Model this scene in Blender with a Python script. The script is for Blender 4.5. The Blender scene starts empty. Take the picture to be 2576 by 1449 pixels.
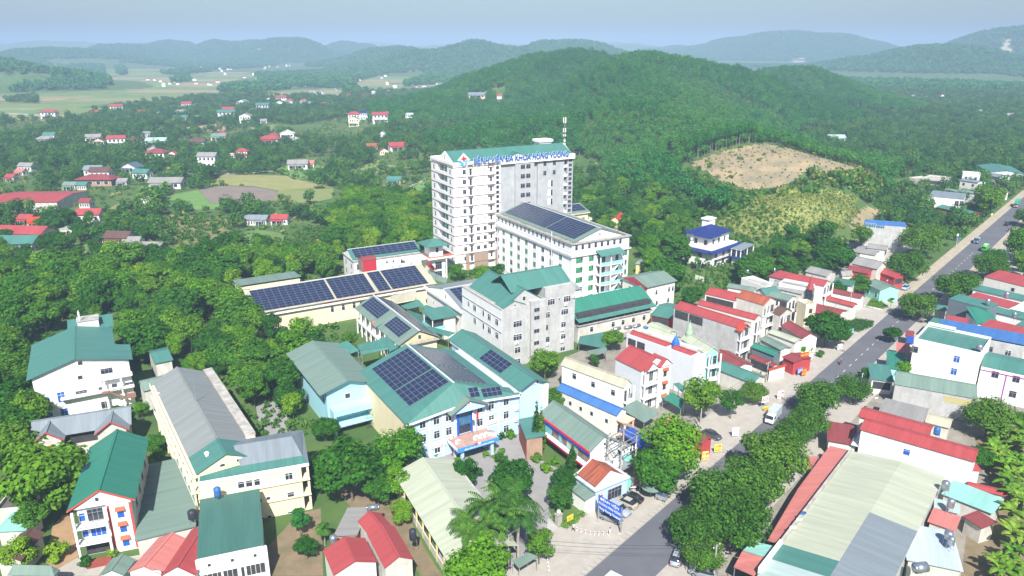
import bpy,math,random
import numpy as np
from mathutils import Vector,Matrix
R=math.radians
sc=bpy.context.scene
col=sc.collection

# ---------------------------------------------------------------- camera, sky, sun, exposure
FPX,W0,H0=1870.0,2576.0,1449.0 # focal length in pixels of a 2576 px wide view
PITCH=math.atan(612.5/FPX)
CAMZ=80.0
cd=bpy.data.cameras.new('camera');cam=bpy.data.objects.new('camera',cd);col.objects.link(cam)
cam.location=(0,0,CAMZ);cam.rotation_euler=(math.pi/2-PITCH,0,0)
cd.sensor_width=36;cd.lens=36*FPX/W0;cd.clip_start=1;cd.clip_end=30000
sc.camera=cam
SUN_EL,SUN_AZ=R(47),R(178) # azimuth clockwise from +Y: behind the camera
w=bpy.data.worlds.new('World');sc.world=w;w.use_nodes=True
nt=w.node_tree
sky=nt.nodes.new('ShaderNodeTexSky');sky.sky_type='NISHITA';sky.sun_disc=False
sky.sun_elevation=SUN_EL;sky.sun_rotation=SUN_AZ
sky.air_density=1.0;sky.dust_density=1.6;sky.ozone_density=4.0;sky.altitude=100
nt.nodes['Background'].inputs['Strength'].default_value=0.068
nt.links.new(sky.outputs[0],nt.nodes['Background'].inputs[0])
sl=bpy.data.lights.new('sun','SUN');so=bpy.data.objects.new('sun',sl);col.objects.link(so)
sl.energy=5.0;sl.angle=R(0.55);sl.color=(1.0,0.965,0.91)
sd=Vector((math.sin(SUN_AZ)*math.cos(SUN_EL),math.cos(SUN_AZ)*math.cos(SUN_EL),math.sin(SUN_EL)))
so.rotation_euler=sd.to_track_quat('Z','Y').to_euler();so.location=(0,-60,200)
sc.view_settings.view_transform='Standard';sc.view_settings.look='None'
sc.view_settings.exposure=0.90;sc.view_settings.gamma=1
sc.view_settings.use_curve_mapping=False
sc.cycles.max_bounces=6;sc.cycles.volume_bounces=0
sc.cycles.use_denoising=True
rng=random.Random(7);nr=np.random.RandomState(11)

# ---------------------------------------------------------------- survey helpers
CT,ST=math.cos(PITCH),math.sin(PITCH)
def P(uv,z=0.0):
    x=(uv[0]-W0/2)/FPX;y=-(uv[1]-H0/2)/FPX
    d=(x,CT+ST*y,-ST+CT*y);k=(z-CAMZ)/d[2]
    return Vector((d[0]*k,d[1]*k,z))
def PY(uv,Y):
    x=(uv[0]-W0/2)/FPX;y=-(uv[1]-H0/2)/FPX
    d=(x,CT+ST*y,-ST+CT*y);k=Y/d[1]
    return Vector((d[0]*k,Y,CAMZ+d[2]*k))
def proj(x,y,z):
    z=z-CAMZ;dep=CT*y-ST*z;up=ST*y+CT*z
    return W0/2+FPX*x/dep,H0/2-FPX*up/dep
def T(i,j,x,y):return(858.667*i+x/3.0,483.0*j+y/3.0)
def inpoly(u,v,poly):
    u=np.asarray(u);v=np.asarray(v);r=np.zeros(u.shape,bool);n=len(poly)
    for i in range(n):
        x1,y1=poly[i];x2,y2=poly[(i+1)%n]
        if y1==y2:continue
        c=((y1>v)!=(y2>v))&(u<(x2-x1)*(v-y1)/(y2-y1)+x1)
        r^=c
    return r

# ---------------------------------------------------------------- materials
MATS={}
def mat(name,c,rough=.8,var=.12,scale=.25,c2=None,bump=0.,bscale=4.,metal=0.,stripe=None,streak=0.,emit=0.,spec=.3,sheet=0.):
    if name in MATS:return MATS[name]
    m=bpy.data.materials.new(name);m.use_nodes=True;MATS[name]=m
    t=m.node_tree;N=t.nodes;L=t.links;b=N['Principled BSDF']
    b.inputs['Roughness'].default_value=rough;b.inputs['Metallic'].default_value=metal
    b.inputs['Specular IOR Level'].default_value=spec
    tc=N.new('ShaderNodeTexCoord');co=tc.outputs['Object']
    if c2 is None:c2=tuple(min(1,x*(1-var)) for x in c);c1=tuple(min(1,x*(1+var*.5)) for x in c)
    else:c1=c
    if stripe:
        mpp=N.new('ShaderNodeMapping');mpp.inputs['Scale'].default_value=(5.,.35,.35) if stripe[0]==0 else(.35,5.,.35);L.new(co,mpp.inputs[0]);co0,co=co,mpp.outputs[0]
    nz=N.new('ShaderNodeTexNoise');nz.inputs['Scale'].default_value=scale;nz.inputs['Detail'].default_value=6;nz.inputs['Roughness'].default_value=.65
    L.new(co,nz.inputs['Vector'])
    if stripe:co=co0
    rp=N.new('ShaderNodeValToRGB');rp.color_ramp.elements[0].position=.36;rp.color_ramp.elements[1].position=.64
    rp.color_ramp.elements[0].color=(*c2,1);rp.color_ramp.elements[1].color=(*c1,1)
    L.new(nz.outputs['Fac'],rp.inputs[0]);out=rp.outputs[0]
    if streak:
        mp=N.new('ShaderNodeMapping');mp.inputs['Scale'].default_value=(.8,.8,.28);L.new(co,mp.inputs[0])
        n2=N.new('ShaderNodeTexNoise');n2.inputs['Scale'].default_value=1.0;n2.inputs['Detail'].default_value=8;n2.inputs['Roughness'].default_value=.7
        L.new(mp.outputs[0],n2.inputs['Vector'])
        r2=N.new('ShaderNodeValToRGB');r2.color_ramp.elements[0].position=.38;r2.color_ramp.elements[1].position=.62
        k=1-streak;r2.color_ramp.elements[0].color=(k,k,k*.97,1);r2.color_ramp.elements[1].color=(1,1,1,1)
        L.new(n2.outputs['Fac'],r2.inputs[0])
        mx=N.new('ShaderNodeMixRGB');mx.blend_type='MULTIPLY';mx.inputs[0].default_value=1
        L.new(out,mx.inputs[1]);L.new(r2.outputs[0],mx.inputs[2]);out=mx.outputs[0]
    if stripe: # sheet-metal roof: ribs along x or y of the building
        ax,pitch=stripe
        sp=N.new('ShaderNodeSeparateXYZ');L.new(co,sp.inputs[0])
        mm=N.new('ShaderNodeMath');mm.operation='MULTIPLY';mm.inputs[1].default_value=6.2832/pitch;L.new(sp.outputs[ax],mm.inputs[0])
        sn=N.new('ShaderNodeMath');sn.operation='SINE';L.new(mm.outputs[0],sn.inputs[0])
        bp=N.new('ShaderNodeBump');bp.inputs['Strength'].default_value=.35;bp.inputs['Distance'].default_value=.04
        L.new(sn.outputs[0],bp.inputs['Height']);L.new(bp.outputs[0],b.inputs['Normal'])
        # sheets laid side by side differ a little in tone
        fl=N.new('ShaderNodeMath');fl.operation='MULTIPLY';fl.inputs[1].default_value=1/1.07;L.new(sp.outputs[ax],fl.inputs[0])
        ff=N.new('ShaderNodeMath');ff.operation='FLOOR';L.new(fl.outputs[0],ff.inputs[0])
        wn=N.new('ShaderNodeTexWhiteNoise');wn.noise_dimensions='1D';L.new(ff.outputs[0],wn.inputs['W'])
        r3=N.new('ShaderNodeValToRGB');k=1-sheet
        r3.color_ramp.elements[0].color=(k,k,k,1);r3.color_ramp.elements[1].color=(1,1,1,1);L.new(wn.outputs['Value'],r3.inputs[0])
        mx=N.new('ShaderNodeMixRGB');mx.blend_type='MULTIPLY';mx.inputs[0].default_value=1
        L.new(out,mx.inputs[1]);L.new(r3.outputs[0],mx.inputs[2]);out=mx.outputs[0]
    elif bump:
        n3=N.new('ShaderNodeTexNoise');n3.inputs['Scale'].default_value=bscale;n3.inputs['Detail'].default_value=5;L.new(co,n3.inputs['Vector'])
        bp=N.new('ShaderNodeBump');bp.inputs['Strength'].default_value=bump;bp.inputs['Distance'].default_value=.1
        L.new(n3.outputs['Fac'],bp.inputs['Height']);L.new(bp.outputs[0],b.inputs['Normal'])
    L.new(out,b.inputs['Base Color'])
    if emit:L.new(out,b.inputs['Emission Color']);b.inputs['Emission Strength'].default_value=emit
    return m
def leafmat(name,ca,cb,cc,trans=.3):
    if name in MATS:return MATS[name]
    m=bpy.data.materials.new(name);m.use_nodes=True;MATS[name]=m
    t=m.node_tree;N=t.nodes;L=t.links;N.remove(N['Principled BSDF'])
    oi=N.new('ShaderNodeObjectInfo');geo=N.new('ShaderNodeNewGeometry')
    rp=N.new('ShaderNodeValToRGB');e=rp.color_ramp.elements
    e[0].position=0;e[0].color=(*ca,1);e[1].position=1;e[1].color=(*cc,1)
    k=e.new(.55);k.color=(*cb,1)
    L.new(oi.outputs['Random'],rp.inputs[0])
    # leaf to leaf differences
    r2=N.new('ShaderNodeValToRGB');r2.color_ramp.elements[0].color=(.50,.56,.46,1);r2.color_ramp.elements[1].color=(1.42,1.36,1.1,1)
    L.new(geo.outputs['Random Per Island'],r2.inputs[0])
    mx=N.new('ShaderNodeMixRGB');mx.blend_type='MULTIPLY';mx.inputs[0].default_value=1
    L.new(rp.outputs[0],mx.inputs[1]);L.new(r2.outputs[0],mx.inputs[2])
    d=N.new('ShaderNodeBsdfDiffuse');tr=N.new('ShaderNodeBsdfTranslucent');ms=N.new('ShaderNodeMixShader');ms.inputs[0].default_value=trans
    L.new(mx.outputs[0],d.inputs[0]);L.new(mx.outputs[0],tr.inputs[0]);L.new(d.outputs[0],ms.inputs[1]);L.new(tr.outputs[0],ms.inputs[2])
    L.new(ms.outputs[0],N['Material Output'].inputs['Surface'])
    return m

# ---------------------------------------------------------------- mesh builder
class MB:
    def __init__(s):s.v=[];s.f=[];s.mi=[];s.cur=0
    def add(s,vs,fs):
        o=len(s.v);s.v+=[tuple(q) for q in vs]
        for f in fs:s.f.append([o+i for i in f]);s.mi.append(s.cur)
        return s
    def box(s,x0,x1,y0,y1,z0,z1):
        return s.add([(x0,y0,z0),(x1,y0,z0),(x1,y1,z0),(x0,y1,z0),(x0,y0,z1),(x1,y0,z1),(x1,y1,z1),(x0,y1,z1)],
                     [(3,2,1,0),(4,5,6,7),(0,1,5,4),(1,2,6,5),(2,3,7,6),(3,0,4,7)])
    def prism(s,pts,z0,z1,top=None):
        n=len(pts);a=sum(pts[i][0]*pts[(i+1)%n][1]-pts[(i+1)%n][0]*pts[i][1] for i in range(n))
        if a<0:pts=pts[::-1]
        t=[(p[0],p[1],z1) for p in(top or pts)]
        return s.add([(p[0],p[1],z0) for p in pts]+t,
                     [tuple(range(n))[::-1],tuple(range(n,2*n))]+[(i,(i+1)%n,n+(i+1)%n,n+i) for i in range(n)])
    def slab(s,q,th): # quad or polygon in space thickened downwards
        q=[Vector(p) for p in q];n=(q[1]-q[0]).cross(q[2]-q[0]).normalized()
        if n.z<0:q=q[::-1];n=-n
        k=len(q);b=[p-n*th for p in q]
        return s.add(q+b,[tuple(range(k)),tuple(range(k,2*k))[::-1]]+[(i,k+i,k+(i+1)%k,(i+1)%k) for i in range(k)])
    def tube(s,a,b,r0,r1=None,n=6,cap=True):
        a=Vector(a);b=Vector(b);r1=r0 if r1 is None else r1;d=(b-a)
        if d.length<1e-6:return s
        d.normalize();x=d.orthogonal().normalized();y=d.cross(x)
        vs=[]
        for p,r in((a,r0),(b,r1)):
            for i in range(n):
                g=2*math.pi*i/n;vs.append(p+(x*math.cos(g)+y*math.sin(g))*r)
        fs=[(i,(i+1)%n,n+(i+1)%n,n+i) for i in range(n)]
        if cap:fs+=[tuple(range(n))[::-1],tuple(range(n,2*n))]
        return s.add(vs,fs)
    def path(s,pts,r,n=5):
        for i in range(len(pts)-1):
            rr=r if not isinstance(r,(list,tuple)) else r[i];r2=r if not isinstance(r,(list,tuple)) else r[i+1]
            s.tube(pts[i],pts[i+1],rr,r2,n)
        return s
    def lathe(s,prof,n=14,cx=0,cy=0):
        vs=[];fs=[]
        for(r,z) in prof:
            for i in range(n):g=2*math.pi*i/n;vs.append((cx+r*math.cos(g),cy+r*math.sin(g),z))
        for k in range(len(prof)-1):
            for i in range(n):fs.append((k*n+i,k*n+(i+1)%n,(k+1)*n+(i+1)%n,(k+1)*n+i))
        fs+=[tuple(range(n))[::-1],tuple(range((len(prof)-1)*n,len(prof)*n))]
        return s.add(vs,fs)
    def mesh(s,name,m=None):
        me=bpy.data.meshes.new(name);me.from_pydata(s.v,[],s.f)
        for k in(m if isinstance(m,(list,tuple)) else[m]):
            if k:me.materials.append(k)
        if max(s.mi,default=0):me.polygons.foreach_set('material_index',s.mi)
        me.update();return me
    def obj(s,name,m,parent=None,smooth=False,**kw):
        me=s.mesh(name,m)
        if smooth:me.polygons.foreach_set('use_smooth',[True]*len(me.polygons))
        return link(name,me,parent,**kw)
def link(name,me,parent=None,loc=None,rz=None,scale=None,label=None,cat=None,group=None,kind=None):
    o=bpy.data.objects.new(name,me);col.objects.link(o);o.parent=parent
    if loc is not None:o.location=loc
    if rz is not None:o.rotation_euler=(0,0,rz)
    if scale is not None:o.scale=scale if isinstance(scale,(tuple,list,Vector)) else(scale,)*3
    tag(o,label,cat,group,kind);return o
def tag(o,label=None,cat=None,group=None,kind=None):
    if label:o['label']=label
    if cat:o['category']=cat
    if group:o['group']=group
    if kind:o['kind']=kind
    return o
def empty(name,loc,rz=0,label=None,cat=None,group=None,scale=None):
    return link(name,None,None,loc,rz,scale,label,cat,group)
def copy_tree(o,parent=None,**kw):
    c=o.copy();col.objects.link(c);c.parent=parent
    for ch in o.children:copy_tree(ch,c)
    for k in('label','cat','group'):
        if k in kw:c['category' if k=='cat' else k]=kw[k]
    if 'loc' in kw:c.location=kw['loc']
    if 'rz' in kw:c.rotation_euler[2]=kw['rz']
    if 'scale' in kw:c.scale=kw['scale'] if isinstance(kw['scale'],tuple) else(kw['scale'],)*3
    return c
# ---------------------------------------------------------------- terrain
VFOOT=[]
FOOT=[] # footprints of buildings: x, y, angle, length, depth
HILLS=[] # x, y, height, sx, sy, rot
def hill(u,v,Y,ground_below,sx,sy,rot=0):
    p=PY((u,v),Y);HILLS.append((p.x,p.y,p.z-ground_below,sx,sy,R(rot)))
# the wooded ridge behind the town
hill(1400,126,1040,8,90,99,10);hill(1300,165,960,10,82,90,0);hill(1210,205,900,9,82,72,0)
hill(1630,143,860,10,73,99,0);hill(1700,158,900,10,77,108,20);hill(1540,178,780,10,52,72,25)
hill(1680,215,690,10,60,76,0);hill(1590,262,600,10,53,56,0);hill(1760,285,570,10,57,56,-15);hill(1450,235,770,10,69,63,0)
hill(1840,218,840,10,69,90,-20);hill(1930,258,800,10,77,72,-20);hill(2010,158,1080,5,57,108,10);hill(2110,222,980,9,77,81,-25);hill(2230,275,850,9,86,63,-20)
hill(1090,262,800,8,77,63,0);hill(1330,300,590,9,60,45,0)
# clearing, maize mound and cut bank by the road
hill(1925,372,455,0,66,50,0)
hill(1820,425,410,0,50,40,0)
hill(2060,425,400,0,55,36,-25)
hill(2010,500,335,0,40,30,0)
hill(2090,505,325,0,30,26,0)
# farther hills
hill(2400,110,2300,10,174,156,0);hill(2250,128,2400,10,151,132,0)
hill(2560,66,2900,10,139,228,15);hill(2680,78,2800,10,174,180,0);hill(2490,104,3000,10,174,180,0)
hill(1990,78,4200,12,302,288,0);hill(2110,92,4100,12,244,240,0);hill(1850,96,4300,12,244,240,0)
hill(1395,98,2700,10,128,144,0);hill(1490,112,2600,10,151,132,0);hill(1330,122,2500,10,151,120,0)
hill(1205,101,2500,10,110,132,0);hill(1110,114,2400,10,151,132,0);hill(985,116,2800,10,151,144,0)
hill(735,92,3600,10,151,180,0);hill(640,104,3700,10,162,168,0);hill(555,98,3800,10,145,156,0);hill(420,100,4000,10,151,156,0)
hill(880,102,4200,10,151,156,0);hill(300,112,3600,10,244,180,0);hill(130,116,3000,10,220,180,0)
hill(20,150,1500,9,99,72,0);hill(-90,140,1600,9,128,96,0)
hill(1700,118,4600,10,244,180,0);hill(2230,108,5200,10,232,180,0);hill(1600,108,5200,10,290,180,0)
for k in range(60):
    Y=rng.uniform(5200,9500);u=rng.uniform(-300,2900)
    x=(u-1288)/FPX*Y;HILLS.append((x,Y,rng.uniform(40,110),rng.uniform(220,520),rng.uniform(250,450),rng.uniform(-.5,.5)))
_w=[(nr.uniform(-1,1,2)*k,nr.uniform(0,6.28),a) for k,a in((.014,3.0),(.024,3.6),(.034,3.2),(.045,2.6),(.06,1.6),(.09,.6))]
def hz(x,y):
    x=np.asarray(x,float);y=np.asarray(y,float);s=np.zeros(np.broadcast(x,y).shape)
    for(cx,cy,h,sx,sy,r) in HILLS:
        if h<=0:continue
        dx=x-cx;dy=y-cy;a=(dx*math.cos(r)+dy*math.sin(r))/sx;b=(-dx*math.sin(r)+dy*math.cos(r))/sy
        q=np.exp(-.5*(a*a+b*b));s=s+(h*q)**4
    s=s**.25;n=np.zeros_like(s)
    for(k,ph,a) in _w:n=n+a*np.sin(k[0]*x+k[1]*y+ph)
    s=np.maximum(s-1.2,0) # the town stands on level ground
    # keep the road corridor and the town flat
    rd=(x-.88*y+68.8)*.75
    k=np.where(rd<0,np.clip((-rd-44)/24,0,1),np.clip((rd-40)/40,0,1));k=np.where(y>560,1,np.maximum(k,np.clip((y-500)/60,0,1)))
    s=s*(k*k*(3-2*k))*np.clip((y-255)/60,0,1)
    if FOOT:
        for(fx,fy,g,fl,fd) in FOOT: # every house stands on its own levelled plot
            if fy<250 or fy>700:continue
            cx=fx+math.cos(g)*fl/2-math.sin(g)*fd/2;cy=fy+math.sin(g)*fl/2+math.cos(g)*fd/2;r=.5*math.hypot(fl,fd)+2
            s=s*np.clip((np.hypot(x-cx,y-cy)-r)/14,0,1)
    return s+n*np.clip(s/25,0,1)
def ground_hit(uv,up=0.):
    """where the line of sight through a surveyed point meets the terrain (raised by up)"""
    Y=120*(6000/120)**np.linspace(0,1,420);x=(uv[0]-W0/2)/FPX;y=-(uv[1]-H0/2)/FPX;dy=CT+ST*y;dz=-ST+CT*y
    X=x/dy*Y;Z=CAMZ+dz/dy*Y;below=Z<hz(X,Y)+up
    if not below.any():return None
    i=int(below.argmax());a,b=(Y[i-1],Y[i]) if i else(Y[0],Y[0])
    for _ in range(10):
        m=.5*(a+b);zz=CAMZ+dz/dy*m
        if zz<hz1(x/dy*m,m)+up:b=m
        else:a=m
    return Vector((x/dy*b,b,CAMZ+dz/dy*b))
def hz1(x,y):return float(hz(np.array([x]),np.array([y]))[0])


def npmesh(name,v,f,m,smooth=False):
    me=bpy.data.meshes.new(name);v=np.asarray(v,np.float32);f=np.asarray(f,np.int32);k=f.shape[1]
    me.vertices.add(len(v));me.vertices.foreach_set('co',v.ravel())
    me.loops.add(f.size);me.loops.foreach_set('vertex_index',f.ravel())
    me.polygons.add(len(f));me.polygons.foreach_set('loop_start',np.arange(0,f.size,k,dtype=np.int32))
    try:me.polygons.foreach_set('loop_total',np.full(len(f),k,np.int32))
    except Exception:pass
    if smooth:me.polygons.foreach_set('use_smooth',np.ones(len(f),bool))
    if m:me.materials.append(m)
    me.update(calc_edges=True);me.validate();return me

def sheet(name,pts,z,m,kind='structure',sub=None,drape=0.,label=None):
    """level sheet of ground cover from world xy points; drape lays it on the terrain"""
    if drape:
        xs=[p[0] for p in pts];ys=[p[1] for p in pts];st=drape
        gx=np.arange(min(xs),max(xs)+st,st);gy=np.arange(min(ys),max(ys)+st,st)
        X,Y=np.meshgrid(gx,gy);Zz=hz(X,Y)+z;ins=inpoly(X,Y,[(p[0],p[1]) for p in pts])
        n=len(gx);v=np.stack([X,Y,Zz],-1).reshape(-1,3)
        q=np.arange(len(gy)-1)[:,None]*n+np.arange(n-1)[None,:]
        f=np.stack([q,q+1,q+n+1,q+n],-1).reshape(-1,4);ok=ins.ravel()[f].all(1)
        return link(name,npmesh(name,v,f[ok],m,True),kind=kind,label=label)
    b=MB();b.add([(p[0],p[1],z) for p in pts],[tuple(range(len(pts)))])
    o=b.obj(name,m,kind=kind,label=label)
    if o.data.polygons[0].normal.z<0:o.data.flip_normals()
    return o

# ---------------------------------------------------------------- haze
mh=bpy.data.materials.new('haze');mh.use_nodes=True;N=mh.node_tree.nodes
N.remove(N['Principled BSDF']);pv=N.new('ShaderNodeVolumePrincipled')
pv.inputs['Color'].default_value=(.37,.525,.72,1);pv.inputs['Density'].default_value=.00028;pv.inputs['Anisotropy'].default_value=-.25
mh.node_tree.links.new(pv.outputs[0],N['Material Output'].inputs['Volume'])
MB().box(-13000,13000,-300,13000,-1.5,190).obj('haze',mh,kind='stuff',label='pale blue haze over the whole valley')
# ---------------------------------------------------------------- trees: prototypes
def leaf_cloud(blobs,n,size,seed,flat=.0,outward=.75,squash=1.0):
    """leaf-clump quads spread through a set of ellipsoids (cx,cy,cz,rx,ry,rz), denser to the outside"""
    g=np.random.RandomState(seed);vol=np.array([b[3]*b[4]*b[5] for b in blobs])**(2/3);pk=g.choice(len(blobs),n,p=vol/vol.sum())
    d=g.normal(size=(n,3));d/=np.linalg.norm(d,axis=1,keepdims=True)
    rr=g.uniform(.35,1.0,n)**.45;B=np.array(blobs)[pk]
    lump=1+.12*np.sin(d[:,0]*5+pk)*np.cos(d[:,2]*6+2*pk)
    c=B[:,:3]+d*B[:,3:]*(rr*lump)[:,None]
    nn=d*outward+g.normal(size=(n,3))*(1-outward)*.9+np.array([0,0,flat]);nn/=np.linalg.norm(nn,axis=1,keepdims=True)
    h=g.normal(size=(n,3));t=np.cross(nn,h);t/=np.linalg.norm(t,axis=1,keepdims=True);b2=np.cross(nn,t)
    s=size*g.uniform(.6,1.35,n)[:,None];k=g.uniform(.5,.8,n)[:,None]
    v=np.stack([c-t*s,c+b2*s*k,c+t*s,c-b2*s*k*.9],1).reshape(-1,3)
    return v,np.arange(4*n).reshape(-1,4)
G1=leafmat('leaf_broad',(.030,.130,.018),(.058,.190,.022),(.14,.29,.026),.42)
G2=leafmat('leaf_forest',(.030,.180,.042),(.044,.215,.048),(.075,.255,.054),.42)
G3=leafmat('leaf_bright',(.065,.21,.014),(.115,.28,.018),(.20,.34,.024),.34)
G4=leafmat('leaf_road',(.055,.165,.022),(.080,.205,.028),(.115,.24,.032),.42)
G5=leafmat('leaf_palm',(.045,.130,.026),(.070,.180,.030),(.10,.22,.035),.3)
G6=leafmat('leaf_dark',(.016,.048,.012),(.024,.066,.016),(.035,.085,.018))
BARK=mat('bark',(.16,.13,.10),.9,.3,2.,bump=.5)
BARKP=mat('bark_pale',(.33,.30,.26),.9,.25,2.,bump=.4)
def trunk_mb(h,r,limbs,seed,lean=.05):
    g=random.Random(seed);b=MB();top=Vector((g.uniform(-lean,lean)*h,g.uniform(-lean,lean)*h,h));mid=top*.5+Vector((g.uniform(-.1,.1),g.uniform(-.1,.1),0))
    b.path([(0,0,-.3),mid,top],[r,r*.78,r*.55],7)
    for(x,y,z) in limbs:b.path([mid.lerp(top,g.uniform(.3,1)),Vector((x*.5,y*.5,(h+z)*.5)),Vector((x,y,z))],[r*.5,r*.33,r*.15],5)
    return b
def proto_tree(name,H,W,nblob,n,size,m,seed,trunkf=.35,bark=None,flat=.15,dome=.8):
    """returns (trunk mesh, crown mesh): H height, W crown width"""
    g=random.Random(seed);th=H*trunkf;bl=[]
    bl.append((0,0,th+(H-th)*.52,W*.30,W*.30,(H-th)*.46))
    for k in range(nblob):
        a=k*2.4+g.uniform(-.4,.4);q=g.uniform(.12,.9);zz=th+(H-th)*(.12+.78*q)
        rr=W*.5*math.sqrt(max(.05,1-(2*q-.9)**2*dome))*g.uniform(.52,.78)
        s=W*g.uniform(.15,.25)
        bl.append((rr*math.cos(a),rr*math.sin(a),zz,s,s,s*g.uniform(.6,.85)))
    v,f=leaf_cloud(bl,int(n*1.35),size,seed,flat+.3)
    cm=npmesh(name+'_crown',v,f,m);lim=[(b[0]*.8,b[1]*.8,b[2]-.2) for b in bl[1:9]]
    tm=trunk_mb(th+(H-th)*.3,max(.12,H*.02),lim,seed).mesh(name+'_trunk',bark or BARK)
    return tm,cm
BROAD=[proto_tree('broad%d'%k,10,7.4+.9*(k%4),9+5*(k%4),2400+500*(k%4),.26+.05*(k%4),G1,100+k,.16+.05*(k%3),flat=.05+.15*(k%3)) for k in range(8)]
BRIGHT=[proto_tree('bright%d'%k,10,8.5,16+k,3400,.27,G3,200+k,.2) for k in range(3)]
ROADT=[proto_tree('road%d'%k,10,12.5,24+k,4600,.30,G4,300+k,.3,dome=.6) for k in range(4)]
SLIM=[proto_tree('slim%d'%k,10,5.2,13,1500,.36,G2,400+k,.3) for k in range(3)]
BUSH=[proto_tree('bush%d'%k,2,2.4,7,420,.18,G3 if k%2 else G1,500+k,.08,dome=.5) for k in range(4)]
def tree(kind,x,y,h,label,group=None,wid=1.0,z=None,name='tree',k=None,rz=None):
    tm,cm=kind[rng.randrange(len(kind)) if k is None else k];h0=2 if kind is BUSH else 10
    zz=hz1(x,y) if z is None else z
    r=empty(name,(x,y,zz),rng.uniform(0,6.28) if rz is None else rz,label,'bush' if kind is BUSH else 'tree',group)
    s=h/h0;r.scale=(s*wid,s*wid,s)
    link('trunk',tm,r);link('crown',cm,r);return r

# ---------------------------------------------------------------- trees beyond counting: woods as one mass
def forest_proto(name,H,W,n,size,m,seed,conic=.3,trunkh=.35,pale=True):
    g=np.random.RandomState(seed);bl=[(0,0,H*.62,W*.52,W*.52,H*.36)]
    for k in range(5):
        a=k*1.9;q=g.uniform(.3,.95);s=W*.24*(1.25-q*.6)
        rr=W*.34*(1-conic*q);bl.append((rr*math.cos(a),rr*math.sin(a),H*(trunkh+(1-trunkh)*q*.9),s,s,s))
    v,f=leaf_cloud(bl,int(n*1.3),size,seed,.5,.88)
    b=MB();b.tube((0,0,-1),(0,0,H*.7),H*.014,H*.006,4,False)
    tv=np.array(b.v);tf=np.array(b.f)
    me=npmesh(name,np.vstack([v,tv]),np.vstack([f,tf+len(v)]),m);me.materials.append(BARKP if pale else BARK)
    mi=np.zeros(len(me.polygons),np.int32);mi[len(f):]=1;me.polygons.foreach_set('material_index',mi);me.update()
    return bpy.data.objects.new(name,me)
def scatter(name,protos,xyz,scl,rot,kind='stuff',label=None,idx=None):
    """one object: points in space, each carrying a copy of one of the prototypes"""
    n=len(xyz);me=bpy.data.meshes.new(name);me.vertices.add(n);me.vertices.foreach_set('co',np.asarray(xyz,np.float32).ravel())
    a=me.attributes.new('tree_scale','FLOAT_VECTOR','POINT');a.data.foreach_set('vector',np.asarray(scl,np.float32).ravel())
    rv=np.zeros((n,3),np.float32);rv[:,2]=rot;a=me.attributes.new('tree_turn','FLOAT_VECTOR','POINT');a.data.foreach_set('vector',rv.ravel())
    a=me.attributes.new('tree_kind','INT','POINT');a.data.foreach_set('value',(nr.randint(0,len(protos),n) if idx is None else idx).astype(np.int32))
    c=bpy.data.collections.new(name+'_kinds')
    for p in protos:c.objects.link(p)
    ng=bpy.data.node_groups.new(name,'GeometryNodeTree');ng.interface.new_socket('Geometry',in_out='INPUT',socket_type='NodeSocketGeometry');ng.interface.new_socket('Geometry',in_out='OUTPUT',socket_type='NodeSocketGeometry')
    Nn=ng.nodes;gi=Nn.new('NodeGroupInput');go=Nn.new('NodeGroupOutput');ip=Nn.new('GeometryNodeInstanceOnPoints');ci=Nn.new('GeometryNodeCollectionInfo')
    ci.inputs['Collection'].default_value=c;ci.inputs['Separate Children'].default_value=True;ci.inputs['Reset Children'].default_value=True
    def at(nm,ty):
        q=Nn.new('GeometryNodeInputNamedAttribute');q.data_type=ty;q.inputs['Name'].default_value=nm;return[s for s in q.outputs if s.name=='Attribute' and s.enabled][0]
    L=ng.links;L.new(gi.outputs[0],ip.inputs['Points']);L.new(ci.outputs[0],ip.inputs['Instance']);ip.inputs['Pick Instance'].default_value=True
    L.new(at('tree_kind','INT'),ip.inputs['Instance Index']);L.new(at('tree_scale','FLOAT_VECTOR'),ip.inputs['Scale'])
    er=Nn.new('FunctionNodeEulerToRotation');L.new(at('tree_turn','FLOAT_VECTOR'),er.inputs[0]);L.new(er.outputs[0],ip.inputs['Rotation'])
    L.new(ip.outputs[0],go.inputs[0])
    o=link(name,me,kind=kind,label=label);md=o.modifiers.new('scatter','NODES');md.node_group=ng;return o
def jitter_grid(x0,x1,y0,y1,st,seed):
    g=np.random.RandomState(seed);X,Y=np.meshgrid(np.arange(x0,x1,st),np.arange(y0,y1,st))
    X=X+g.uniform(-.45,.45,X.shape)*st;Y=Y+g.uniform(-.45,.45,X.shape)*st;return X.ravel(),Y.ravel()
def noise2(x,y,s,seed):
    g=np.random.RandomState(seed);r=0
    for k in range(6):
        a=g.uniform(0,6.28);f=s*g.uniform(.6,1.8);r=r+np.sin((x*math.cos(a)+y*math.sin(a))*f+g.uniform(0,6.28))
    return r/6
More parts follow.
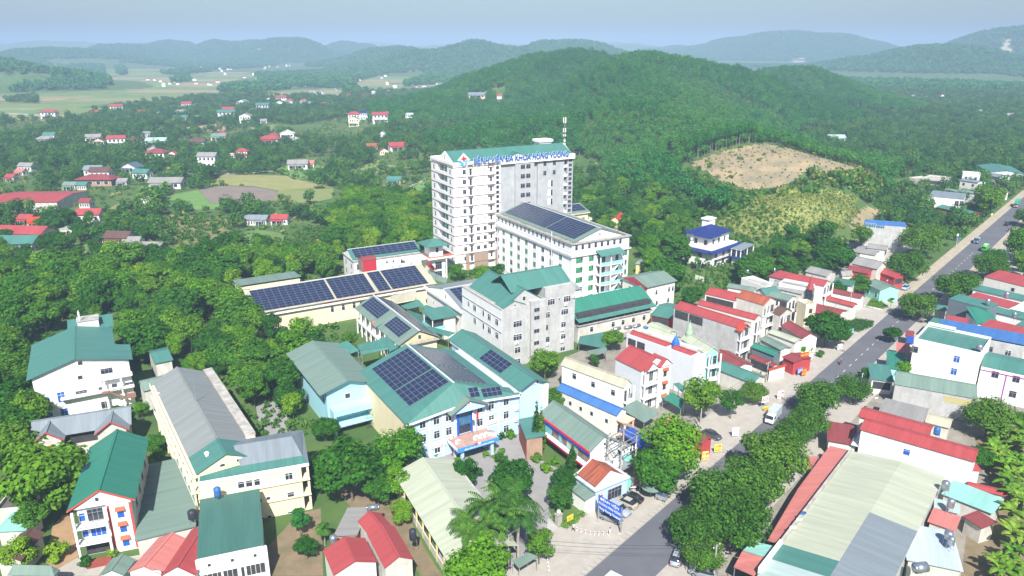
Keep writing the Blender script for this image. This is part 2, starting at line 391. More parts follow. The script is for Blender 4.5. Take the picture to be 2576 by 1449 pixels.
# ---------------------------------------------------------------- palette
def roofm(key,ax):
    c={'teal':(.062,.185,.158),'green':(.030,.180,.125),'dgreen':(.050,.140,.115),'greygreen':(.155,.225,.190),'grey':(.22,.24,.235),'red':(.33,.058,.060),
         'maroon':(.225,.050,.052),'orange':(.40,.055,.022),'pink':(.48,.165,.145),'blue':(.050,.150,.38),'navy':(.014,.028,.15),'pale':(.40,.43,.33),'paleblue':(.36,.46,.44),
         'slate':(.19,.225,.25),'asbestos':(.25,.245,.235),'beige':(.42,.40,.30),'brown':(.11,.060,.050),'tile':(.33,.090,.050),'aqua':(.24,.48,.43),'steel':(.42,.50,.56),'royal':(.030,.080,.36),
         'white':(.62,.62,.60),'bluegrey':(.075,.115,.15)}[key]
    fade=key in('pale','asbestos','beige','grey','slate','aqua','steel','paleblue','tile','pink','brown','greygreen')
    if key=='tile':return mat('roof_%s_%d'%(key,ax),c,.85,.3,.5,bump=.3,stripe=(ax,.25),sheet=.12)
    return mat('roof_%s_%d'%(key,ax),c,.55,(.13 if fade else .11),.22,stripe=(ax,.30),sheet=.07 if fade else .06,spec=.35)
WALLC={'white':(.78,.78,.77),'cream':(.74,.66,.47),'pblue':(.42,.56,.74),'cement':(.47,.47,.465),'grey':(.40,.415,.435),'yellow':(.75,.58,.26),'offwhite':(.70,.69,.64),'brownw':(.33,.24,.18),'mint':(.30,.70,.60),
         'dirty':(.60,.58,.53),'pgrey':(.60,.63,.66),'redw':(.42,.05,.05),'brickw':(.38,.25,.18),'slatew':(.13,.16,.19),'peach':(.75,.48,.34),'yellowp':(.78,.68,.45),'lightaqua':(.36,.66,.76)}
def wallm(key):
    st={'cement':.20,'dirty':.22,'grey':.10,'cream':.10,'offwhite':.10,'brickw':.3}.get(key,.04)
    return mat('wall_'+key,WALLC[key],.9,.14 if key in('cement','dirty','grey') else .05,.35,streak=st)
M_glass=mat('glass_dark',(.035,.04,.055),.12,.3,.8,spec=.5)
M_glass2=mat('glass_blue',(.05,.15,.26),.1,.4,.8,spec=.6)
M_gblue=mat('shutter_blue',(.02,.10,.42),.5,.2,2.)
M_ggreen=mat('window_film_green',(.02,.24,.085),.35,.25,1.5)
M_frame=mat('window_frame_white',(.72,.73,.74),.5,.05)
M_frameg=mat('window_frame_grey',(.30,.30,.33),.5,.1)
M_concrete=mat('concrete_slab',(.42,.40,.37),.9,.25,.6,streak=.2)
M_trimw=mat('trim_white',(.78,.78,.76),.8,.05)
M_trimred=mat('trim_red',(.48,.07,.05),.7,.15)
M_band=mat('trim_band',(.20,.10,.10),.8,.1)
M_ridge=mat('ridge_cap',(.55,.56,.56),.5,.1)
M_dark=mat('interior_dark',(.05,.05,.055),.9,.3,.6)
M_metal=mat('metal_grey',(.45,.46,.48),.4,.15,metal=.6)
M_rail=mat('rail_aqua',(.22,.68,.62),.4,.1)

_wc={}
def win_mesh(w,h,st):
    k=(round(w,2),round(h,2),st)
    if k in _wc:return _wc[k]
    f=MB();t=.07;d=.07;fm=M_frameg if st in('dark','green') else M_frame
    f.box(-w/2-t,-w/2,-d,.03,-t,h+t);f.box(w/2,w/2+t,-d,.03,-t,h+t);f.box(-w/2,w/2,-d,.03,h,h+t);f.box(-w/2,w/2,-d,.03,-t,0)
    n=max(1,int(round(w/.75)))
    for q in range(1,n):x=-w/2+w*q/n;f.box(x-.028,x+.028,-d*.8,.02,0,h)
    if h>1.1 and st!='slot':f.box(-w/2,w/2,-d*.75,.02,h*.7,h*.7+.05)
    p=MB();p.box(-w/2,w/2,-.025,.02,0,h)
    pm={'dark':M_glass,'white':M_glass,'green':M_ggreen,'blue':M_gblue,'curtain':M_glass2,'slot':M_dark,'film':M_ggreen}[st]
    if st=='green': # lower part screened with green film, upper sash open and dark
        p=MB();p.box(-w/2,w/2*.35,-.025,.02,0,h);p.box(w/2*.35,w/2,-.025,.02,0,h*.45);p.cur=1;p.box(w/2*.35,w/2,-.025,.02,h*.45,h);pm=[M_ggreen,M_glass]
    _wc[k]=(f.mesh('window_frame',fm),p.mesh('pane',pm));return _wc[k]
ROT={'y0':0,'x1':math.pi/2,'y1':math.pi,'x0':-math.pi/2}
class Bld:
    def __init__(s,name,label,A,B,z,D,ang=None,L=None,cat='building',group=None,base=0.):
        a=P(A,z);b=P(B,z) if B is not None else None;g=math.atan2(b.y-a.y,b.x-a.x) if ang is None else R(ang)
        s.ux=Vector((math.cos(g),math.sin(g),0));s.uy=Vector((-math.sin(g),math.cos(g),0))
        s.L=L if L else(b-a).dot(s.ux);s.D=D if not isinstance(D,tuple) else(P(D,z)-a).dot(s.uy);s.z=z-base
        if s.D<0:a=a+s.uy*s.D;s.D=-s.D
        s.o=Vector((a.x,a.y,base));s.g=g;s.e=empty(name,s.o,g,label,cat,group);s.over=.5
        FOOT.append((s.o.x,s.o.y,g,s.L,s.D))
    def ray(s,uv):
        x=(uv[0]-W0/2)/FPX;y=-(uv[1]-H0/2)/FPX;d=Vector((x,CT+ST*y,-ST+CT*y));c=Vector((0,0,CAMZ))-s.o
        return Vector((c.dot(s.ux),c.dot(s.uy),c.z)),Vector((d.dot(s.ux),d.dot(s.uy),d.z))
    def fs(s,uv,face):
        c,d=s.ray(uv);i=1 if face[0]=='y' else 0;t=(0 if face[1]=='0' else(s.D if i else s.L))
        k=(t-c[i])/d[i];q=c+d*k;return q[1-i],q.z
    def on(s,uv,p0,n):
        c,d=s.ray(uv);k=(p0-c).dot(n)/d.dot(n);return c+d*k
    def pos(s,face,a,z,out=0.):
        return{'y0':(a,-out,z),'y1':(a,s.D+out,z),'x0':(-out,a,z),'x1':(s.L+out,a,z)}[face]
    def win(s,face,a,z,w=1.2,h=1.4,st='dark',out=0.,simple=False,off=0.):
        f,p=win_mesh(w,h,st);o=link('window',f,s.e,s.pos(face,a,z,out),ROT[face])
        link('pane',p,o);return o
    def wins(s,face,al,zl,w=1.2,h=1.4,st='dark',out=0.):
        for z in zl:
            for a in al:s.win(face,a,z,w,h,st,out)
    def part(s,name,mb,m,**k):return mb.obj(name,m,s.e,**k)
    def walls(s,m,z1=None,pts=None,z0=-.5,name='wall',gable=None,rise=0.,inset=0.):
        b=MB();z1=s.z if z1 is None else z1;i=inset
        L,D=s.L,s.D
        if pts:b.prism(pts,z0,z1)
        else:b.prism([(i,i),(L-i,i),(L-i,D-i),(i,D-i)],z0,z1)
        if gable=='x': # ridge runs along x: gable triangles at both x ends
            for x0,x1 in((i,i+.2),(L-i-.2,L-i)):b.add([(x0,i,z1),(x0,D-i,z1),(x0,D/2,z1+rise),(x1,i,z1),(x1,D-i,z1),(x1,D/2,z1+rise)],[(0,2,1),(3,4,5),(0,3,5,2),(1,2,5,4)])
        if gable=='y':
            for y0,y1 in((i,i+.2),(D-i-.2,D-i)):b.add([(i,y0,z1),(L-i,y0,z1),(L/2,y0,z1+rise),(i,y1,z1),(L-i,y1,z1),(L/2,y1,z1+rise)],[(0,1,2),(3,5,4),(0,2,5,3),(1,4,5,2)])
        return b.obj(name,wallm(m) if isinstance(m,str) else m,s.e)
    def gable(s,key,axis,rise,over=.5,z=None,x0=0.,x1=None,y0=0.,y1=None,th=.1,cap=True,end=None,name='roof',ridge=.5,drop=True):
        """gable roof as two sheets on the rectangle x0..x1, y0..y1; the ridge runs along the axis"""
        x1=s.L if x1 is None else x1;y1=s.D if y1 is None else y1;z=s.z if z is None else z;e=over if end is None else end
        b=MB();rz_=z+rise+.12
        if axis=='x':
            ym=y0+(y1-y0)*ridge;sl0=rise/(ym-y0);sl1=rise/(y1-ym)
            b.slab([(x0-e,y0-over,z+.12-sl0*over),(x1+e,y0-over,z+.12-sl0*over),(x1+e,ym,rz_),(x0-e,ym,rz_)],th)
            b.slab([(x0-e,ym,rz_),(x1+e,ym,rz_),(x1+e,y1+over,z+.12-sl1*over),(x0-e,y1+over,z+.12-sl1*over)],th)
            c=MB().box(x0-e,x1+e,ym-.2,ym+.2,rz_-.05,rz_+.05)
        else:
            xm=x0+(x1-x0)*ridge;sl0=rise/(xm-x0);sl1=rise/(x1-xm)
            b.slab([(x0-over,y0-e,z+.12-sl0*over),(xm,y0-e,rz_),(xm,y1+e,rz_),(x0-over,y1+e,z+.12-sl0*over)],th)
            b.slab([(xm,y0-e,rz_),(x1+over,y0-e,z+.12-sl1*over),(x1+over,y1+e,z+.12-sl1*over),(xm,y1+e,rz_)],th)
            c=MB().box(xm-.2,xm+.2,y0-e,y1+e,rz_-.05,rz_+.05)
        o=b.obj(name,roofm(key,0 if axis=='x' else 1),s.e)
        if cap:c.obj('ridge_cap',roofm(key,0) if cap is True else cap,o)
        return o
    def hip(s,key,rise,over=.6,z=None,x0=0.,x1=None,y0=0.,y1=None,name='roof',caps=None):
        x1=s.L if x1 is None else x1;y1=s.D if y1 is None else y1;z=s.z if z is None else z
        a,b_,c,d=x0-over,x1+over,y0-over,y1+over;w=min(b_-a,d-c)/2
        if b_-a>=d-c:r0=(a+w,(c+d)/2,z+rise);r1=(b_-w,(c+d)/2,z+rise)
        else:r0=((a+b_)/2,c+w,z+rise);r1=((a+b_)/2,d-w,z+rise)
        e=[(a,c,z),(b_,c,z),(b_,d,z),(a,d,z)]
        b=MB()
        if b_-a>=d-c:fs=[[e[0],e[1],r1,r0],[e[1],e[2],r1],[e[2],e[3],r0,r1],[e[3],e[0],r0]]
        else:fs=[[e[0],e[1],r0],[e[1],e[2],r1,r0],[e[2],e[3],r1],[e[3],e[0],r0,r1]]
        for f in fs:b.add(f,[tuple(range(len(f)))])
        b.add([(a,c,z-.15),(b_,c,z-.15),(b_,d,z-.15),(a,d,z-.15)]+e,[(3,2,1,0),(0,1,5,4),(1,2,6,5),(2,3,7,6),(3,0,4,7)])
        o=b.obj(name,roofm(key,0),s.e)
        if caps:
            k=MB();k.tube(r0,r1,.13,n=5)
            for i,r in((0,r0),(1,r1 if b_-a>=d-c else r0),(2,r1),(3,r0 if b_-a>=d-c else r1)):k.tube(e[i],r,.11,n=5)
            k.obj('ridge_cap',caps,o)
        return o
    def mono(s,key,z0,z1,axis='y',over=.4,x0=0.,x1=None,y0=0.,y1=None,name='roof',th=.1,rax=None):
        """single-pitch sheet: z0 at the low-coordinate side, z1 at the other"""
        x1=s.L if x1 is None else x1;y1=s.D if y1 is None else y1;b=MB()
        if axis=='y':b.slab([(x0-over,y0-over,z0),(x1+over,y0-over,z0),(x1+over,y1+over,z1),(x0-over,y1+over,z1)],th)
        else:b.slab([(x0-over,y0-over,z0),(x1+over,y0-over,z1),(x1+over,y1+over,z1),(x0-over,y1+over,z0)],th)
        return b.obj(name,roofm(key,0 if axis=='y' else 1) if isinstance(key,str) else key,s.e)
    def parapet(s,m,h=.9,t=.2,z=None,name='parapet',x0=0.,x1=None,y0=0.,y1=None,deck=None):
        z=s.z if z is None else z;x1=s.L if x1 is None else x1;y1=s.D if y1 is None else y1
        b=MB();b.box(x0,x1,y0,y0+t,z,z+h);b.box(x0,x1,y1-t,y1,z,z+h);b.box(x0,x0+t,y0+t,y1-t,z,z+h);b.box(x1-t,x1,y0+t,y1-t,z,z+h)
        o=b.obj(name,wallm(m) if isinstance(m,str) else m,s.e)
        MB().box(x0+t,x1-t,y0+t,y1-t,z,z+.06).obj('roof_deck',deck or M_concrete,s.e);return o
    def band(s,z,h=.25,out=.12,m=None,name='cornice',faces=None,x0=0.,x1=None,y0=0.,y1=None):
        x1=s.L if x1 is None else x1;y1=s.D if y1 is None else y1;b=MB()
        b.box(x0-out,x1+out,y0-out,y0,z,z+h);b.box(x0-out,x1+out,y1,y1+out,z,z+h);b.box(x0-out,x0,y0,y1,z,z+h);b.box(x1,x1+out,y0,y1,z,z+h)
        return b.obj(name,m or M_trimw,s.e)
    def rail(s,face,a0,a1,z,h=.9,m=None,out=0.,name='railing',bars=True):
        b=MB();n=max(2,int(abs(a1-a0)/.35));m=m or M_metal
        def bx(a,c,z0,z1,t=.03):
            p=s.pos(face,a,0,out);q=s.pos(face,c,0,out);b.box(min(p[0],q[0])-t,max(p[0],q[0])+t,min(p[1],q[1])-t,max(p[1],q[1])+t,z0,z1)
        bx(a0,a1,z+h-.06,z+h);bx(a0,a1,z+.05,z+.1,.02)
        for k in range(n+1):q=a0+(a1-a0)*k/n;bx(q,q,z,z+h,.018)
        return b.obj(name,m,s.e)
M_panel=mat('solar_cell',(.020,.030,.072),.22,.35,.4,spec=.6);M_pframe=mat('solar_frame',(.26,.28,.33),.4,.05)
_pc={}
def panel_mesh(w,h):
    k=(round(w,2),round(h,2))
    if k not in _pc:
        b=MB();b.box(0,w,0,h,0,.035);b.cur=1;t=.02
        b.add([(t,t,.037),(w-t,t,.037),(w-t,h-t,.037),(t,h-t,.037)],[(0,1,2,3)])
        _pc[k]=b.mesh('solar_panel',[M_pframe,M_panel])
    return _pc[k]
def solar(b,p0,e1,e2,nx,ny,label,gap=.016,skip=(),lift=.12,bars=True,extra=()):
    """array of panels: p0 low corner (building coordinates), e1 along the eave, e2 up the slope (full extents)"""
    e1=Vector(e1);e2=Vector(e2);n=e1.cross(e2).normalized()
    if n.z<0:n=-n
    w=e1.length/nx;h=e2.length/ny;x=e1.normalized();y=n.cross(x).normalized()
    if y.dot(e2)<0:x=-x;p0=Vector(p0)+e1;y=n.cross(x)
    M=Matrix((x,y,n)).transposed().to_4x4();M.translation=Vector(p0)+n*lift
    r=bpy.data.objects.new('solar_array',None);col.objects.link(r)
    BM=Matrix.Translation(b.o)@Matrix.Rotation(b.g,4,'Z');r.matrix_world=BM@M
    tag(r,label,'solar panels','rooftop solar arrays');me=panel_mesh(w-gap,h-gap)
    rk=MB()
    for j in range(ny):rk.box(-.25,nx*w+.25,(j+.5)*h-.03,(j+.5)*h+.03,-.13,-.005)
    rk.obj('mounting_rail',M_metal,r)
    for j in range(ny):
        for i in range(nx):
            if(i,j) in skip:continue
            link('solar_panel',me,r,(i*w,j*h,0))
    return r
# ---------------------------------------------------------------- the hospital
def S(ox,oy,k):return lambda x,y:((ox+x/k)*.670833,(oy+y/k)*.670833)
ZA,ZC=S(1580,460,4.025),S(1820,740,4.025)
def text_mesh(name,s,size,ext=.06,off=0.,m=None,align='LEFT',fit=None):
    c=bpy.data.curves.new(name,'FONT');c.body=s;c.size=size;c.extrude=ext;c.offset=off;c.align_x=align;c.resolution_u=2
    o=bpy.data.objects.new(name,c);me=bpy.data.meshes.new_from_object(o);bpy.data.objects.remove(o);me.name=name
    if m:me.materials.clear();me.materials.append(m)
    n=len(me.vertices);a=np.zeros(n*3,np.float32);me.vertices.foreach_get('co',a);a=a.reshape(-1,3)
    if fit:
        w=a[:,0].max()-a[:,0].min()-2*off;k=fit/w;x0=a[:,0].min()+off;a[:,0]=(a[:,0]-x0)*k+(-fit/2 if align=='CENTER' else 0)
    # stand it up: text plane xy -> xz, facing -y
    a=np.stack([a[:,0],-a[:,2],a[:,1]],1).astype(np.float32);me.vertices.foreach_set('co',a.ravel());me.update();return me
def flat(name,rgb,rough=.6):return mat(name,rgb,rough,.04,.6)
M_sblue=flat('sign_blue',(.03,.11,.38));M_red=flat('sign_red',(.62,.012,.012));M_cyan=flat('sign_cyan',(.06,.38,.75));M_swhite=flat('sign_white',(.80,.80,.80));M_yel=flat('sign_yellow',(.80,.55,.03))
M_royal=flat('sign_royal',(.02,.10,.45))

# --- thirteen-storey tower
t=Bld('hospital_tower','tall white and grey hospital tower with teal gable roof and rooftop sign letters',ZA(475,685),None,38.5,19.6,ang=29,L=51.3)
fl=[38.5-3.56*k for k in range(11)]
wp=[(0,0),(5.9,0),(5.9,.8),(7.9,.8),(7.9,0),(13.8,0),(13.8,.9),(16.7,.9),(16.7,0),(19.25,0),(19.25,19.6),(0,19.6),(0,14.2),(.9,14.2),(.9,5.1),(0,5.1)]
t.walls('white',40.0,wp)
gp=[(19.25,.75),(25.4,.75),(25.4,0),(33.5,0),(33.5,1.4),(35.4,1.4),(35.4,.6),(47.2,.6),(47.2,2.0),(48.7,2.0),(48.7,.6),(51.3,.6),(51.3,19.6),(19.25,19.6)]
t.walls('grey',38.6,gp,name='cement_wall')
b=MB();b.box(19.25,51.6,-.25,.0,38.3,40.2);b.box(19.25,51.6,.002,.6,39.2,40.2);b.box(51.3,51.6,.0,19.6,38.6,40.2);b.box(-.25,19.25,-.25,-.003,39.3,40.3);b.box(-.25,-.003,.0,19.8,39.3,40.3);b.box(-.25,51.6,19.6,19.85,38.6,40.3)
t.part('parapet',b,wallm('white'))
MB().box(19.3,51.2,1.4,19.5,38.62,39.0).obj('roof_deck',M_concrete,t.e)
b=MB()
for z in fl:
    b.box(-.12,5.9,-.12,-.003,z-.10,z+.10);b.box(7.9,13.8,-.12,-.003,z-.10,z+.10);b.box(16.7,19.3,-.12,-.003,z-.1,z+.1);b.box(5.9,7.9,-.12,.05,z-.1,z+.1);b.box(13.8,16.7,-.12,.05,z-.1,z+.1);b.box(-.12,-.003,0,19.7,z-.10,z+.10)
t.part('floor_band',b,M_band)
MB().box(4.4,5.9,-.05,-.002,0,6.2).box(7.9,13.8,-.05,-.002,0,6.2).box(16.7,19.2,-.05,-.002,0,6.2).obj('cladding',wallm('brownw'),t.e)
for k,z in enumerate(fl):
    z0=z-3.46 # floor level of the storey below this band
    if k<10:
        bb=MB();bb.box(0.02,.9,5.1,14.2,z0-.12,z0+.08);bb.box(-.02,.12,5.1,14.2,z0,z0+1.15);bb.obj('balcony',wallm('white'),t.e)
        t.win('x0',11.6,z0+.9,3.4,2.0,'curtain',out=-.9);t.win('x0',7.2,z0+.2,3.2,2.6,'film',out=-.9)
        t.win('x0',2.4,z0+1.0,.75,1.55);t.win('x0',16.9,z0+1.0,.8,1.6)
        MB().box(5.9,7.9,.06,.8,z0-.1,z0+.08).obj('loggia_floor',wallm('white'),t.e);bb=MB();bb.box(13.8,16.7,.06,.9,z0-.1,z0+.08);bb.box(13.8,16.7,-.01,.1,z0,z0+.95);bb.obj('loggia',wallm('white'),t.e)
        t.win('y0',7.3,z0+.15,.8,2.3,out=-.8);t.win('y0',15.6,z0+.15,.7,2.3,out=-.9)
        t.win('y0',4.4,z0+.95,1.15,1.5)
        if k in(6,7,8,9):
            t.win('y0',9.7,z0+1.0,1.2,1.4);t.win('y0',12.5,z0+1.0,1.2,1.4)
        else:
            t.win('y0',9.5,z0+1.9,.55,.32,'slot');t.win('y0',12.6,z0+1.9,.55,.32,'slot')
        t.win('y0',17.85,z0+1.7,1.1,1.1);t.win('y0',17.85,z0-.1,1.1,1.0)
    # grey half
    if k<9:
        t.win('y0',28.55,z0+1.0,1.75,1.55);t.win('y0',30.9,z0+1.0,1.75,1.55)
        if k<2:
            t.win('y0',38.5,z0+1.3,1.2,1.6,out=-.6);t.win('y0',42.7,z0+1.3,1.2,1.6,out=-.6);t.win('y0',45.9,z0+2.4,.5,.3,'slot',out=-.6)
        else:
            bb=MB();bb.box(40.0,41.2,.45,.62,z0+.3,z0+2.6);bb.obj('plaster_panel',wallm('white'),t.e)
            t.win('y0',41.7,z0+.4,.7,2.2,out=-.6);t.win('y0',38.2,z0+2.2,.6,.3,'slot',out=-.6);t.win('y0',43.6,z0+2.2,.6,.3,'slot',out=-.6);t.win('y0',46.2,z0+2.2,.5,.3,'slot',out=-.6)
        t.win('y0',50.0,z0+2.0,1.3,1.1,out=-.6);t.win('y0',50.0,z0+.2,1.3,1.1,out=-.6)
        bb=MB();bb.box(47.2,48.7,.6,2.0,z0-.1,z0+.1);bb.box(47.2,48.7,.55,.68,z0+.1,z0+1.0);bb.obj('loggia',wallm('white'),t.e)
t.gable('teal','x',3.3,.15,z=40.1,x0=.45,x1=50.6,y0=.2,y1=14.6,end=0.0)
for x in(.2,50.6):
    b=MB();b.add([(x,.1,39.9),(x,14.7,39.9),(x,7.4,43.55),(x+.25,.1,39.9),(x+.25,14.7,39.9),(x+.25,7.4,43.55)],[(0,2,1),(3,4,5),(0,3,5,2),(1,2,5,4),(0,1,4,3)]);t.part('gable_wall',b,wallm('white'))
t.win('x0',7.3,40.6,.55,1.5,'slot',out=-.2)
t.gable('green','y',2.0,.2,z=40.0,x0=20.5,x1=32.5,y0=.3,y1=7.6,end=.3,name='dormer_roof')
b=MB();b.add([(20.6,.35,40),(32.4,.35,40),(26.5,.35,41.95),(20.6,.55,40),(32.4,.55,40),(26.5,.55,41.95)],[(0,1,2),(3,5,4),(0,2,5,3),(1,4,5,2)]);t.part('dormer_wall',b,wallm('white'))
b=MB();b.box(40.2,45.6,7.6,11.6,40.5,44.3);b.box(39.7,46.1,7.1,12.1,44.3,45.2);t.part('lift_house',b,wallm('white'))
b=MB();b.tube((26.5,7.4,43.4),(26.5,7.4,46.8),.05,n=5);t.part('lightning_rod',b,M_dark)
# the rooftop sign: blue letters on white outlines
s=empty('rooftop_sign',t.o,t.g,'big blue letters with white outlines along the front edge of the tower roof','sign')
txt='BỆNH VIỆN ĐA KHOA HÙNG VƯƠNG'
link('lettering',text_mesh('lettering',txt,2.85,.06,.07,M_sblue,fit=40.2),s,(8.1,-.62,39.45))
link('letter_outline',text_mesh('letter_outline',txt,2.85,.05,.115,M_swhite,fit=40.2),s,(8.1,-.50,39.45))
b=MB()
for k in range(14):b.box(8.4+k*3.05,8.5+k*3.05,-.44,-.26,39.5,40.6)
b.obj('support_frame',M_metal,s)
lg=empty('hospital_emblem',t.o,t.g,'diamond emblem with red cross and blue waves above the tower corner','emblem')
cx,cz,rr=4.12,41.1,2.45
b=MB();b.add([(cx-rr,-.5,cz),(cx,-.5,cz-rr),(cx+rr,-.5,cz),(cx,-.5,cz+rr),(cx-rr,-.4,cz),(cx,-.4,cz-rr),(cx+rr,-.4,cz),(cx,-.4,cz+rr)],[(0,1,2,3),(7,6,5,4),(0,4,5,1),(1,5,6,2),(2,6,7,3),(3,7,4,0)]);b.obj('board',M_swhite,lg)
b=MB();b.box(cx-1.0,cx+1.0,-.58,-.51,cz+.12,cz+.72);b.box(cx-.3,cx+.3,-.585,-.505,cz-.58,cz+1.42);b.obj('cross',M_red,lg)
b=MB()
b.add([(cx-rr+.05,-.55,cz-.06),(cx,-.55,cz-rr+.04),(cx,-.55,cz-1.05),(cx-1.35,-.55,cz-.06)],[(0,1,2,3)])
for q in(0.,.62,1.24):b.add([(cx+.12+q*.5,-.55,cz-rr+.16+q*.5),(cx+.35+q*.5,-.55,cz-rr+.40+q*.5),(cx+rr-.55-(1.24-q)*.9,-.55,cz-.05),(cx+rr-1.0-(1.24-q)*.9,-.55,cz-.05)],[(0,1,2,3)])
b.obj('wave_stripes',M_cyan,lg)
b=MB()
for q in(.55,.8,1.05):b.box(cx+q,cx+q+.12,-.56,-.51,cz+.1,cz+1.3-q*.55)
b.obj('bars',M_royal,lg)
# antenna mast behind the roof
mast=empty('antenna_mast',t.o+t.ux*54.5+t.uy*12,t.g,'grey antenna mast with white panel aerials behind the tower roof','antenna')
zb=33.;b=MB();b.box(-.25,.25,-.25,.25,0,.6)
for a in(0,2.1,4.2):b.tube((.35*math.cos(a),.35*math.sin(a),0),(.28*math.cos(a),.28*math.sin(a),52.6),.055,n=5)
for k in range(52):
    a=2.1*k;b.tube((.34*math.cos(a),.34*math.sin(a),k),(.34*math.cos(a+2.1),.34*math.sin(a+2.1),k+1),.03,n=4)
b.obj('lattice',M_metal,mast)
for z,hh in((50.5,2.2),(46.9,1.6),(45.3,.8)):
    for a in(.3,2.4,4.5):
        q=MB();x,y=.55*math.cos(a),.55*math.sin(a);q.box(x-.13,x+.13,y-.08,y+.08,z,z+hh);q.obj('aerial_panel',M_swhite,mast)
for z in(43.2,41.8,40.0):MB().box(-.35,.15,-.45,.1,z,z+.9).obj('radio_unit',M_trimw,mast)

# --- six-storey ward block with pediment
s6=Bld('ward_block','white six-storey ward block with pediment, attic windows and solar roof',ZC(1300,715),None,21.5,50.2,ang=29.5,L=23.7)
i=.75
s6.walls('white',21.4,[(i,i),(23.7-i,i),(23.7-i,50.2-i),(i,50.2-i)])
s6.band(21.25,.35,.55,M_concrete,x0=i,x1=23.7-i,y0=i,y1=50.2-i);s6.band(21.0,.25,.3,name='cornice',x0=i,x1=23.7-i,y0=i,y1=50.2-i)
s6.band(17.2,.3,.6,M_trimw,x0=i,x1=23.7-i,y0=i,y1=50.2-i);s6.band(17.5,.08,.66,M_concrete,name='ledge',x0=i,x1=23.7-i,y0=i,y1=50.2-i)
s6.band(18.6,.12,.06,M_trimw,x0=i,x1=23.7-i,y0=i,y1=50.2-i);s6.band(1.6,.3,.1,M_trimw,x0=i,x1=23.7-i,y0=i,y1=50.2-i)
MB().box(i+.1,23.6-i,i+.1,50.1-i,21.4,21.6).obj('roof_gutter',mat('gutter_dirt',(.30,.29,.26),.9,.5,.8),s6.e)
for x in(2.4,4.75,7.26,9.7,12.1,14.5,17.0,19.4):s6.win('y0',x,19.25,.85,1.45,out=-i)
for k in range(17):s6.win('x0',5.4+k*2.67,19.25,.7,1.35,out=-i)
cy=(7.05,12.6,17.7,23.,28.4,33.7,38.9,44.5)
for r,z in enumerate((14.95,11.75,8.5,5.25,2.1)):
    for k,y in enumerate(cy):s6.win('x0',y,z,1.5,1.6 if r else 1.35,'green' if(r*3+k*5+r*k)%7 in(0,2,4,6) else 'dark',out=-i)
    s6.win('x0',48.3,z,.6,1.2,out=-i)
    s6.win('y0',3.6,z,2.5,1.7,'green',out=-i);s6.win('y0',8.2,z,1.75,1.7,'green',out=-i);s6.win('y0',21.4,z,1.7,1.7,'green',out=-i)
for k in range(8):
    for y in(cy[k]+1.6,cy[k]+2.7,cy[k]-1.3):
        if y<48.5:MB().box(i-.1,i-.004,y,y+.35,1.9,17.2).obj('pilaster',M_trimw,s6.e)
for x in(1.0,2.0,5.6,6.4,19.7,22.4):MB().box(x,x+.32,i-.1,i-.004,1.9,17.2).obj('pilaster',M_trimw,s6.e)
s6.gable('greygreen','y',3.3,.0,z=21.65,x0=1.9,x1=21.8,y0=1.5,y1=48.6,end=.35,cap=M_ridge)
for y in(1.6,48.3):b=MB().add([(1.9,y,21.6),(21.8,y,21.6),(11.85,y,24.95),(1.9,y+.25,21.6),(21.8,y+.25,21.6),(11.85,y+.25,24.95)],[(0,1,2),(3,5,4),(0,2,5,3),(1,4,5,2)]);s6.part('gable_wall',b,wallm('white'))
s6.win('y0',11.8,22.6,.5,.8,'slot',out=-1.6)
MB().box(.2,.35,11.7,11.85,8,23.2).obj('drain_pipe',M_trimw,s6.e)
# balcony stair on the short front
b=MB();b.box(10.0,19.3,-1.9,.75,16.6,16.75);b.slab([(9.7,-2.6,16.9),(19.4,-2.6,16.9),(19.4,.8,18.2),(9.7,.8,18.2)],.08);s6.part('canopy',b,roofm('teal',0))
for k,z in enumerate((13.6,10.35,7.1,3.9)):
    b=MB();b.box(9.8,19.3,-1.9,.76,z-.2,z);s6.part('balcony_slab',b,wallm('white'))
    s6.rail('y0',9.9,13.8,z,1.05,M_rail,1.8);s6.rail('y0',14.4,19.2,z,1.05,M_rail,1.8)
    MB().box(9.95,13.8,-1.83,-1.80,z+.15,z+.9).box(14.4,19.2,-1.83,-1.80,z+.15,z+.9).obj('rail_panel',mat('rail_glass',(.30,.72,.70),.3,.1),s6.e)
    s6.win('y0',11.4,z+.1,1.2,2.2,out=-i);s6.win('y0',13.0,z+.1,1.2,2.2,out=-i);s6.win('y0',18.3,z+.1,1.1,2.1,out=-i)
    b=MB();b.slab([(14.6,-1.6,z-3.1),(14.6,-.3,z-3.1),(17.6,-.3,z-.1),(17.6,-1.6,z-.1)],.18);s6.part('stair_flight',b,wallm('white'))
for x in(9.9,14.0,19.1):MB().box(x,x+.3,-1.9,-1.6,0,16.6).obj('column',wallm('white'),s6.e)
def roof_solar(bl,side,ridge_axis,x0,x1,y0,y1,z,rise,a0,a1,u0,u1,nx,ny,label):
    """array on a gable slope. a0..a1 along the ridge axis, u0..u1 fraction of the slope from eave to ridge"""
    if ridge_axis=='y':
        xm=(x0+x1)/2;lo=Vector((x0 if side=='lo' else x1,0,z+.12));up=Vector((xm-lo.x,0,rise));p=lo+up*u0+Vector((0,a0,0));e1=Vector((0,a1-a0,0))
    else:
        ym=(y0+y1)/2;lo=Vector((0,y0 if side=='lo' else y1,z+.12));up=Vector((0,ym-lo.y,rise));p=lo+up*u0+Vector((a0,0,0));e1=Vector((a1-a0,0,0))
    return solar(bl,p,e1,up*(u1-u0),nx,ny,label)
roof_solar(s6,'lo','y',1.9,21.8,0,0,21.65,3.3,3.0,19.6,.12,.97,8,9,'solar array near the pediment on the six-storey ward block roof')
roof_solar(s6,'lo','y',1.9,21.8,0,0,21.65,3.3,20.2,47.6,.12,.97,13,9,'long solar array on the tower end of the ward block roof')

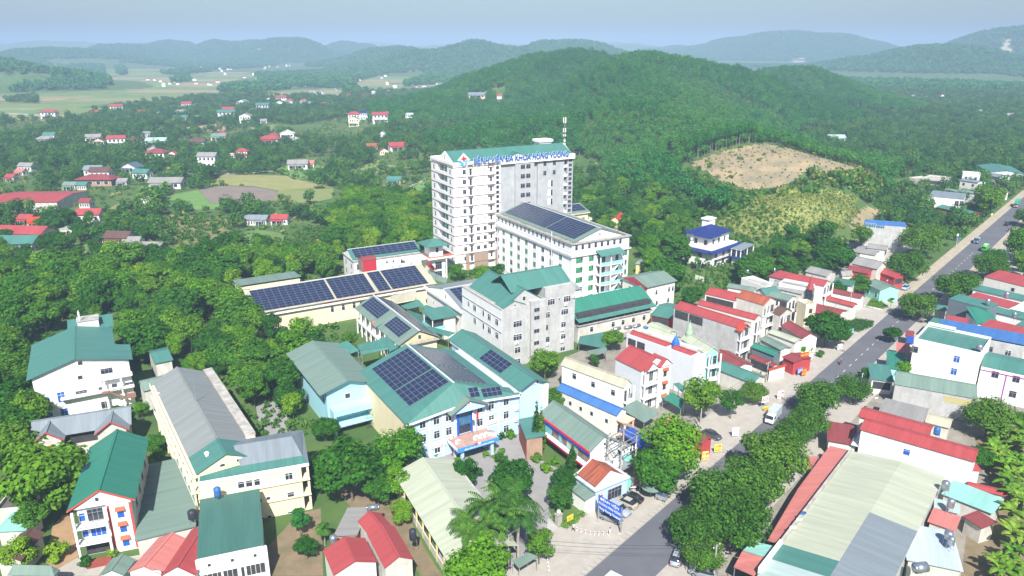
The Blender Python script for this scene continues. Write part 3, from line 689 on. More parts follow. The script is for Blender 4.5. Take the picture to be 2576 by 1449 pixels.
# --- yellow building with solar roof behind the ward block
yb=Bld('yellow_building','yellow building with solar roof behind the white ward block',T(1,1,1560,190),None,12,16,ang=29,L=21)
yb.walls('yellowp',12,inset=.6);yb.band(11.6,.5,.15,wallm('cream'));yb.gable('greygreen','x',2.2,.2,cap=M_ridge);yb.wins('x1',(3,6,9),(8.6,5.2),1.2,1.4,out=-.6);yb.wins('y0',(10,14,18),(8.6,),1.4,1.2,out=-.6)
roof_solar(yb,'lo','x',0,21,0,16,12,2.2,4.5,20.3,.22,.94,7,3,'solar array on the yellow building behind the ward block')
MB().box(21.0,23.0,1,5,8.0,8.2).box(22.9,23.0,1,5,8.2,9.1).obj('balcony',wallm('yellowp'),yb.e);yb.rail('x1',1,5,8.2,1.0,M_rail,1.9)

# --- grey concrete block in the middle of the compound
D_=S(1700,980,3.45)
m5=Bld('concrete_block','five-storey block with bare grey cement front, white side and teal gables',D_(628,630),None,16.3,22.6,ang=30,L=23.6)
m5.walls('cement',16.3,[(0,0),(7.9,0),(7.9,.7),(8.7,.7),(8.7,0),(13.3,0),(13.3,1.0),(14.0,1.0),(14.0,1.7),(23.6,1.7),(23.6,22.6),(0,22.6)])
m5.walls('cement',19.3,[(14.0,1.7),(23.6,1.7),(23.6,14),(14.0,14)],z0=16.3,name='upper_wall')
MB().box(-.06,-.003,.05,22.6,0,16.5).obj('side_plaster',wallm('white'),m5.e)
b=MB()
for z in(13.6,9.9):b.box(-.2,-.062,0,22.7,z,z+.28)
b.box(-.12,-.062,0,22.7,16.1,16.5);m5.part('string_course',b,mat('band_grey',(.40,.40,.40),.9,.2))
for z in(11.4,7.7):m5.wins('x0',(2.5,6.6,14.9),(z,),1.7,1.7,'white',out=.06);m5.win('x0',9.9,z+.1,1.0,1.7,'white',out=.06)
m5.win('x0',18.5,11.6,1.2,1.5,'white',out=.06)
for z in(10.9,7.2,3.6,.3):m5.win('y0',4.6,z,2.5 if z>7 else 1.7,1.6,'white')
for z in(14.0,11.8,8.1,4.7,1.1):m5.win('y0',10.4,z,1.55,1.0)
m5.win('y0',15.9,14.4,2.2,1.6,'white',out=-1.7);m5.win('y0',21.0,14.4,2.2,1.6,'white',out=-1.7);m5.win('y0',18.4,15.2,.5,.6,'white',out=-1.7)
m5.win('y0',14.9,10.9,1.3,1.6,'white',out=-1.7);m5.win('y0',20.3,10.9,2.2,1.5,'white',out=-1.7)
m5.win('y0',14.5,7.5,1.0,1.4,out=-1.7);m5.win('y0',20.0,7.3,1.5,1.5,'white',out=-1.7);m5.win('y0',14.8,4.0,1.4,1.4,out=-1.7);m5.win('y0',20.0,3.9,1.5,1.4,'white',out=-1.7);m5.win('y0',19.9,.4,1.5,1.2,'white',out=-1.7)
# cross gables: long one along the side, one along the front
m5.gable('teal','y',4.0,.2,z=16.3,x0=1.1,x1=13.6,y0=1.3,y1=20.5,end=.25,name='roof')
b=MB();b.add([(1.2,1.35,16.2),(13.5,1.35,16.2),(7.35,1.35,20.2),(1.2,1.65,16.2),(13.5,1.65,16.2),(7.35,1.65,20.2)],[(0,1,2),(3,5,4),(0,2,5,3),(1,4,5,2)]);b.box(8.7,13.5,0.003,1.35,16.3,16.9)
b.add([(0.6,.15,16.3),(7.2,.15,16.3),(3.9,.15,17.7),(.6,.4,16.3),(7.2,.4,16.3),(3.9,.4,17.7)],[(0,1,2),(3,5,4),(0,2,5,3),(1,4,5,2)]);m5.part('gable_wall',b,wallm('cement'))
m5.gable('teal','y',1.4,.1,z=16.35,x0=.5,x1=7.3,y0=.3,y1=4.5,end=.1,name='porch_roof');m5.win('y0',7.3,17.2,.9,1.1,'slot',out=-1.35);m5.win('y0',3.9,16.6,.45,.5,'slot',out=-.15)
m5.gable('teal','x',3.2,.1,z=19.2,x0=4.5,x1=23.0,y0=3.0,y1=14.0,end=.1,name='roof');MB().box(.1,13.9,1.9,22.4,16.3,16.42).obj('roof_deck',M_concrete,m5.e)
b=MB();b.box(22.7,23.55,2.0,13.8,19.3,19.5);b.add([(22.9,3.1,19.2),(22.9,13.9,19.2),(22.9,8.5,22.3),(23.1,3.1,19.2),(23.1,13.9,19.2),(23.1,8.5,22.3)],[(0,2,1),(3,4,5),(0,3,5,2),(1,2,5,4)]);m5.part('gable_wall',b,wallm('cement'))

# --- long two-tier green roofed annex
ae=Bld('green_roofed_annex','long low annex with two-tier bright green metal roof beside the concrete block',T(1,1,1795,975),None,7,11,ang=30,L=27.5)
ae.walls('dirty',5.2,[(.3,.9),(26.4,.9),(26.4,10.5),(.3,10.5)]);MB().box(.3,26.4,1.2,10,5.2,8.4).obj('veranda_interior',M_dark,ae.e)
b=MB();b.box(.1,26.8,.5,1.3,5.0,5.4);ae.part('ledge',b,M_concrete)
for k in range(9):MB().box(.4+k*3.2,.55+k*3.2,.7,.85,5.2,7.0).obj('post',M_metal,ae.e)
for x0 in(.4,6.9,15.8,22.4):ae.rail('y0',x0,x0+3.8,5.4,.9,M_dark,-.75)
ae.mono('teal',6.6,7.5,over=.2,y0=-.2,y1=2.2,name='lower_roof');ae.mono('green',7.6,11.0,over=.1,y0=1.6,y1=7.3);ae.mono('green',11.0,8.5,over=.1,y0=7.3,y1=11,name='back_roof')
for x in(5.0,12.6,16.2,20.0,24.0):ae.win('y0',x,2.6,1.1,1.5,'white',out=-.9)
# --- grey roofed house behind the annex
gh=Bld('grey_roofed_house','white house with wide grey-green gable roof and red gable end behind the green annex',T(1,1,2310,720),None,9,12,ang=33,L=12.3)
gh.walls('offwhite',9,inset=.3,gable='x',rise=1.6);gh.gable('greygreen','x',1.7,.3,cap=True);gh.wins('y0',(4.2,9.6,11.2),(5.8,),.8,1.5,'white',out=-.3);gh.wins('y0',(2.0,4.6,9.5),(2.3,),.9,1.4,'white',out=-.3);gh.wins('x0',(4,8),(5.6,),out=-.3)
MB().add([(-.35,.3,9.1),(-.35,11.7,9.1),(-.35,6,10.75),(-.33,.3,7.4),(-.33,6,9.0)],[(0,3,4,2),(0,2,1)]).obj('red_gable',mat('red_sheet',(.42,.03,.05),.5),gh.e)

# --- white solar building left of the tower
gs=Bld('white_solar_building','white two-storey building with teal edged solar roof left of the tower base',T(1,1,85,525),None,8,13.8,ang=28.5,L=26.4)
gs.walls('white',8,inset=.5,gable='x',rise=2.5);gs.band(7.6,.4,.3,M_concrete,x0=.5,x1=25.9,y0=.5,y1=13.3);gs.gable('teal','x',2.6,-.6,end=-.3,cap=M_ridge)
roof_solar(gs,'lo','x',0,26.4,0,13.8,8,2.6,1.6,25.3,.24,.93,10,4,'solar array on the white building left of the tower')
for x in(18.6,23.3):gs.win('y0',x,4.8,1.7,1.5,'white',out=-.5)
gs.win('y0',2.0,4.6,.8,2.0,out=-.5);gs.win('y0',6.8,4.6,.8,1.6,out=-.5);gs.win('y0',12.6,5.6,.7,.7,'white',out=-.5);gs.win('y0',15.0,5.6,.7,.7,'white',out=-.5)
gs.wins('x0',(3.5,10.0),(4.6,1.3),.9,1.7,out=-.5);gs.win('x0',6.8,11-2.6,.5,.8,'slot',out=-.5)
rb=Bld('stair_housing','red metal clad stair housing on a cream base in front of the white solar building',T(1,1,165,605),None,7.2,4.6,ang=30,L=4.7,cat='stair housing')
MB().box(0,4.7,0,4.6,0,7.2).obj('base',wallm('cream'),rb.e);MB().box(-.05,4.75,-.05,4.65,7.2,11.2).obj('body',mat('sheet_brown',(.30,.22,.20),.5,.2,stripe=(1,.25)),rb.e);MB().box(-.0,4.8,-.09,-.055,7.1,11.0).obj('front_sheet',mat('sheet_red',(.36,.02,.035),.5,.1),rb.e)
b=MB()
for k in range(6):
    a0,a1=k/6,(k+1)/6;f=lambda q:11.15+.75*math.sin(math.pi*q);b.slab([(-.15,-.2+5*a0,f(a0)),(4.9,-.2+5*a0,f(a0)),(4.9,-.2+5*a1,f(a1)),(-.15,-.2+5*a1,f(a1))],.06)
b.obj('roof',roofm('maroon',1),rb.e)
# pavilion tower with hip roof
pv_=Bld('stair_pavilion','small white pavilion with teal hip roof between the solar building and the tower',T(1,1,665,495),None,8.2,6.0,ang=29,L=6.0)
MB().box(0,6,0,6,0,7.6).obj('wall',wallm('white'),pv_.e);MB().box(-1.0,10.0,-1.6,6.4,7.6,8.1).obj('slab',wallm('white'),pv_.e);MB().box(.4,5.4,.4,5.4,8.1,12.4).obj('upper_wall',wallm('white'),pv_.e);MB().box(-.6,9.6,-1.2,6,8.1,8.14).obj('tiles',mat('tile_red',(.40,.14,.11),.8,.2,2.),pv_.e)
pv_.hip('teal',1.9,1.8,z=12.4,x0=.2,x1=5.6,y0=.2,y1=5.6);pv_.win('y0',3.2,9.6,1.0,1.7,'white',out=-.4);pv_.win('y0',3.4,3.5,2.4,2.6);pv_.win('y0',3.4,.3,2.4,2.4)
for x,y in((9.4,-1.3),(9.4,5.8),(5.8,-1.3)):MB().box(x,x+.35,y,y+.35,0,7.6).obj('column',wallm('white'),pv_.e)
b=MB();b.box(-8.5,-1.0,1.0,5.6,7.4,7.9);pv_.part('bridge',b,wallm('white'))
for x in(-8.2,-5.8,-3.4):MB().box(x,x+.5,1.2,1.6,0,7.4).obj('column',wallm('white'),pv_.e)
b=MB();b.slab([(-3,-2.2,7.2),(-1,-2.2,7.2),(1.6,-2.2,4.2),(-.4,-2.2,4.2)],.1);b.slab([(-1.2,-3.4,7.0),(-.4,-1.6,7.0),(1.8,-1.8,4.0),(1,-3.6,4.0)],.1);pv_.part('ramp_roof',b,roofm('red',0))

# --- long solar building
HH=S(880,960,2.927)
ls=Bld('long_solar_building','long cream building whose whole front roof slope is covered with solar panels',HH(980,515),None,7.0,24.0,ang=30.3,L=56.5)
sh=-20.0;ls.e.location=ls.o=ls.o+ls.ux*sh
ls.walls('cream',6.9,[(.6,.9),(55.8,.9),(55.8,23),(.6,23)],gable=None);ls.band(6.2,.25,.25,M_trimw,x0=.6,x1=55.8,y0=.9,y1=23);MB().box(.3,56.2,.1,.9,5.9,6.15).obj('ledge',M_trimw,ls.e)
MB().box(20,46,.5,.9,6.45,6.85).obj('red_gutter',mat('gutter_red',(.45,.10,.11),.6,.25),ls.e)
ls.gable('beige','x',3.6,.0,z=7.0,end=.3,cap=M_ridge)
for x in(.6,55.6):b=MB().add([(x,.9,6.8),(x,23.1,6.8),(x,12,10.4),(x+.2,.9,6.8),(x+.2,23.1,6.8),(x+.2,12,10.4)],[(0,2,1),(3,4,5),(0,3,5,2),(1,2,5,4)]);ls.part('gable_wall',b,wallm('brickw'))
for k,(a0,a1,n) in enumerate(((1.2,23.6,11),(24.2,36.4,6),(37.6,41.6,2),(42.1,54.2,6))):
    roof_solar(ls,'lo','x',0,0,0,24,7.0,3.6,a0,a1,.06,.95,n,9,('eleven column solar array at the tree end of the long solar building','six column solar array in the middle of the long solar building','narrow two column solar array on the long solar building','six column solar array at the tower end of the long solar building')[k])
for x in(22.6,26.0,29.4,31.6):ls.win('y0',x,3.4,.9,1.7,'white',out=-.9)
lw=Bld('rear_wing','low wing with faded grey-green roof behind the long solar building',HH(40,350),None,6.5,9,ang=30.3,L=20)
lw.walls('cream',6.4,inset=.4);lw.mono('greygreen',7.2,6.6,over=.1)
# --- gabled solar building (white gable facing the courtyard)
ib=Bld('white_gabled_building','white gabled building with grey roof and solar panels behind the concrete block',T(1,1,905,905),None,8.0,25.5,ang=30,L=42)
ib.walls('white',8.0,inset=.4,gable='x',rise=3.0);ib.gable('slate','x',3.1,.1,end=-.5,cap=M_ridge)
b=MB();b.box(-.3,.1,-.3,25.8,7.6,8.6);ib.part('parapet',b,wallm('white'));ib.win('x0',11.0,8.6,.7,1.2,'slot',out=-.4);ib.wins('x0',(4,20),(4.2,),.6,.8,'white',out=-.4)
roof_solar(ib,'lo','x',0,0,0,25.5,8.0,3.1,2.0,16.0,.28,.93,7,6,'solar array on the white gabled building behind the concrete block')
# --- teal roofed ward with solar panels
N_=S(1280,1100,4.829)
jb=Bld('teal_solar_ward','two-storey ward with green gable roof carrying solar arrays on both slopes',N_(1060,935),None,7.5,32.9,ang=30.6,L=10.9)
jb.walls('yellowp',7.4,[(.7,.4),(10.4,.4),(10.4,32.4),(.7,32.4)],gable=None);MB().box(-.5,.66,2,32,3.6,3.9).obj('veranda_floor',wallm('pgrey'),jb.e);jb.rail('x0',2,32,3.9,1.0,M_trimw,.45)
for k in range(9):MB().box(-.5,-.2,2+k*3.7,2.3+k*3.7,0,7.2).obj('column',wallm('white'),jb.e)
for k in range(8):
    for z in(4.0,.3):jb.win('x0',4+k*3.7,z,1.6,2.2,('dark','white','blue')[k%3],out=-.69)
b=MB();b.add([(.7,.3,7.3),(10.4,.3,7.3),(5.5,.3,10.1),(.7,.5,7.3),(10.4,.5,7.3),(5.5,.5,10.1)],[(0,1,2),(3,5,4),(0,2,5,3),(1,4,5,2)]);jb.part('gable_wall',b,mat('wall_stained',(.68,.55,.32),.9,c2=(.50,.40,.25),scale=.6));jb.win('y0',5.6,7.9,.8,1.1,'slot',out=-.3)
MB().box(.2,10.8,-.5,.3,6.9,7.2).obj('ledge',M_concrete,jb.e);jb.gable('greygreen','y',2.8,.5,end=.2,cap=M_ridge)
jb.mono('greygreen',7.6,9.2,axis='x',over=.1,x0=-.9,x1=3.2,y0=14.8,y1=17.6,name='dormer_roof')
MB().box(-.8,.2,17.7,18.2,6.6,8.1).obj('orange_panel',mat('panel_orange',(.55,.18,.06),.6),jb.e)
roof_solar(jb,'lo','y',0,10.9,0,0,7.5,2.8,3.0,13.4,.20,.86,6,5,'lower solar array on the left slope of the teal ward near its gable')
roof_solar(jb,'lo','y',0,10.9,0,0,7.5,2.8,18.6,31.6,.22,.90,7,5,'upper solar array on the left slope of the teal ward')
roof_solar(jb,'hi','y',0,10.9,0,0,7.5,2.8,1.2,15.5,.10,.93,9,5,'near half of the solar strip on the right slope of the teal ward')
roof_solar(jb,'hi','y',0,10.9,0,0,7.5,2.8,16.0,31.8,.10,.93,10,5,'far half of the solar strip on the right slope of the teal ward')
# courtyard roofs between the wards
def canopy(name,label,pts,key,th=.1,legs=True,ax=0,zb=0,cat='canopy',group=None):
    """sheet roof over given (pixel, height) corners on posts"""
    q=[P(uv,z) for uv,z in pts];c=sum(q,Vector())/len(q);c.z=0
    e=empty(name,c,0,label,cat,group);b=MB();b.slab([p-c for p in q],th);b.obj('roof',roofm(key,ax) if isinstance(key,str) else key,e)
    if legs:
        for p in q:r=c+(p-c)*.93;MB().box(r.x-c.x-.06,r.x-c.x+.06,r.y-c.y-.06,r.y-c.y+.06,zb,p.z-.15).obj('post',M_metal,e)
    return e
canopy('courtyard_roof','dark teal sheet roof over the courtyard between the solar wards',[(T(1,1,490,885),4),(T(1,1,700,960),4),(T(1,1,690,1010),4),(T(1,1,560,1005),4)],'dgreen')
canopy('courtyard_roof','teal lean-to roof below the beige corner roof in the courtyard',[(T(1,1,412,845),5),(T(1,1,585,812),6),(T(1,1,625,855),5.5),(T(1,1,500,885),4.6)],'teal')
canopy('courtyard_roof','narrow teal roof along the white gabled building wall',[(T(1,1,605,868),5),(T(1,1,640,850),5.6),(T(1,1,790,910),5.6),(T(1,1,700,935),5)],'teal')
canopy('link_roof','teal link roof running to the entrance building between courtyard and concrete block',[(T(1,1,650,1010),5),(T(1,1,860,1060),5.2),(T(1,1,810,1090),5.2),(T(1,1,670,1050),5)],'teal')
canopy('corner_roof','beige flat sheet roof at the end of the long solar building',[(T(1,1,370,785),7),(T(1,1,560,735),7.4),(T(1,1,570,800),6.8),(T(1,1,410,838),6.6)],'beige')
canopy('slope_roof','pale green sheet roof beside the beige end of the long solar building',[(T(1,1,650,590),7.6),(T(1,1,800,655),6),(T(1,1,790,690),5.6),(T(1,1,700,660),6.6)],'greygreen')
bp_=Bld('balcony_pavilion','small teal roofed pavilion with aqua balcony rail beside the courtyard',T(1,1,690,960),None,7.0,6.5,ang=30,L=7.5)
bp_.walls('offwhite',6.6,[(3.6,.5),(7.2,.5),(7.2,6),(3.6,6)]);MB().box(-.6,3.6,-.6,6,3.4,3.7).obj('balcony_slab',wallm('white'),bp_.e);MB().box(-.6,-.5,-.6,6,3.7,4.7).box(-.5,3.5,-.6,-.5,3.7,4.7).obj('balcony_rail',M_rail,bp_.e)
for p in((-.3,-.3),(-.3,5.6)):MB().box(p[0],p[0]+.2,p[1],p[1]+.2,0,6.6).obj('post',wallm('white'),bp_.e)
MB().box(.6,3.55,.8,5.8,3.7,6.4).obj('room',M_dark,bp_.e);bp_.mono('teal',6.9,7.6,over=.4)

# --- entrance building with blue glazing
L_=S(1360,1260,1.574)
eb=Bld('entrance_building','pale blue three-storey entrance building with blue glass bay and solar roof',L_(270,515),None,10.0,28.0,ang=31,L=25.6)
eb.walls('pblue',10.0,[(.4,.8),(25.6,.8),(25.6,27.6),(.4,27.6)])
MB().box(-.25,.38,1.2,27.6,0,9.7).obj('side_wall',wallm('yellowp'),eb.e)
wz=(7.65,4.5,1.2)
for x in(3.3,6.3,9.0,16.2,18.9,22.5):
    for k,z in enumerate(wz):
        if z<2 and x in(3.3,16.2,18.9,9.0):continue
        eb.win('y0',x,z,1.2,1.7,'white',out=-.8);MB().box(x-.8,x+.8,.65,.8,z-.2,z-.08).obj('sill',M_trimw,eb.e)
eb.win('y0',3.3,1.0,.9,1.1,'blue',out=-.8)
for x in(4.8,7.7,10.4,14.8,17.5,20.7):MB().box(x-.15,x+.15,.68,.797,0,9.6).obj('pilaster',M_trimw,eb.e)
for z in(3.6,6.8):MB().box(.4,25.6,.72,.797,z,z+.15).obj('string_course',M_trimw,eb.e)
# glass bay
g=MB();g.box(11.0,14.2,.62,.8,4.0,9.6);eb.part('glass_bay_back',g,M_royal)
for r in range(6):
    for c in range(4):
        x0=11.3+c*.66;z0=4.1+r*.92;MB().box(x0,x0+.60,.55,.61,z0,z0+.86).obj('glass_pane',M_glass2 if r>1 else M_glass,eb.e)
b=MB();b.box(10.85,11.15,.4,.8,3.8,9.7);b.box(14.05,14.35,.4,.8,3.8,9.7);eb.part('blue_jamb',b,mat('jamb_blue',(.015,.09,.50),.5));b=MB();b.box(11.2,14.0,.5,.56,4.0,4.08);b.box(11.2,14.0,.5,.56,9.55,9.7);eb.part('glass_frame',b,M_frame)
# roof: main gable over the depth, hip-like front lobes, small front pediment
eb.gable('teal','y',4.2,.6,z=10.0,x0=.0,x1=23.6,y0=3.8,y1=27.6,end=.2,cap=M_ridge)
b=MB()
zr=14.32
b.slab([(-.6,-.1,9.8),(12.4,-.1,11.2),(11.8,3.6,zr)],.1);b.slab([(-.6,-.1,9.8),(11.8,3.6,zr),(-.6,3.6,9.92)],.1);b.slab([(12.4,-.1,11.2),(25.2,-.1,9.8),(11.8,3.6,zr)],.1);b.slab([(25.2,-.1,9.8),(25.2,3.6,9.92),(11.8,3.6,zr)],.1);eb.part('front_roof',b,roofm('teal',0))
b=MB();b.add([(-.6,-.15,9.3),(12.4,-.15,10.7),(25.4,-.15,9.3),(25.4,-.15,9.72),(12.4,-.15,11.12),(-.6,-.15,9.72),(-.6,.3,9.3),(12.4,.3,10.7),(25.4,.3,9.3),(25.4,.3,9.72),(12.4,.3,11.12),(-.6,.3,9.72)],[(0,1,4,5),(1,2,3,4),(5,4,10,11),(4,3,9,10),(0,6,7,1),(1,7,8,2),(0,5,11,6),(2,8,9,3)]);eb.part('fascia',b,M_trimw)
MB().add([(.4,.79,10),(25.6,.79,10),(12.4,.79,11.1)],[(0,1,2)]).obj('gable_wall',wallm('pblue'),eb.e)
# front pediment
b=MB();b.slab([(8.4,-1.5,9.9),(12.8,-1.5,12.3),(12.8,2.0,12.3),(8.4,2.0,9.9)],.12);b.slab([(12.8,-1.5,12.3),(17.6,-1.5,10.1),(17.6,2.0,10.1),(12.8,2.0,12.3)],.12);eb.part('pediment_roof',b,roofm('greygreen',1))
b=MB();b.add([(9.3,-.9,9.6),(16.5,-.9,9.6),(16.5,-.9,10.3),(12.8,-.9,12.1),(9.3,-.9,10.2),(9.3,.2,9.6),(16.5,.2,9.6)],[(0,1,2,3,4),(0,5,6,1)]);eb.part('pediment_wall',b,wallm('pblue'))
b=MB();b.tube((12.8,-.95,11.2),(12.8,-1.0,11.2),.55,n=16);eb.part('emblem_disc',b,M_swhite);b=MB();b.add([(12.35,-1.02,11.25),(12.8,-1.02,10.75),(13.25,-1.02,11.5),(12.8,-1.02,11.05)],[(0,1,2,3)]);eb.part('emblem_mark',b,M_royal);MB().box(12.7,12.95,-1.03,-1.01,11.25,11.55).obj('emblem_cross',M_red,eb.e)
roof_solar(eb,'lo','y',0,23.6,0,0,10.0,4.2,4.6,12.2,.20,.95,4,8,'front solar array on the left slope of the entrance building roof')
roof_solar(eb,'lo','y',0,23.6,0,0,10.0,4.2,12.6,25.6,.20,.95,7,8,'rear solar array on the left slope of the entrance building roof')
roof_solar(eb,'hi','y',0,23.6,0,0,10.0,4.2,5.0,13.6,.28,.95,5,7,'front solar array on the right slope of the entrance building roof')
roof_solar(eb,'hi','y',0,23.6,0,0,10.0,4.2,14.2,25.6,.28,.95,6,7,'rear solar array on the right slope of the entrance building roof')
e1_=Vector((12.8,0,-1.4)).normalized();e2_=Vector((-.6,3.7,3.12));e2_=(e2_-e1_*e2_.dot(e1_)).normalized();p0_=Vector((12.4,-.1,11.2))
solar(eb,p0_+e1_*4.4+e2_*.5,e1_*4.6,e2_*2.0,4,2,'small solar array above the front eave beside the pediment');solar(eb,p0_+e1_*1.6+e2_*.9,e1_*2.2,e2_*2.2,2,2,'tiny four panel solar array behind the front pediment')
# porch with terrace
b=MB();b.box(8.4,17.7,-4.3,.7,3.2,3.75);eb.part('porch_slab',b,wallm('pblue'));MB().box(8.55,17.55,-4.15,.65,3.752,3.80).obj('porch_tiles',mat('tile_pink',(.40,.25,.21),.8,.25,1.2,bump=.2),eb.e)
for x in(9.4,16.2):
    for y in(-3.9,-.8):MB().box(x,x+.6,y,y+.6,0,3.2).obj('porch_column',wallm('pblue'),eb.e)
b=MB();b.box(8.3,17.8,-4.42,-4.32,3.0,3.95);eb.part('porch_banner',b,flat('banner_blue',(.05,.26,.62)));link('banner_text',text_mesh('banner_text','BỆNH VIỆN ĐA KHOA HÙNG VƯƠNG',.38,.01,.006,M_swhite,'CENTER',6.6),eb.e,(13.2,-4.44,3.22))
MB().box(12.2,12.8,-4.45,-4.42,3.72,4.12).obj('flag_emblem',M_red,eb.e);MB().box(12.95,13.5,-4.45,-4.42,3.72,4.12).obj('flag_emblem',M_swhite,eb.e)
b=MB();b.add([(8.28,-.2,3.3),(8.28,-4.4,3.3),(8.28,-4.4,4.0),(8.28,-.2,4.0)],[(0,1,2,3)]);eb.part('porch_edge',b,M_swhite);MB().box(9.2,16.6,-.2,.6,0,.2).obj('entrance_step',mat('step_red',(.25,.06,.04),.8),eb.e);MB().box(9.8,15.8,.7,.79,.2,3.0).obj('entrance_glass',M_glass,eb.e)
for sx,tx in((4.7,'KHOA KHÁM BỆNH'),(17.9,'KHOA CẤP CỨU')):
    MB().box(sx,sx+3.6,.55,.62,2.5 if sx<9 else 4.3,3.5 if sx<9 else 5.3).obj('name_board',M_swhite,eb.e);link('board_text',text_mesh('board_text',tx,.34,.01,.006,M_red,'CENTER',3.0),eb.e,(sx+1.8,.54,2.7 if sx<9 else 4.5))
# --- right wing of the entrance building
rw=Bld('entrance_side_wing','long wing with teal roof and one small solar array beside the entrance building',T(1,1,1400,1440),None,11.2,33,ang=31.3,L=6.6)
rw.o=eb.o+eb.ux*25.62+eb.uy*-.2;rw.e.location=rw.o;rw.g=eb.g;rw.e.rotation_euler[2]=eb.g;rw.ux,rw.uy=eb.ux,eb.uy
rw.walls('pblue',11.0,[(0.02,.5),(6.3,.5),(6.3,32.6),(.02,32.6)],gable=None);b=MB();b.add([(0.02,.5,10.9),(6.3,.5,10.9),(3.3,.5,12.4),(.02,.75,10.9),(6.3,.75,10.9),(3.3,.75,12.4)],[(0,1,2),(3,5,4),(0,2,5,3),(1,4,5,2)]);rw.part('gable_wall',b,wallm('pblue'))
rw.gable('teal','y',1.6,.55,z=11.0,end=.5);b=MB();b.box(-.35,-.05,-.2,33,10.0,10.9);rw.part('gutter_wall',b,wallm('offwhite'));rw.win('y0',4.4,11.1,.5,.6,'slot',out=-.5);MB().box(5.9,6.6,-.5,.4,0,10.8).obj('corner_fin',M_trimw,rw.e)
roof_solar(rw,'lo','y',0,6.6,0,0,11.0,1.6,8.6,18.4,.0,.95,6,3,'solar array on the long side wing of the entrance building')
# --- pale blue annex at the left
M_=S(1060,1260,1.95)
bx_=Bld('pale_blue_annex','pale aqua annex with wide green gable roof and a balcony left of the entrance building',M_(270,430),None,9.5,25.2,ang=31,L=12.6)
bx_.walls('lightaqua',9.4,[(1.6,.6),(11.6,.6),(11.6,24.6),(1.6,24.6)]);b=MB();b.add([(1.6,.6,9.3),(11.6,.6,9.3),(6.5,.6,11.1),(1.6,.8,9.3),(11.6,.8,9.3),(6.5,.8,11.1)],[(0,1,2),(3,5,4),(0,2,5,3),(1,4,5,2)]);bx_.part('gable_wall',b,wallm('lightaqua'))
bx_.gable('greygreen','y',1.9,.2,z=9.5,end=.6);bx_.win('y0',6.2,6.9,1.1,1.1,'white',out=-.6)
b=MB();b.box(2.0,12.6,-2.4,.6,4.6,5.9);b.box(2.0,12.6,-2.4,.6,1.9,2.3);b.box(2.0,2.5,-2.4,.6,0,4.6);b.box(12.1,12.6,-2.4,.6,0,4.6);bx_.part('balcony_frame',b,wallm('lightaqua'));bx_.win('y0',6.0,2.9,.7,1.5,'blue',out=-.6);bx_.win('y0',7.0,2.9,.7,1.5,'blue',out=-.6);bx_.rail('y0',9,12.0,2.3,.9,M_dark,2.3);bx_.rail('y0',9,12.0,.1,.9,M_dark,2.3)
for k,x in enumerate((3.4,4.6,5.8,7.0)):bx_.win('y0',x,.2,.55,1.7,'blue' if k==0 else 'dark',out=-.6)
for k in range(6):bx_.win('x0',3+k*3.6,6.0,1.1,1.6,'white' if k%2 else 'blue',out=-1.6)
for k,(nm,lb,pts,key) in enumerate((
    ('link_roof','teal gabled link roof behind the pale aqua annex',[(T(0,1,2510,1160),10),(T(1,1,45,1122),10.4),(T(1,1,135,1195),9.4),(T(1,1,20,1240),8.6)],'teal'),
    ('link_roof','dark teal flat link roof between annex and entrance building',[(T(1,1,115,1155),8),(T(1,1,285,1115),8),(T(1,1,355,1165),7.6),(T(1,1,140,1195),7.6)],'teal'),
    ('link_roof','lower teal lip of the flat link roof',[(T(1,1,140,1200),7.5),(T(1,1,350,1165),7.5),(T(1,1,356,1187),7.0),(T(1,1,150,1230),7.0)],'teal'),
    ('link_roof','sloping teal roof joining the teal solar ward',[(T(1,1,285,1105),7.4),(T(1,1,350,1090),7.4),(T(1,1,455,1160),6.8),(T(1,1,365,1205),6.4)],'teal'),
    ('side_roof','dark green sheet roof at the entrance building rear corner',[(T(1,1,1010-300,1190),8),(T(1,1,800,1175),8.6),(T(1,1,880,1230),8.2),(T(1,1,790,1240),7.8)],'teal'),
    ('side_roof','green lean-to between the pale aqua annex and the entrance building',[(T(1,2,275,150),4),(T(1,2,330,190),4.6),(T(1,2,360,245),4.2),(T(1,2,285,230),3.8)],'green'))):
    canopy(nm,lb,pts,key)
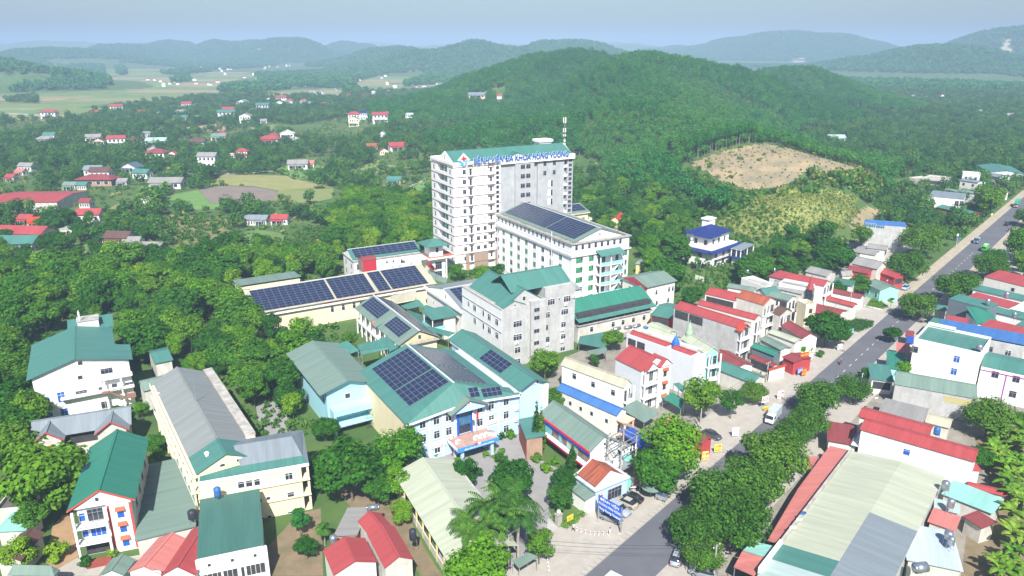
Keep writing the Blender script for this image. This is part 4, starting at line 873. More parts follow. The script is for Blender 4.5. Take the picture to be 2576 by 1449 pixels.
# ---------------------------------------------------------------- houses round the hospital
def house(name,label,A,B,C,z,roof='gx',rk='red',wall='white',st=2,wf='',rise=None,over=.35,ang=None,wst='dark',bal='',base=0.,group=None,cat='house',ww=1.1,wh=1.4,end=None,flatm=None,trim=None,cap=True,dark=''):
    """A, B, C: three neighbouring eave corners seen from the camera (left, near, right); AB and BC are the walls in view"""
    h=Bld(name,label,A,B,z+base,C,ang=ang,cat=cat,group=group,base=base);L,D=h.L,h.D;i=over
    span=D if roof in('gx',) else L;rise=span*.2 if rise is None else rise
    g={'gx':'x','gy':'y'}.get(roof)
    h.walls(wall,z,inset=i,gable=g,rise=rise)
    if g:h.gable(rk,g,rise,0.,z=z-.05,end=0.,cap=cap)
    elif roof=='hip':h.hip(rk,rise,0.)
    elif roof=='flat':h.parapet(wall,.7,x0=i,x1=L-i,y0=i,y1=D-i,deck=flatm)
    elif roof=='mx':h.mono(rk,z+.1,z+rise,axis='x',over=0.)
    elif roof=='my':h.mono(rk,z+.1,z+rise,axis='y',over=0.)
    elif roof=='mxr':h.mono(rk,z+rise,z+.1,axis='x',over=0.)
    elif roof=='myr':h.mono(rk,z+rise,z+.1,axis='y',over=0.)
    sh=z/st
    for f,ln,key in(('y0',L,'A'),('x1',D,'B')):
        if key in wf:
            n=max(1,int(ln/3.6))
            for k in range(st):
                for q in range(n):h.win(f,ln*(q+.5)/n,k*sh+sh*.32,min(ww,ln/n*.6),min(wh,sh*.5),wst,out=-i)
        if key in bal:
            for k in range(st):
                zz=k*sh
                if k:MB().box(*((0.2,L-.2,-1.0,i) if f=='y0' else(L-i,L+1.0,.2,D-.2)),zz-.18,zz).obj('balcony',M_trimw,h.e);h.rail(f,.3,ln-.3,zz,.95,M_trimw,.95)
                h.win(f,ln*.32,zz+.1,min(1.3,ln*.25),sh*.72,wst,out=-i);h.win(f,ln*.7,zz+.1,min(1.3,ln*.25),sh*.72,wst,out=-i)
            for q in(.2,ln-.5):MB().box(*((q,q+.3,-1.0,-.7) if f=='y0' else(L+.7,L+1.0,q,q+.3)),0,z).obj('column',M_trimw,h.e)
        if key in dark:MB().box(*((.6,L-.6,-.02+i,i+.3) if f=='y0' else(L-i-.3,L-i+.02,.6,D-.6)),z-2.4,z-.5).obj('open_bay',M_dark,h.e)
    if trim:h.band(z-.25,.25,.08,mat('trim_'+trim,{'red':(.48,.07,.05),'white':(.78,.78,.76),'navy':(.02,.03,.12)}[trim],.7),x0=i,x1=L-i,y0=i,y1=D-i)
    return h
t00,t01,t02=(lambda x,y:T(0,0,x,y)),(lambda x,y:T(0,1,x,y)),(lambda x,y:T(0,2,x,y))
t10,t11,t12=(lambda x,y:T(1,0,x,y)),(lambda x,y:T(1,1,x,y)),(lambda x,y:T(1,2,x,y))
t20,t21,t22=(lambda x,y:T(2,0,x,y)),(lambda x,y:T(2,1,x,y)),(lambda x,y:T(2,2,x,y))

# --- left cluster: white four-storey block
r4=Bld('white_block','big white block with wide teal gable roof and blue windows among the dark trees',t01(200,1420),None,10.6,23,ang=29,L=21)
r4.walls('white',10.5,[(.9,.5),(20.0,.5),(20.0,10),(17.0,10),(17.0,22.6),(.9,22.6)]);b=MB();b.add([(.9,.5,10.4),(20,.5,10.4),(20,.5,10.9),(9.6,.5,13.3),(.9,.75,10.4),(20,.75,10.4),(20,.75,10.9),(9.6,.75,13.3)],[(0,1,2,3),(4,7,6,5),(0,3,7,4),(3,2,6,7),(1,5,6,2)]);r4.part('gable_wall',b,wallm('white'))
b=MB();b.slab([(-.1,-.2,10.5),(9.6,-.2,13.6),(9.6,23.2,13.6),(-.1,23.2,10.5)],.1);b.slab([(9.6,-.2,13.6),(20.9,-.2,11.2),(20.9,10,11.2),(17.6,10,11.9),(17.6,23.2,11.9),(9.6,23.2,13.6)],.1);o=r4.part('roof',b,roofm('teal',1));MB().box(9.4,9.8,-.2,23.2,13.52,13.66).obj('ridge_cap',roofm('teal',0),o)
for uv,w_,h_,st_ in((t01(605,1297),.9,.9,'slot'),(t01(605,1405),.9,.9,'slot'),(t01(805,1356),2.3,1.2,'dark'),(t02(343,127),1.5,1.0,'blue'),(t02(463,105),1.4,2.4,'blue'),(t02(615,75),2.2,1.2,'dark'),(t02(367,240),1.5,1.0,'blue'),(t02(487,220),1.4,1.9,'blue'),(t02(760,55),.7,1.6,'dark'),(t02(865,20),1.0,1.0,'dark'),(t02(978,8),1.6,1.0,'dark'),(t02(780,165),.7,1.6,'dark'),(t02(810,160),.6,1.6,'dark')):
    s_,z_=r4.fs(uv,'y0');r4.win('y0',s_,z_-h_/2,w_,h_,st_,out=-.5)
b=MB();b.box(5.5,20.3,-.9,.5,4.6,4.85);b.box(13.5,20.3,-.9,.5,7.5,8.0);b.box(5.5,20.3,-.9,-.78,4.85,5.2);r4.part('ledge',b,wallm('white'));b=MB();b.slab([(15.0,-1.6,4.9),(15.0,-.9,4.9),(18.4,-.9,2.6),(18.4,-1.6,2.6)],.2);b.box(18.4,20.3,-1.7,-.9,2.4,3.4);b.box(13.6,15.2,-1.7,-.9,4.6,5.0);r4.part('stair_flight',b,mat('stair_brown',(.28,.14,.11),.8));r4.rail('y0',15.2,18.2,4.9,.9,M_metal,1.6)
for x in(14.2,17.6):MB().box(x,x+.35,-.8,-.45,0,7.5).obj('column',wallm('white'),r4.e)
MB().box(9.0,17.2,22.6,28.5,0,11.2).obj('rear_wall',wallm('brownw'),r4.e);b=MB();b.slab([(7.8,22.8,12.2),(18,22.8,12.2),(18,29.5,13.4),(7.8,29.5,13.4)],.1);r4.part('rear_roof',b,roofm('teal',0));b=MB();b.box(10.2,14.8,23.6,27.4,12.4,14.3);r4.part('tank_house',b,wallm('white'));b=MB();b.box(10.0,15.0,23.4,27.6,14.3,14.5);r4.part('tank_house_roof',b,M_concrete);b=MB();b.tube((10.8,24,14.4),(10.8,24,17.2),.12,n=6);b.tube((10.8,24,15.6),(10.8,24,16.8),.25,n=6);r4.part('aerial',b,M_trimw)
house('covered_walk','green covered walkway with grey roofs between the white block and the long cream building',t01(1040,1449),t02(1080,60),t01(1310,1330),5,'gy','greygreen','dirty',1,rise=1.6)
house('covered_walk','teal covered walkway roof emerging from the trees',t01(1110,1200),t01(1165,1300),t01(1300,1255),5.2,'gy','teal','dirty',1,rise=1.2)
# --- long cream building and its cross wing
cb=Bld('long_cream_building','long cream building with faded grey gable roof and white gallery side',t02(1470,690),None,10,44,ang=33.5,L=12.6)
cb.walls('yellowp',9.8,[(.5,0),(12.4,0),(12.4,43.6),(.5,43.6)]);cb.gable('grey','y',2.3,.0,z=10.0,x0=.2,x1=10.6,y0=6.5,y1=44,end=0.);MB().box(10.7,12.6,8.6,44,9.8,10.5).obj('gutter_wall',M_concrete,cb.e)
cb.gable('teal','y',2.3,.0,z=10.02,x0=.2,x1=10.6,y0=-.2,y1=6.4,end=0.,name='front_roof')
b=MB();b.add([(.3,0,9.9),(10.4,0,9.9),(5.4,0,12.1),(.3,.25,9.9),(10.4,.25,9.9),(5.4,.25,12.1)],[(0,1,2),(3,5,4),(0,2,5,3),(1,4,5,2)]);cb.part('gable_wall',b,wallm('cream'));cb.win('y0',4.6,10.2,.8,.5,'slot');cb.win('y0',7.4,10.3,.8,.5,'slot')
for k in range(12):
    for z in(7.0,3.7,.5):cb.win('x0',2.2+k*3.5,z,1.3,1.9,'dark',out=-.5)
    MB().box(-.5,-.2,.4+k*3.6,.7+k*3.6,0,9.6).obj('column',wallm('cream'),cb.e)
for z in(3.1,6.4,9.4):MB().box(-.6,.49,.2,43.5,z-.15,z+.1).obj('gallery_slab',wallm('cream'),cb.e);cb.rail('x0',.3,43.3,z+.1,.9,M_trimw,.55)
for x in(2.6,5.2):
    q=MB();q.box(x,x+.5,3.0,3.5,11.0,11.8);q.prism([(x-.15,2.85),(x+.65,2.85),(x+.65,3.65),(x-.15,3.65)],11.8,12.2,[(x+.24,3.24),(x+.26,3.24),(x+.26,3.26),(x+.24,3.26)]);q.obj('roof_vent',M_trimw,cb.e)
b=MB();b.tube((5.4,24,12.2),(5.4,24,17.5),.05,n=5);b.tube((5.4,24,14.8),(8.6,25.5,13.4),.02,n=4);cb.part('aerial',b,M_metal)
cw=Bld('cream_cross_wing','three-storey cream cross wing with open galleries and half-hip grey roof',t02(1490,735),t02(2325,590),9.7,12.5,L=18.2)
cw.walls('yellowp',9.5,[(.1,0),(16.9,0),(16.9,11.5),(.1,11.5)]);b=MB();b.box(-.1,18.3,-.15,.0,9.0,9.6);b.box(16.9,18.3,0.02,11.5,9.0,9.6);cw.part('parapet',b,M_trimw)
b=MB();b.slab([(.3,-.1,9.7),(18.3,-.1,9.7),(17.4,2.2,10.2),(6.5,2.2,10.2),(.3,1.2,9.9)],.08);cw.part('front_roof',b,roofm('teal',0));b=MB();b.slab([(7.0,1.6,10.0),(17.5,1.6,10.0),(16.0,6.2,12.0),(6.0,6.2,12.0)],.1);b.slab([(6.0,6.2,12.0),(16.0,6.2,12.0),(17.5,12,9.9),(6,12,9.9)],.1);b.add([(17.5,1.6,10.0),(18.3,-.1,9.7),(18.3,12,9.7),(17.5,12,9.9),(16.0,6.2,12.0)],[(0,1,2,3,4)]);cw.part('roof',b,roofm('slate',0))
for uv,w_,h_ in((t02(1820,760),1.0,1.2),(t02(1880,750),1.0,1.2),(t02(1940,740),.9,1.2),(t02(2180,695),1.2,1.3),(t02(2195,840),1.1,1.3),(t02(2200,985),1.1,1.3),(t02(1953,885),1.0,1.0),(t02(2025,862),.6,.6),(t02(2035,1005),.6,.7),(t02(1975,1030),.9,1.2)):
    s_,z_=cw.fs(uv,'y0');cw.win('y0',s_,z_-h_/2,w_,h_,'white')
for z in(3.2,6.3):cw.band(z,.2,.35,wallm('cream'),x0=.1,x1=17.9,y0=0,y1=11.5)
for z in(.1,3.4,6.5):MB().box(16.85,16.93,.8,10.6,z,z+2.4).obj('gallery_opening',M_dark,cw.e);MB().box(16.9,18.2,0.1,11.4,z-.2,z).obj('gallery_slab',wallm('cream'),cw.e);cw.rail('x1',.3,11.2,z,.9,M_trimw,-.1)
for y in(0.1,5.6,11.1):MB().box(17.8,18.2,y,y+.35,0,9.0).obj('column',wallm('cream'),cw.e)
# --- left three-storey house with red trims
uh=Bld('three_storey_house','white three-storey house with green gable roof, red trims and blue shutters',t02(520,950),None,9.3,20.4,ang=19.5,L=9.4)
uh.walls('white',9.2,[(.9,.5),(5.3,.5),(5.3,-.3),(8.9,-.3),(8.9,20),(.9,20)]);uh.walls('dirty',9.1,[(8.9,.6),(9.0,.6),(9.0,20),(8.9,20)],name='side_plaster')
b=MB();b.add([(.5,-.2,9.2),(8.9,-.2,9.2),(4.7,-.2,11.9),(.5,.1,9.2),(8.9,.1,9.2),(4.7,.1,11.9)],[(0,1,2),(3,5,4),(0,2,5,3),(1,4,5,2)]);uh.part('gable_wall',b,wallm('white'));uh.gable('green','y',2.7,.3,z=9.3,end=.4)
b=MB();b.slab([(-.35,-.52,9.30),(4.7,-.52,12.2),(4.7,-.42,12.2),(-.35,-.42,9.30)],.25);b.slab([(4.7,-.52,12.2),(9.75,-.52,9.30),(9.75,-.42,9.30),(4.7,-.42,12.2)],.25);uh.part('verge_board',b,M_trimred)
for x in(5.35,8.55):MB().box(x,x+.35,-.36,-.302,.2,9.0).obj('red_corner_strip',M_trimred,uh.e)
for z in(6.4,3.6,.9):
    uh.win('y0',7.2,z,1.0,1.5,'blue',out=.3);q=MB();q.slab([(6.5,-.95,z+1.6),(7.9,-.95,z+1.6),(7.9,-.3,z+2.05),(6.5,-.3,z+2.05)],.06);q.obj('awning',mat('awning_orange',(.60,.10,.04),.6),uh.e)
for z in(6.2,3.2):
    MB().box(.3,5.3,-1.3,.5,z-.25,z).obj('balcony',M_trimw,uh.e);uh.rail('y0',.4,5.2,z,.95,M_dark,1.2);uh.win('y0',3.4,z+.1,2.2,2.1,'blue' if z<4 else 'dark',out=-.5);uh.win('y0',1.5,z+.3,.8,1.5,'blue',out=-.5)
MB().box(1.2,5.2,.45,.52,.1,2.6).obj('porch_opening',M_dark,uh.e)
for x in(.35,5.0):MB().box(x,x+.35,-1.25,-.9,0,9.2).obj('column',M_trimw,uh.e)
b=MB();b.box(1.6,5,-2.9,-1.3,0,.3);b.box(1.6,5,-3.4,-2.9,0,.15);uh.part('steps',b,mat('step_red',(.25,.06,.04),.8));uh.win('y0',4.2,10.1,.5,.7,'slot',out=.2)
for k in range(4):uh.win('x1',3.5+k*4.2,5.8,1.0,1.4,'dark',out=-.35);uh.win('x1',3.5+k*4.2,2.6,1.0,1.4,'dark',out=-.35)
b=MB();b.slab([(-.2,11.2,9.5),(1.2,11.2,10.3),(1.2,13.2,10.3),(-.2,13.2,9.5)],.08);uh.part('solar_heater',b,M_panel)
# grey hipped house behind it
gr=Bld('grey_roofed_villa','low villa with grey ribbed cross-gable roofs and orange awnings behind the three-storey house',t02(225,460),None,5.6,9,ang=22,L=17.5)
gr.walls('dirty',5.5,[(.6,.5),(5.2,.5),(5.2,3),(11.6,3),(11.6,.5),(16.8,.5),(16.8,8.6),(.6,8.6)]);gr.gable('slate','x',2.3,.3,z=5.6,y0=2.2,y1=9)
for x0,x1 in((.3,5.6),(11.4,17.2)):
    gr.gable('slate','y',2.0,.3,z=5.6,x0=x0,x1=x1,y0=.3,y1=6,name='wing_roof');q=MB();q.add([(x0+.3,.45,5.4),(x1-.3,.45,5.4),((x0+x1)/2,.45,7.3)],[(0,1,2)]);q.obj('wing_gable',wallm('dirty'),gr.e)
    q=MB();xm=(x0+x1)/2;q.slab([(xm-.9,-.4,4.0),(xm+.9,-.4,4.0),(xm+.9,.5,4.5),(xm-.9,.5,4.5)],.06);q.obj('awning',mat('awning_orange',(.60,.10,.04),.6),gr.e);gr.win('y0',xm,2.4,1.2,1.4,'dark',out=-.5)
    q=MB();q.slab([(x0-.3,-.1,5.5),(xm,-.1,7.75),(xm,0.02,7.75),(x0-.3,0.02,5.5)],.18);q.slab([(xm,-.1,7.75),(x1+.3,-.1,5.5),(x1+.3,.02,5.5),(xm,.02,7.75)],.18);q.obj('verge_board',M_trimred,gr.e)
MB().box(5.4,11.4,2.9,3.02,2.9,5.3).obj('porch_opening',M_dark,gr.e);gr.rail('y0',5.3,11.5,2.8,.9,wallm('cream'),-.6)
house('link_shed','long green shed roof between the three-storey house and the cream building',t02(1015,1190),t02(1480,1080),t02(1310,575),3.6,'mx','greygreen','dirty',1,rise=.5,ang=21)
# near bottom-left roofs
house('green_roofed_house','house with broad flat green roof and blue-grey panelled front at the bottom edge',t02(1485,1320),t02(1990,1215),t02(1920,815),6.5,'my','dgreen','pgrey',2,rise=.5,over=.15)
gf=Bld('panelled_front','blue-grey panelled parapet wall with three vents below the green roof',t02(1480,1330),t02(2005,1220),6.2,.35,cat='wall',group=None);gf.walls('pgrey',6.1,[(0,0),(gf.L,0),(gf.L,.35),(0,.35)])
for k in range(3):gf.win('y0',gf.L*(.17+.33*k),4.6,.45,.55,'slot')
for k in range(4):MB().box(gf.L*k/3-.15,gf.L*k/3+.15,-.12,-.002,0,6.2).obj('pier',M_trimw,gf.e)
for z in(3.6,6.0):MB().box(-.1,gf.L+.1,-.15,-.13,z,z+.3).obj('beam',M_trimw,gf.e)
gf.win('y0',gf.L*.3,1.5,gf.L*.5,1.8,'slot');gf.win('y0',gf.L*.78,1.5,gf.L*.35,1.8,'slot')
house('pink_roofed_house','house with faded pink ribbed gable roof at the bottom edge',t02(965,1420),t02(1215,1440),t02(1245,1165),4.2,'gy','pink','white',1,rise=1.2,over=.2)
house('red_roofed_house','narrow house with bright red gable roof beside the pink one',t02(1215,1449),t02(1478,1449),t02(1490,1105),4.4,'gy','red','white',1,rise=1.6,over=.2)
house('shed','small shed with faded olive tile roof at the bottom edge',t02(745,1449),t02(935,1449),t02(975,1325),3.2,'gy','greygreen','offwhite',1,rise=1.0)
house('shed','shed with grey-green hip roof in the bottom corner',t02(55,1440),t02(410,1449),t02(405,1400),3.4,'hip','greygreen','offwhite',1,rise=1.3)
house('shed','shed with old brown tile roof at the frame edge under trees',t02(-40,1350),t02(160,1340),t02(175,1130),3.4,'gy','brown','dirty',1,rise=1.0)
house('shed','shed with aqua sheet roof at the frame edge',t02(-40,1120),t02(195,1110),t02(240,965),3.0,'my','aqua','dirty',1,rise=.4)
house('shed','dark flat roofed shed beside the aqua roof',t02(-60,985),t02(185,960),t02(170,800),3.4,'flat','asbestos','dirty',1,flatm=mat('flat_dark',(.10,.095,.085),.95,.3,.5))
house('shed','teal roofed shed behind the white block in the trees',t02(120,120),t02(235,120),t02(235,20),4,'my','teal','dirty',1,rise=.3)
# --- bottom centre: red roofs, pale shed
house('red_roofed_house','long house with clean red gable roof at the bottom edge',t12(-60,1449),t12(325,1449),t12(190,1160),5.0,'gy','red','offwhite',1,rise=1.3,over=.2,ang=27)
house('red_roofed_house','long house with patched red gable roof and orange sheets',t12(325,1395),t12(620,1449),t12(400,1075),5.0,'gy','red','dirty',1,rise=1.3,over=.2,ang=27)
house('red_roofed_house','small red gable roof behind the two long red roofs',t12(120,1040),t12(235,1180),t12(380,1070),4.6,'gx','red','dirty',1,rise=1.2,over=.2)
house('shed','old shed with ribbed grey asbestos roof beside the red roofs',t12(-60,1150),t12(120,1160),t12(230,945),3.4,'mx','asbestos','brickw',1,rise=.5)
ps=Bld('pale_shed','long open shed with pale weathered green gable roof beside the palms',t12(820,1380),None,4.4,28.5,ang=26,L=11.5,cat='building')
ps.gable('pale','y',1.9,0.,z=4.4,end=.1);ps.walls('dirty',1.4,[(.5,.5),(.7,.5),(.7,28),(.5,28)],name='low_wall');ps.walls('dirty',4.3,[(.5,27.8),(11,27.8),(11,28),(.5,28)],name='end_wall');MB().box(3,10.8,1,27.5,0,3.6).obj('dark_block',M_dark,ps.e)  # one plain dark block fills most of the space under the roof
for k in range(9):MB().box(.45,.7,.6+k*3.35,.85+k*3.35,0,4.4).obj('post',wallm('yellow'),ps.e)
b=MB();b.box(11.5,11.9,2,28.4,3.9,4.5);ps.part('edge_wall',b,M_concrete)
# --- pharmacy with red and blue fascia
ph=Bld('pharmacy','low pharmacy with grey-green gable roof and red and blue fascia with pictures',t12(1860,520),None,5.6,18.5,ang=31,L=7.8)
ph.walls('white',5.4,[(.8,.3),(7.6,.3),(7.6,18),(.8,18)],gable=None);b=MB();b.add([(1,.3,5.3),(7.6,.3,5.3),(4.2,.3,7.4),(1,.5,5.3),(7.6,.5,5.3),(4.2,.5,7.4)],[(0,1,2),(3,5,4),(0,2,5,3),(1,4,5,2)]);ph.part('gable_wall',b,wallm('white'));ph.gable('greygreen','y',2.2,.2,z=5.4,x0=.9,x1=7.6,y0=.4,y1=18.2,end=.2);ph.win('y0',4.2,5.9,.5,.5,'slot',out=-.3)
MB().box(.2,.5,-.1,18.4,5.35,5.65).obj('red_fascia',mat('fascia_red',(.55,.02,.04),.5),ph.e);MB().box(.15,.48,-.1,18.4,4.95,5.34).obj('blue_fascia',mat('fascia_blue',(.03,.07,.42),.5),ph.e)
MB().box(.55,.78,.2,17.5,2.9,4.9).obj('picture_panel',mat('panel_dark',(.14,.07,.06),.6,c2=(.30,.26,.22),scale=.7),ph.e);MB().box(.45,.54,4.0,7.6,3.0,4.85).obj('picture',mat('picture_light',(.55,.62,.60),.6,c2=(.30,.42,.36),scale=.9),ph.e);MB().box(.45,.54,13.2,16.8,3.0,4.85).obj('picture',mat('picture_blue',(.10,.45,.60),.6,c2=(.2,.55,.6),scale=.9),ph.e);MB().box(.45,.54,9.6,10.4,3.0,4.85).obj('picture',mat('picture_blue',(.10,.45,.60),.6),ph.e)
MB().box(-.6,.78,.2,17.8,2.5,2.75).obj('awning_slab',wallm('pgrey'),ph.e);MB().box(-.7,-.6,.2,17.8,2.45,2.8).obj('awning_edge',mat('fascia_red',(.55,.02,.04),.5),ph.e);MB().box(.7,.79,1,16,.1,2.4).obj('shop_opening',M_dark,ph.e)
MB().box(7.6,10.2,-.8,2.6,4.0,4.4).obj('porch_slab',wallm('white'),ph.e);MB().box(7.65,10.15,-.75,2.55,4.402,4.45).obj('porch_deck',M_concrete,ph.e)
for p in((7.7,-.7),(9.8,-.7)):MB().box(p[0],p[0]+.3,p[1],p[1]+.3,0,4).obj('porch_column',M_royal,ph.e)
for x in(8.6,):ph.win('y0',x,2.3,1.2,1.2,'dark',out=-.5)
rg=Bld('red_gate_house','red brick-coloured side wall with teal lean-to beside the entrance wing',t12(1345,265),t12(1400,410),5,3.5,cat='wall');rg.walls('brickw',4.8,[(0,0),(rg.L,0),(rg.L,3.2),(0,3.2)]);rg.mono('teal',4.9,5.4,over=.2);MB().box(-.02,rg.L,-.06,-.003,0,4.8).obj('red_face',mat('face_red',(.33,.08,.05),.7,.15),rg.e)
# --- gatehouse
gt=Bld('gatehouse','white gatehouse with red tile gable roof beside the parked cars',t12(1920,810),None,4.4,6.6,ang=34,L=8.2)
gt.walls('pblue',4.3,[(.3,.4),(8,.4),(8,6.4),(.3,6.4)]);gt.band(4.15,.3,.35,wallm('pgrey'),x0=.3,x1=8,y0=.4,y1=6.4);gt.gable('tile','y',2.0,.0,z=4.45,x0=.6,x1=7.6,y0=.7,y1=6.1,end=0.)
for y in(.55,6.05):b=MB();b.add([(.3,y,4.4),(7.9,y,4.4),(4.1,y,6.75),(.3,y+.2,4.4),(7.9,y+.2,4.4),(4.1,y+.2,6.75)],[(0,1,2),(3,5,4),(0,2,5,3),(1,4,5,2)]);gt.part('gable_wall',b,wallm('white'))
gt.win('y0',4.9,1.0,3.2,2.2,'dark',out=-.4);MB().box(1.0,2.0,.32,.4,2.0,2.8).obj('red_plate',M_red,gt.e);gt.win('x0',2.5,1.4,1.4,1.6,'white',out=-.3);MB().box(-1.8,.29,.6,4.4,0,3.0).obj('porch_room',wallm('white'),gt.e);b=MB();b.slab([(-2.1,.3,3.1),(.3,.3,3.5),(.3,4.8,3.5),(-2.1,4.8,3.1)],.1);gt.part('porch_roof',b,roofm('greygreen',1))
# --- houses on the near side of the road, from the hospital gate up the street
Q1,Q2=S(2340,1180,2.559),S(2080,1280,2.275)
h=house('white_house','white two-storey house with beige gable roof between blue roof and red-roofed house',Q2(50,205),Q2(590,405),Q2(690,375),7.0,'gx','beige','white',2,rise=1.6,over=.25,bal='B')
for uv in(Q2(163,300),Q2(323,370),Q2(493,440)):s_,z_=h.fs(uv,'y0');h.win('y0',s_,z_-.7,1.1,1.4,'white',out=-.25)
h=house('low_house','low cream-white house with bright blue ribbed roof and small columned porch',Q2(10,415),Q2(530,640),Q2(640,600),5.4,'gx','blue','offwhite',1,rise=1.1,over=.25)
for uv in(Q2(128,532),Q2(217,578),Q2(310,620),Q2(437,682)):s_,z_=h.fs(uv,'y0');h.win('y0',s_,z_-.5,.8,1.0,'white',out=-.25)
MB().box(h.L-.2,h.L+2.2,.2,h.D-.2,4.2,4.5).obj('porch_roof',wallm('peach'),h.e);MB().box(h.L-.2,h.L+2.2,.2,h.D-.2,.5,.8).obj('porch_floor',wallm('peach'),h.e);h.win('x1',h.D*.3,.9,.9,2.1,'slot',out=-.25)
for y in(.3,h.D-.6):MB().box(h.L+1.8,h.L+2.1,y,y+.3,0,4.2).obj('porch_column',wallm('peach'),h.e)
canopy('green_canopy','green sheet canopy over a fenced garden in front of the white house',[(Q2(560,575),3.6),(Q2(700,500),4.2),(Q2(895,610),3.8),(Q2(765,695),3.2)],'greygreen')
canopy('blue_canopy','royal blue sheet canopy behind the transformers',[(t12(2095,350),3.6),(t12(2195,325),3.8),(t12(2390,465),3.4),(t12(2290,520),3.2)],'royal')
canopy('teal_canopy','teal sheet canopy beside the blue canopy',[(t12(2285,375),3.6),(t12(2400,315),3.8),(t12(2480,400),3.4),(t12(2400,450),3.4)],'teal')
h=house('red_roofed_villa','three-storey white villa with bright red hipped roof, twin pediments and balconies',Q2(510,150),Q2(740,262),Q2(1030,200),10.0,'gx','red','pgrey',3,rise=2.4,over=.2)
for k,x0 in enumerate((.1,.56)):
    y0,y1=h.D*x0,h.D*(x0+.4);q=MB();ym=(y0+y1)/2;q.slab([(h.L-3.2,y0-.2,10.1),(h.L+1.0,y0-.2,10.1),(h.L+1.0,ym,11.9),(h.L-3.2,ym,11.9)],.1);q.slab([(h.L-3.2,ym,11.9),(h.L+1.0,ym,11.9),(h.L+1.0,y1+.2,10.1),(h.L-3.2,y1+.2,10.1)],.1);q.obj('pediment_roof',roofm('red',0),h.e)
    MB().add([(h.L+.8,y0,10),(h.L+.8,y1,10),(h.L+.8,ym,11.6),(h.L+.6,y0,10),(h.L+.6,y1,10),(h.L+.6,ym,11.6)],[(0,1,2),(3,5,4),(0,3,4,1)]).obj('pediment',wallm('white'),h.e)
for z in(0.,3.4,6.7):
    if z:MB().box(h.L-.2,h.L+1.1,.3,h.D*.52,z-.25,z).obj('balcony',M_trimw,h.e);h.rail('x1',.4,h.D*.5,z,.9,mat('rail_green',(.25,.35,.18),.5),1.0)
    h.win('x1',h.D*.16,z+.2,.9,2.2,'slot',out=-.2);h.win('x1',h.D*.36,z+.2,1.2,2.2,'slot',out=-.2)
MB().box(h.L-.2,h.L+.5,h.D*.56,h.D*.97,0,10).obj('front_bay',wallm('white'),h.e)
for z in(3.9,7.2,.6):h.win('x1',h.D*.77,z,1.1,1.6,'slot',out=.5);q=MB();q.slab([(h.L+.5,h.D*.77-.9,z+2.2),(h.L+1.1,h.D*.77-.9,z+1.8),(h.L+1.1,h.D*.77+.9,z+1.8),(h.L+.5,h.D*.77+.9,z+2.2)],.05);q.obj('awning',mat('awning_orange',(.60,.10,.04),.6),h.e)
for y in(.3,h.D*.5):MB().box(h.L+.7,h.L+1.0,y,y+.3,0,10).obj('column',M_trimw,h.e)
canopy('teal_canopy','teal porch canopy at the foot of the red-roofed villa',[(Q2(915,480),3.4),(Q2(1010,435),4),(Q2(1110,500),3.6),(Q2(1080,580),3.0)],'green')
canopy('teal_canopy','teal roof between the red-roofed villa and the mint house',[(Q2(1010,360),4.5),(Q2(1060,350),5),(Q2(1120,390),4.6),(Q2(1090,440),4.2)],'teal')
h=house('mint_fronted_house','tall white house with mint green columned balconies facing the road',Q1(20,205),Q1(675,440),Q1(790,365),9.6,'flat','red','pgrey',3,over=.1)
for a0,a1 in((.02,.60),(.66,.95)):h.gable('red','x',1.0,.0,z=9.75,x0=h.L*a0,x1=h.L*a1,y0=.1,y1=h.D*.62,end=0.,name='roof');MB().box(h.L*a1-.1,h.L*a1+.05,.15,h.D*.6,9.6,10.4).obj('gable_wall',wallm('white'),h.e)
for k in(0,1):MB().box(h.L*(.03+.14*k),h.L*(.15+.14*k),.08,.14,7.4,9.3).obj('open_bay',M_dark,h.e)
b=MB();b.lathe([(.95,9.7),(1.0,10.4),(1.02,10.9),(.8,11.6),(.4,12.4),(.1,13.0),(.05,13.6)],12,h.L*.64,h.D*.45);h.part('blue_dome',b,mat('dome_blue',(.02,.12,.45),.3,.2))
g2=house('mint_house','mint green colonnaded balcony tower front with olive gable roof behind',Q1(540,235),Q1(790,385),Q1(895,345),9.8,'gx','pale','mint',3,rise=1.5,over=.3,bal='B',cat='house')
b=MB();b.lathe([(.95,10.2),(1.0,11.6),(.6,13),(.12,14.2),(.06,14.9)],12,.8,g2.D*.5);g2.part('pale_dome',b,mat('dome_green',(.30,.42,.30),.5,.2))
house('olive_roofed_house','long house with olive sheet roof behind the mint house',Q1(200,165),Q1(470,260),Q1(520,205),8.6,'gx','pale','dirty',2,rise=1.0)
h=house('grey_walled_house','tall house with bare grey plaster side, long red roof and orange tiled balcony tower',t11(2505,875),t21(420,1030),t21(560,1000),10.2,'gx','red','cement',3,rise=1.2,over=.15,bal='B')
for a0,a1 in((.03,.24),(.26,.47)):MB().box(h.L*a0,h.L*a1,.10,.16,7.6,9.9).obj('open_bay',M_dark,h.e)
b=MB();y1=h.D*.55;b.slab([(h.L-.6,-.4,9.7),(h.L+1.4,-.4,9.7),(h.L+1.4,y1/2,11.4),(h.L-.6,y1/2,11.4)],.1);b.slab([(h.L-.6,y1/2,11.4),(h.L+1.4,y1/2,11.4),(h.L+1.4,y1+.3,9.9),(h.L-.6,y1+.3,9.9)],.1);h.part('tile_hood',b,roofm('orange',1))
house('red_shed_roof','maroon shed roof in front of the grey plaster house',t21(215,1225),t21(400,1335),t21(500,1285),4.2,'gx','maroon','offwhite',1,rise=.9)
house('green_shed_roof','long teal and olive shed roof running towards the road',t21(245,1335),t21(530,1449),t21(630,1400),3.8,'gx','teal','dirty',1,rise=1.3)
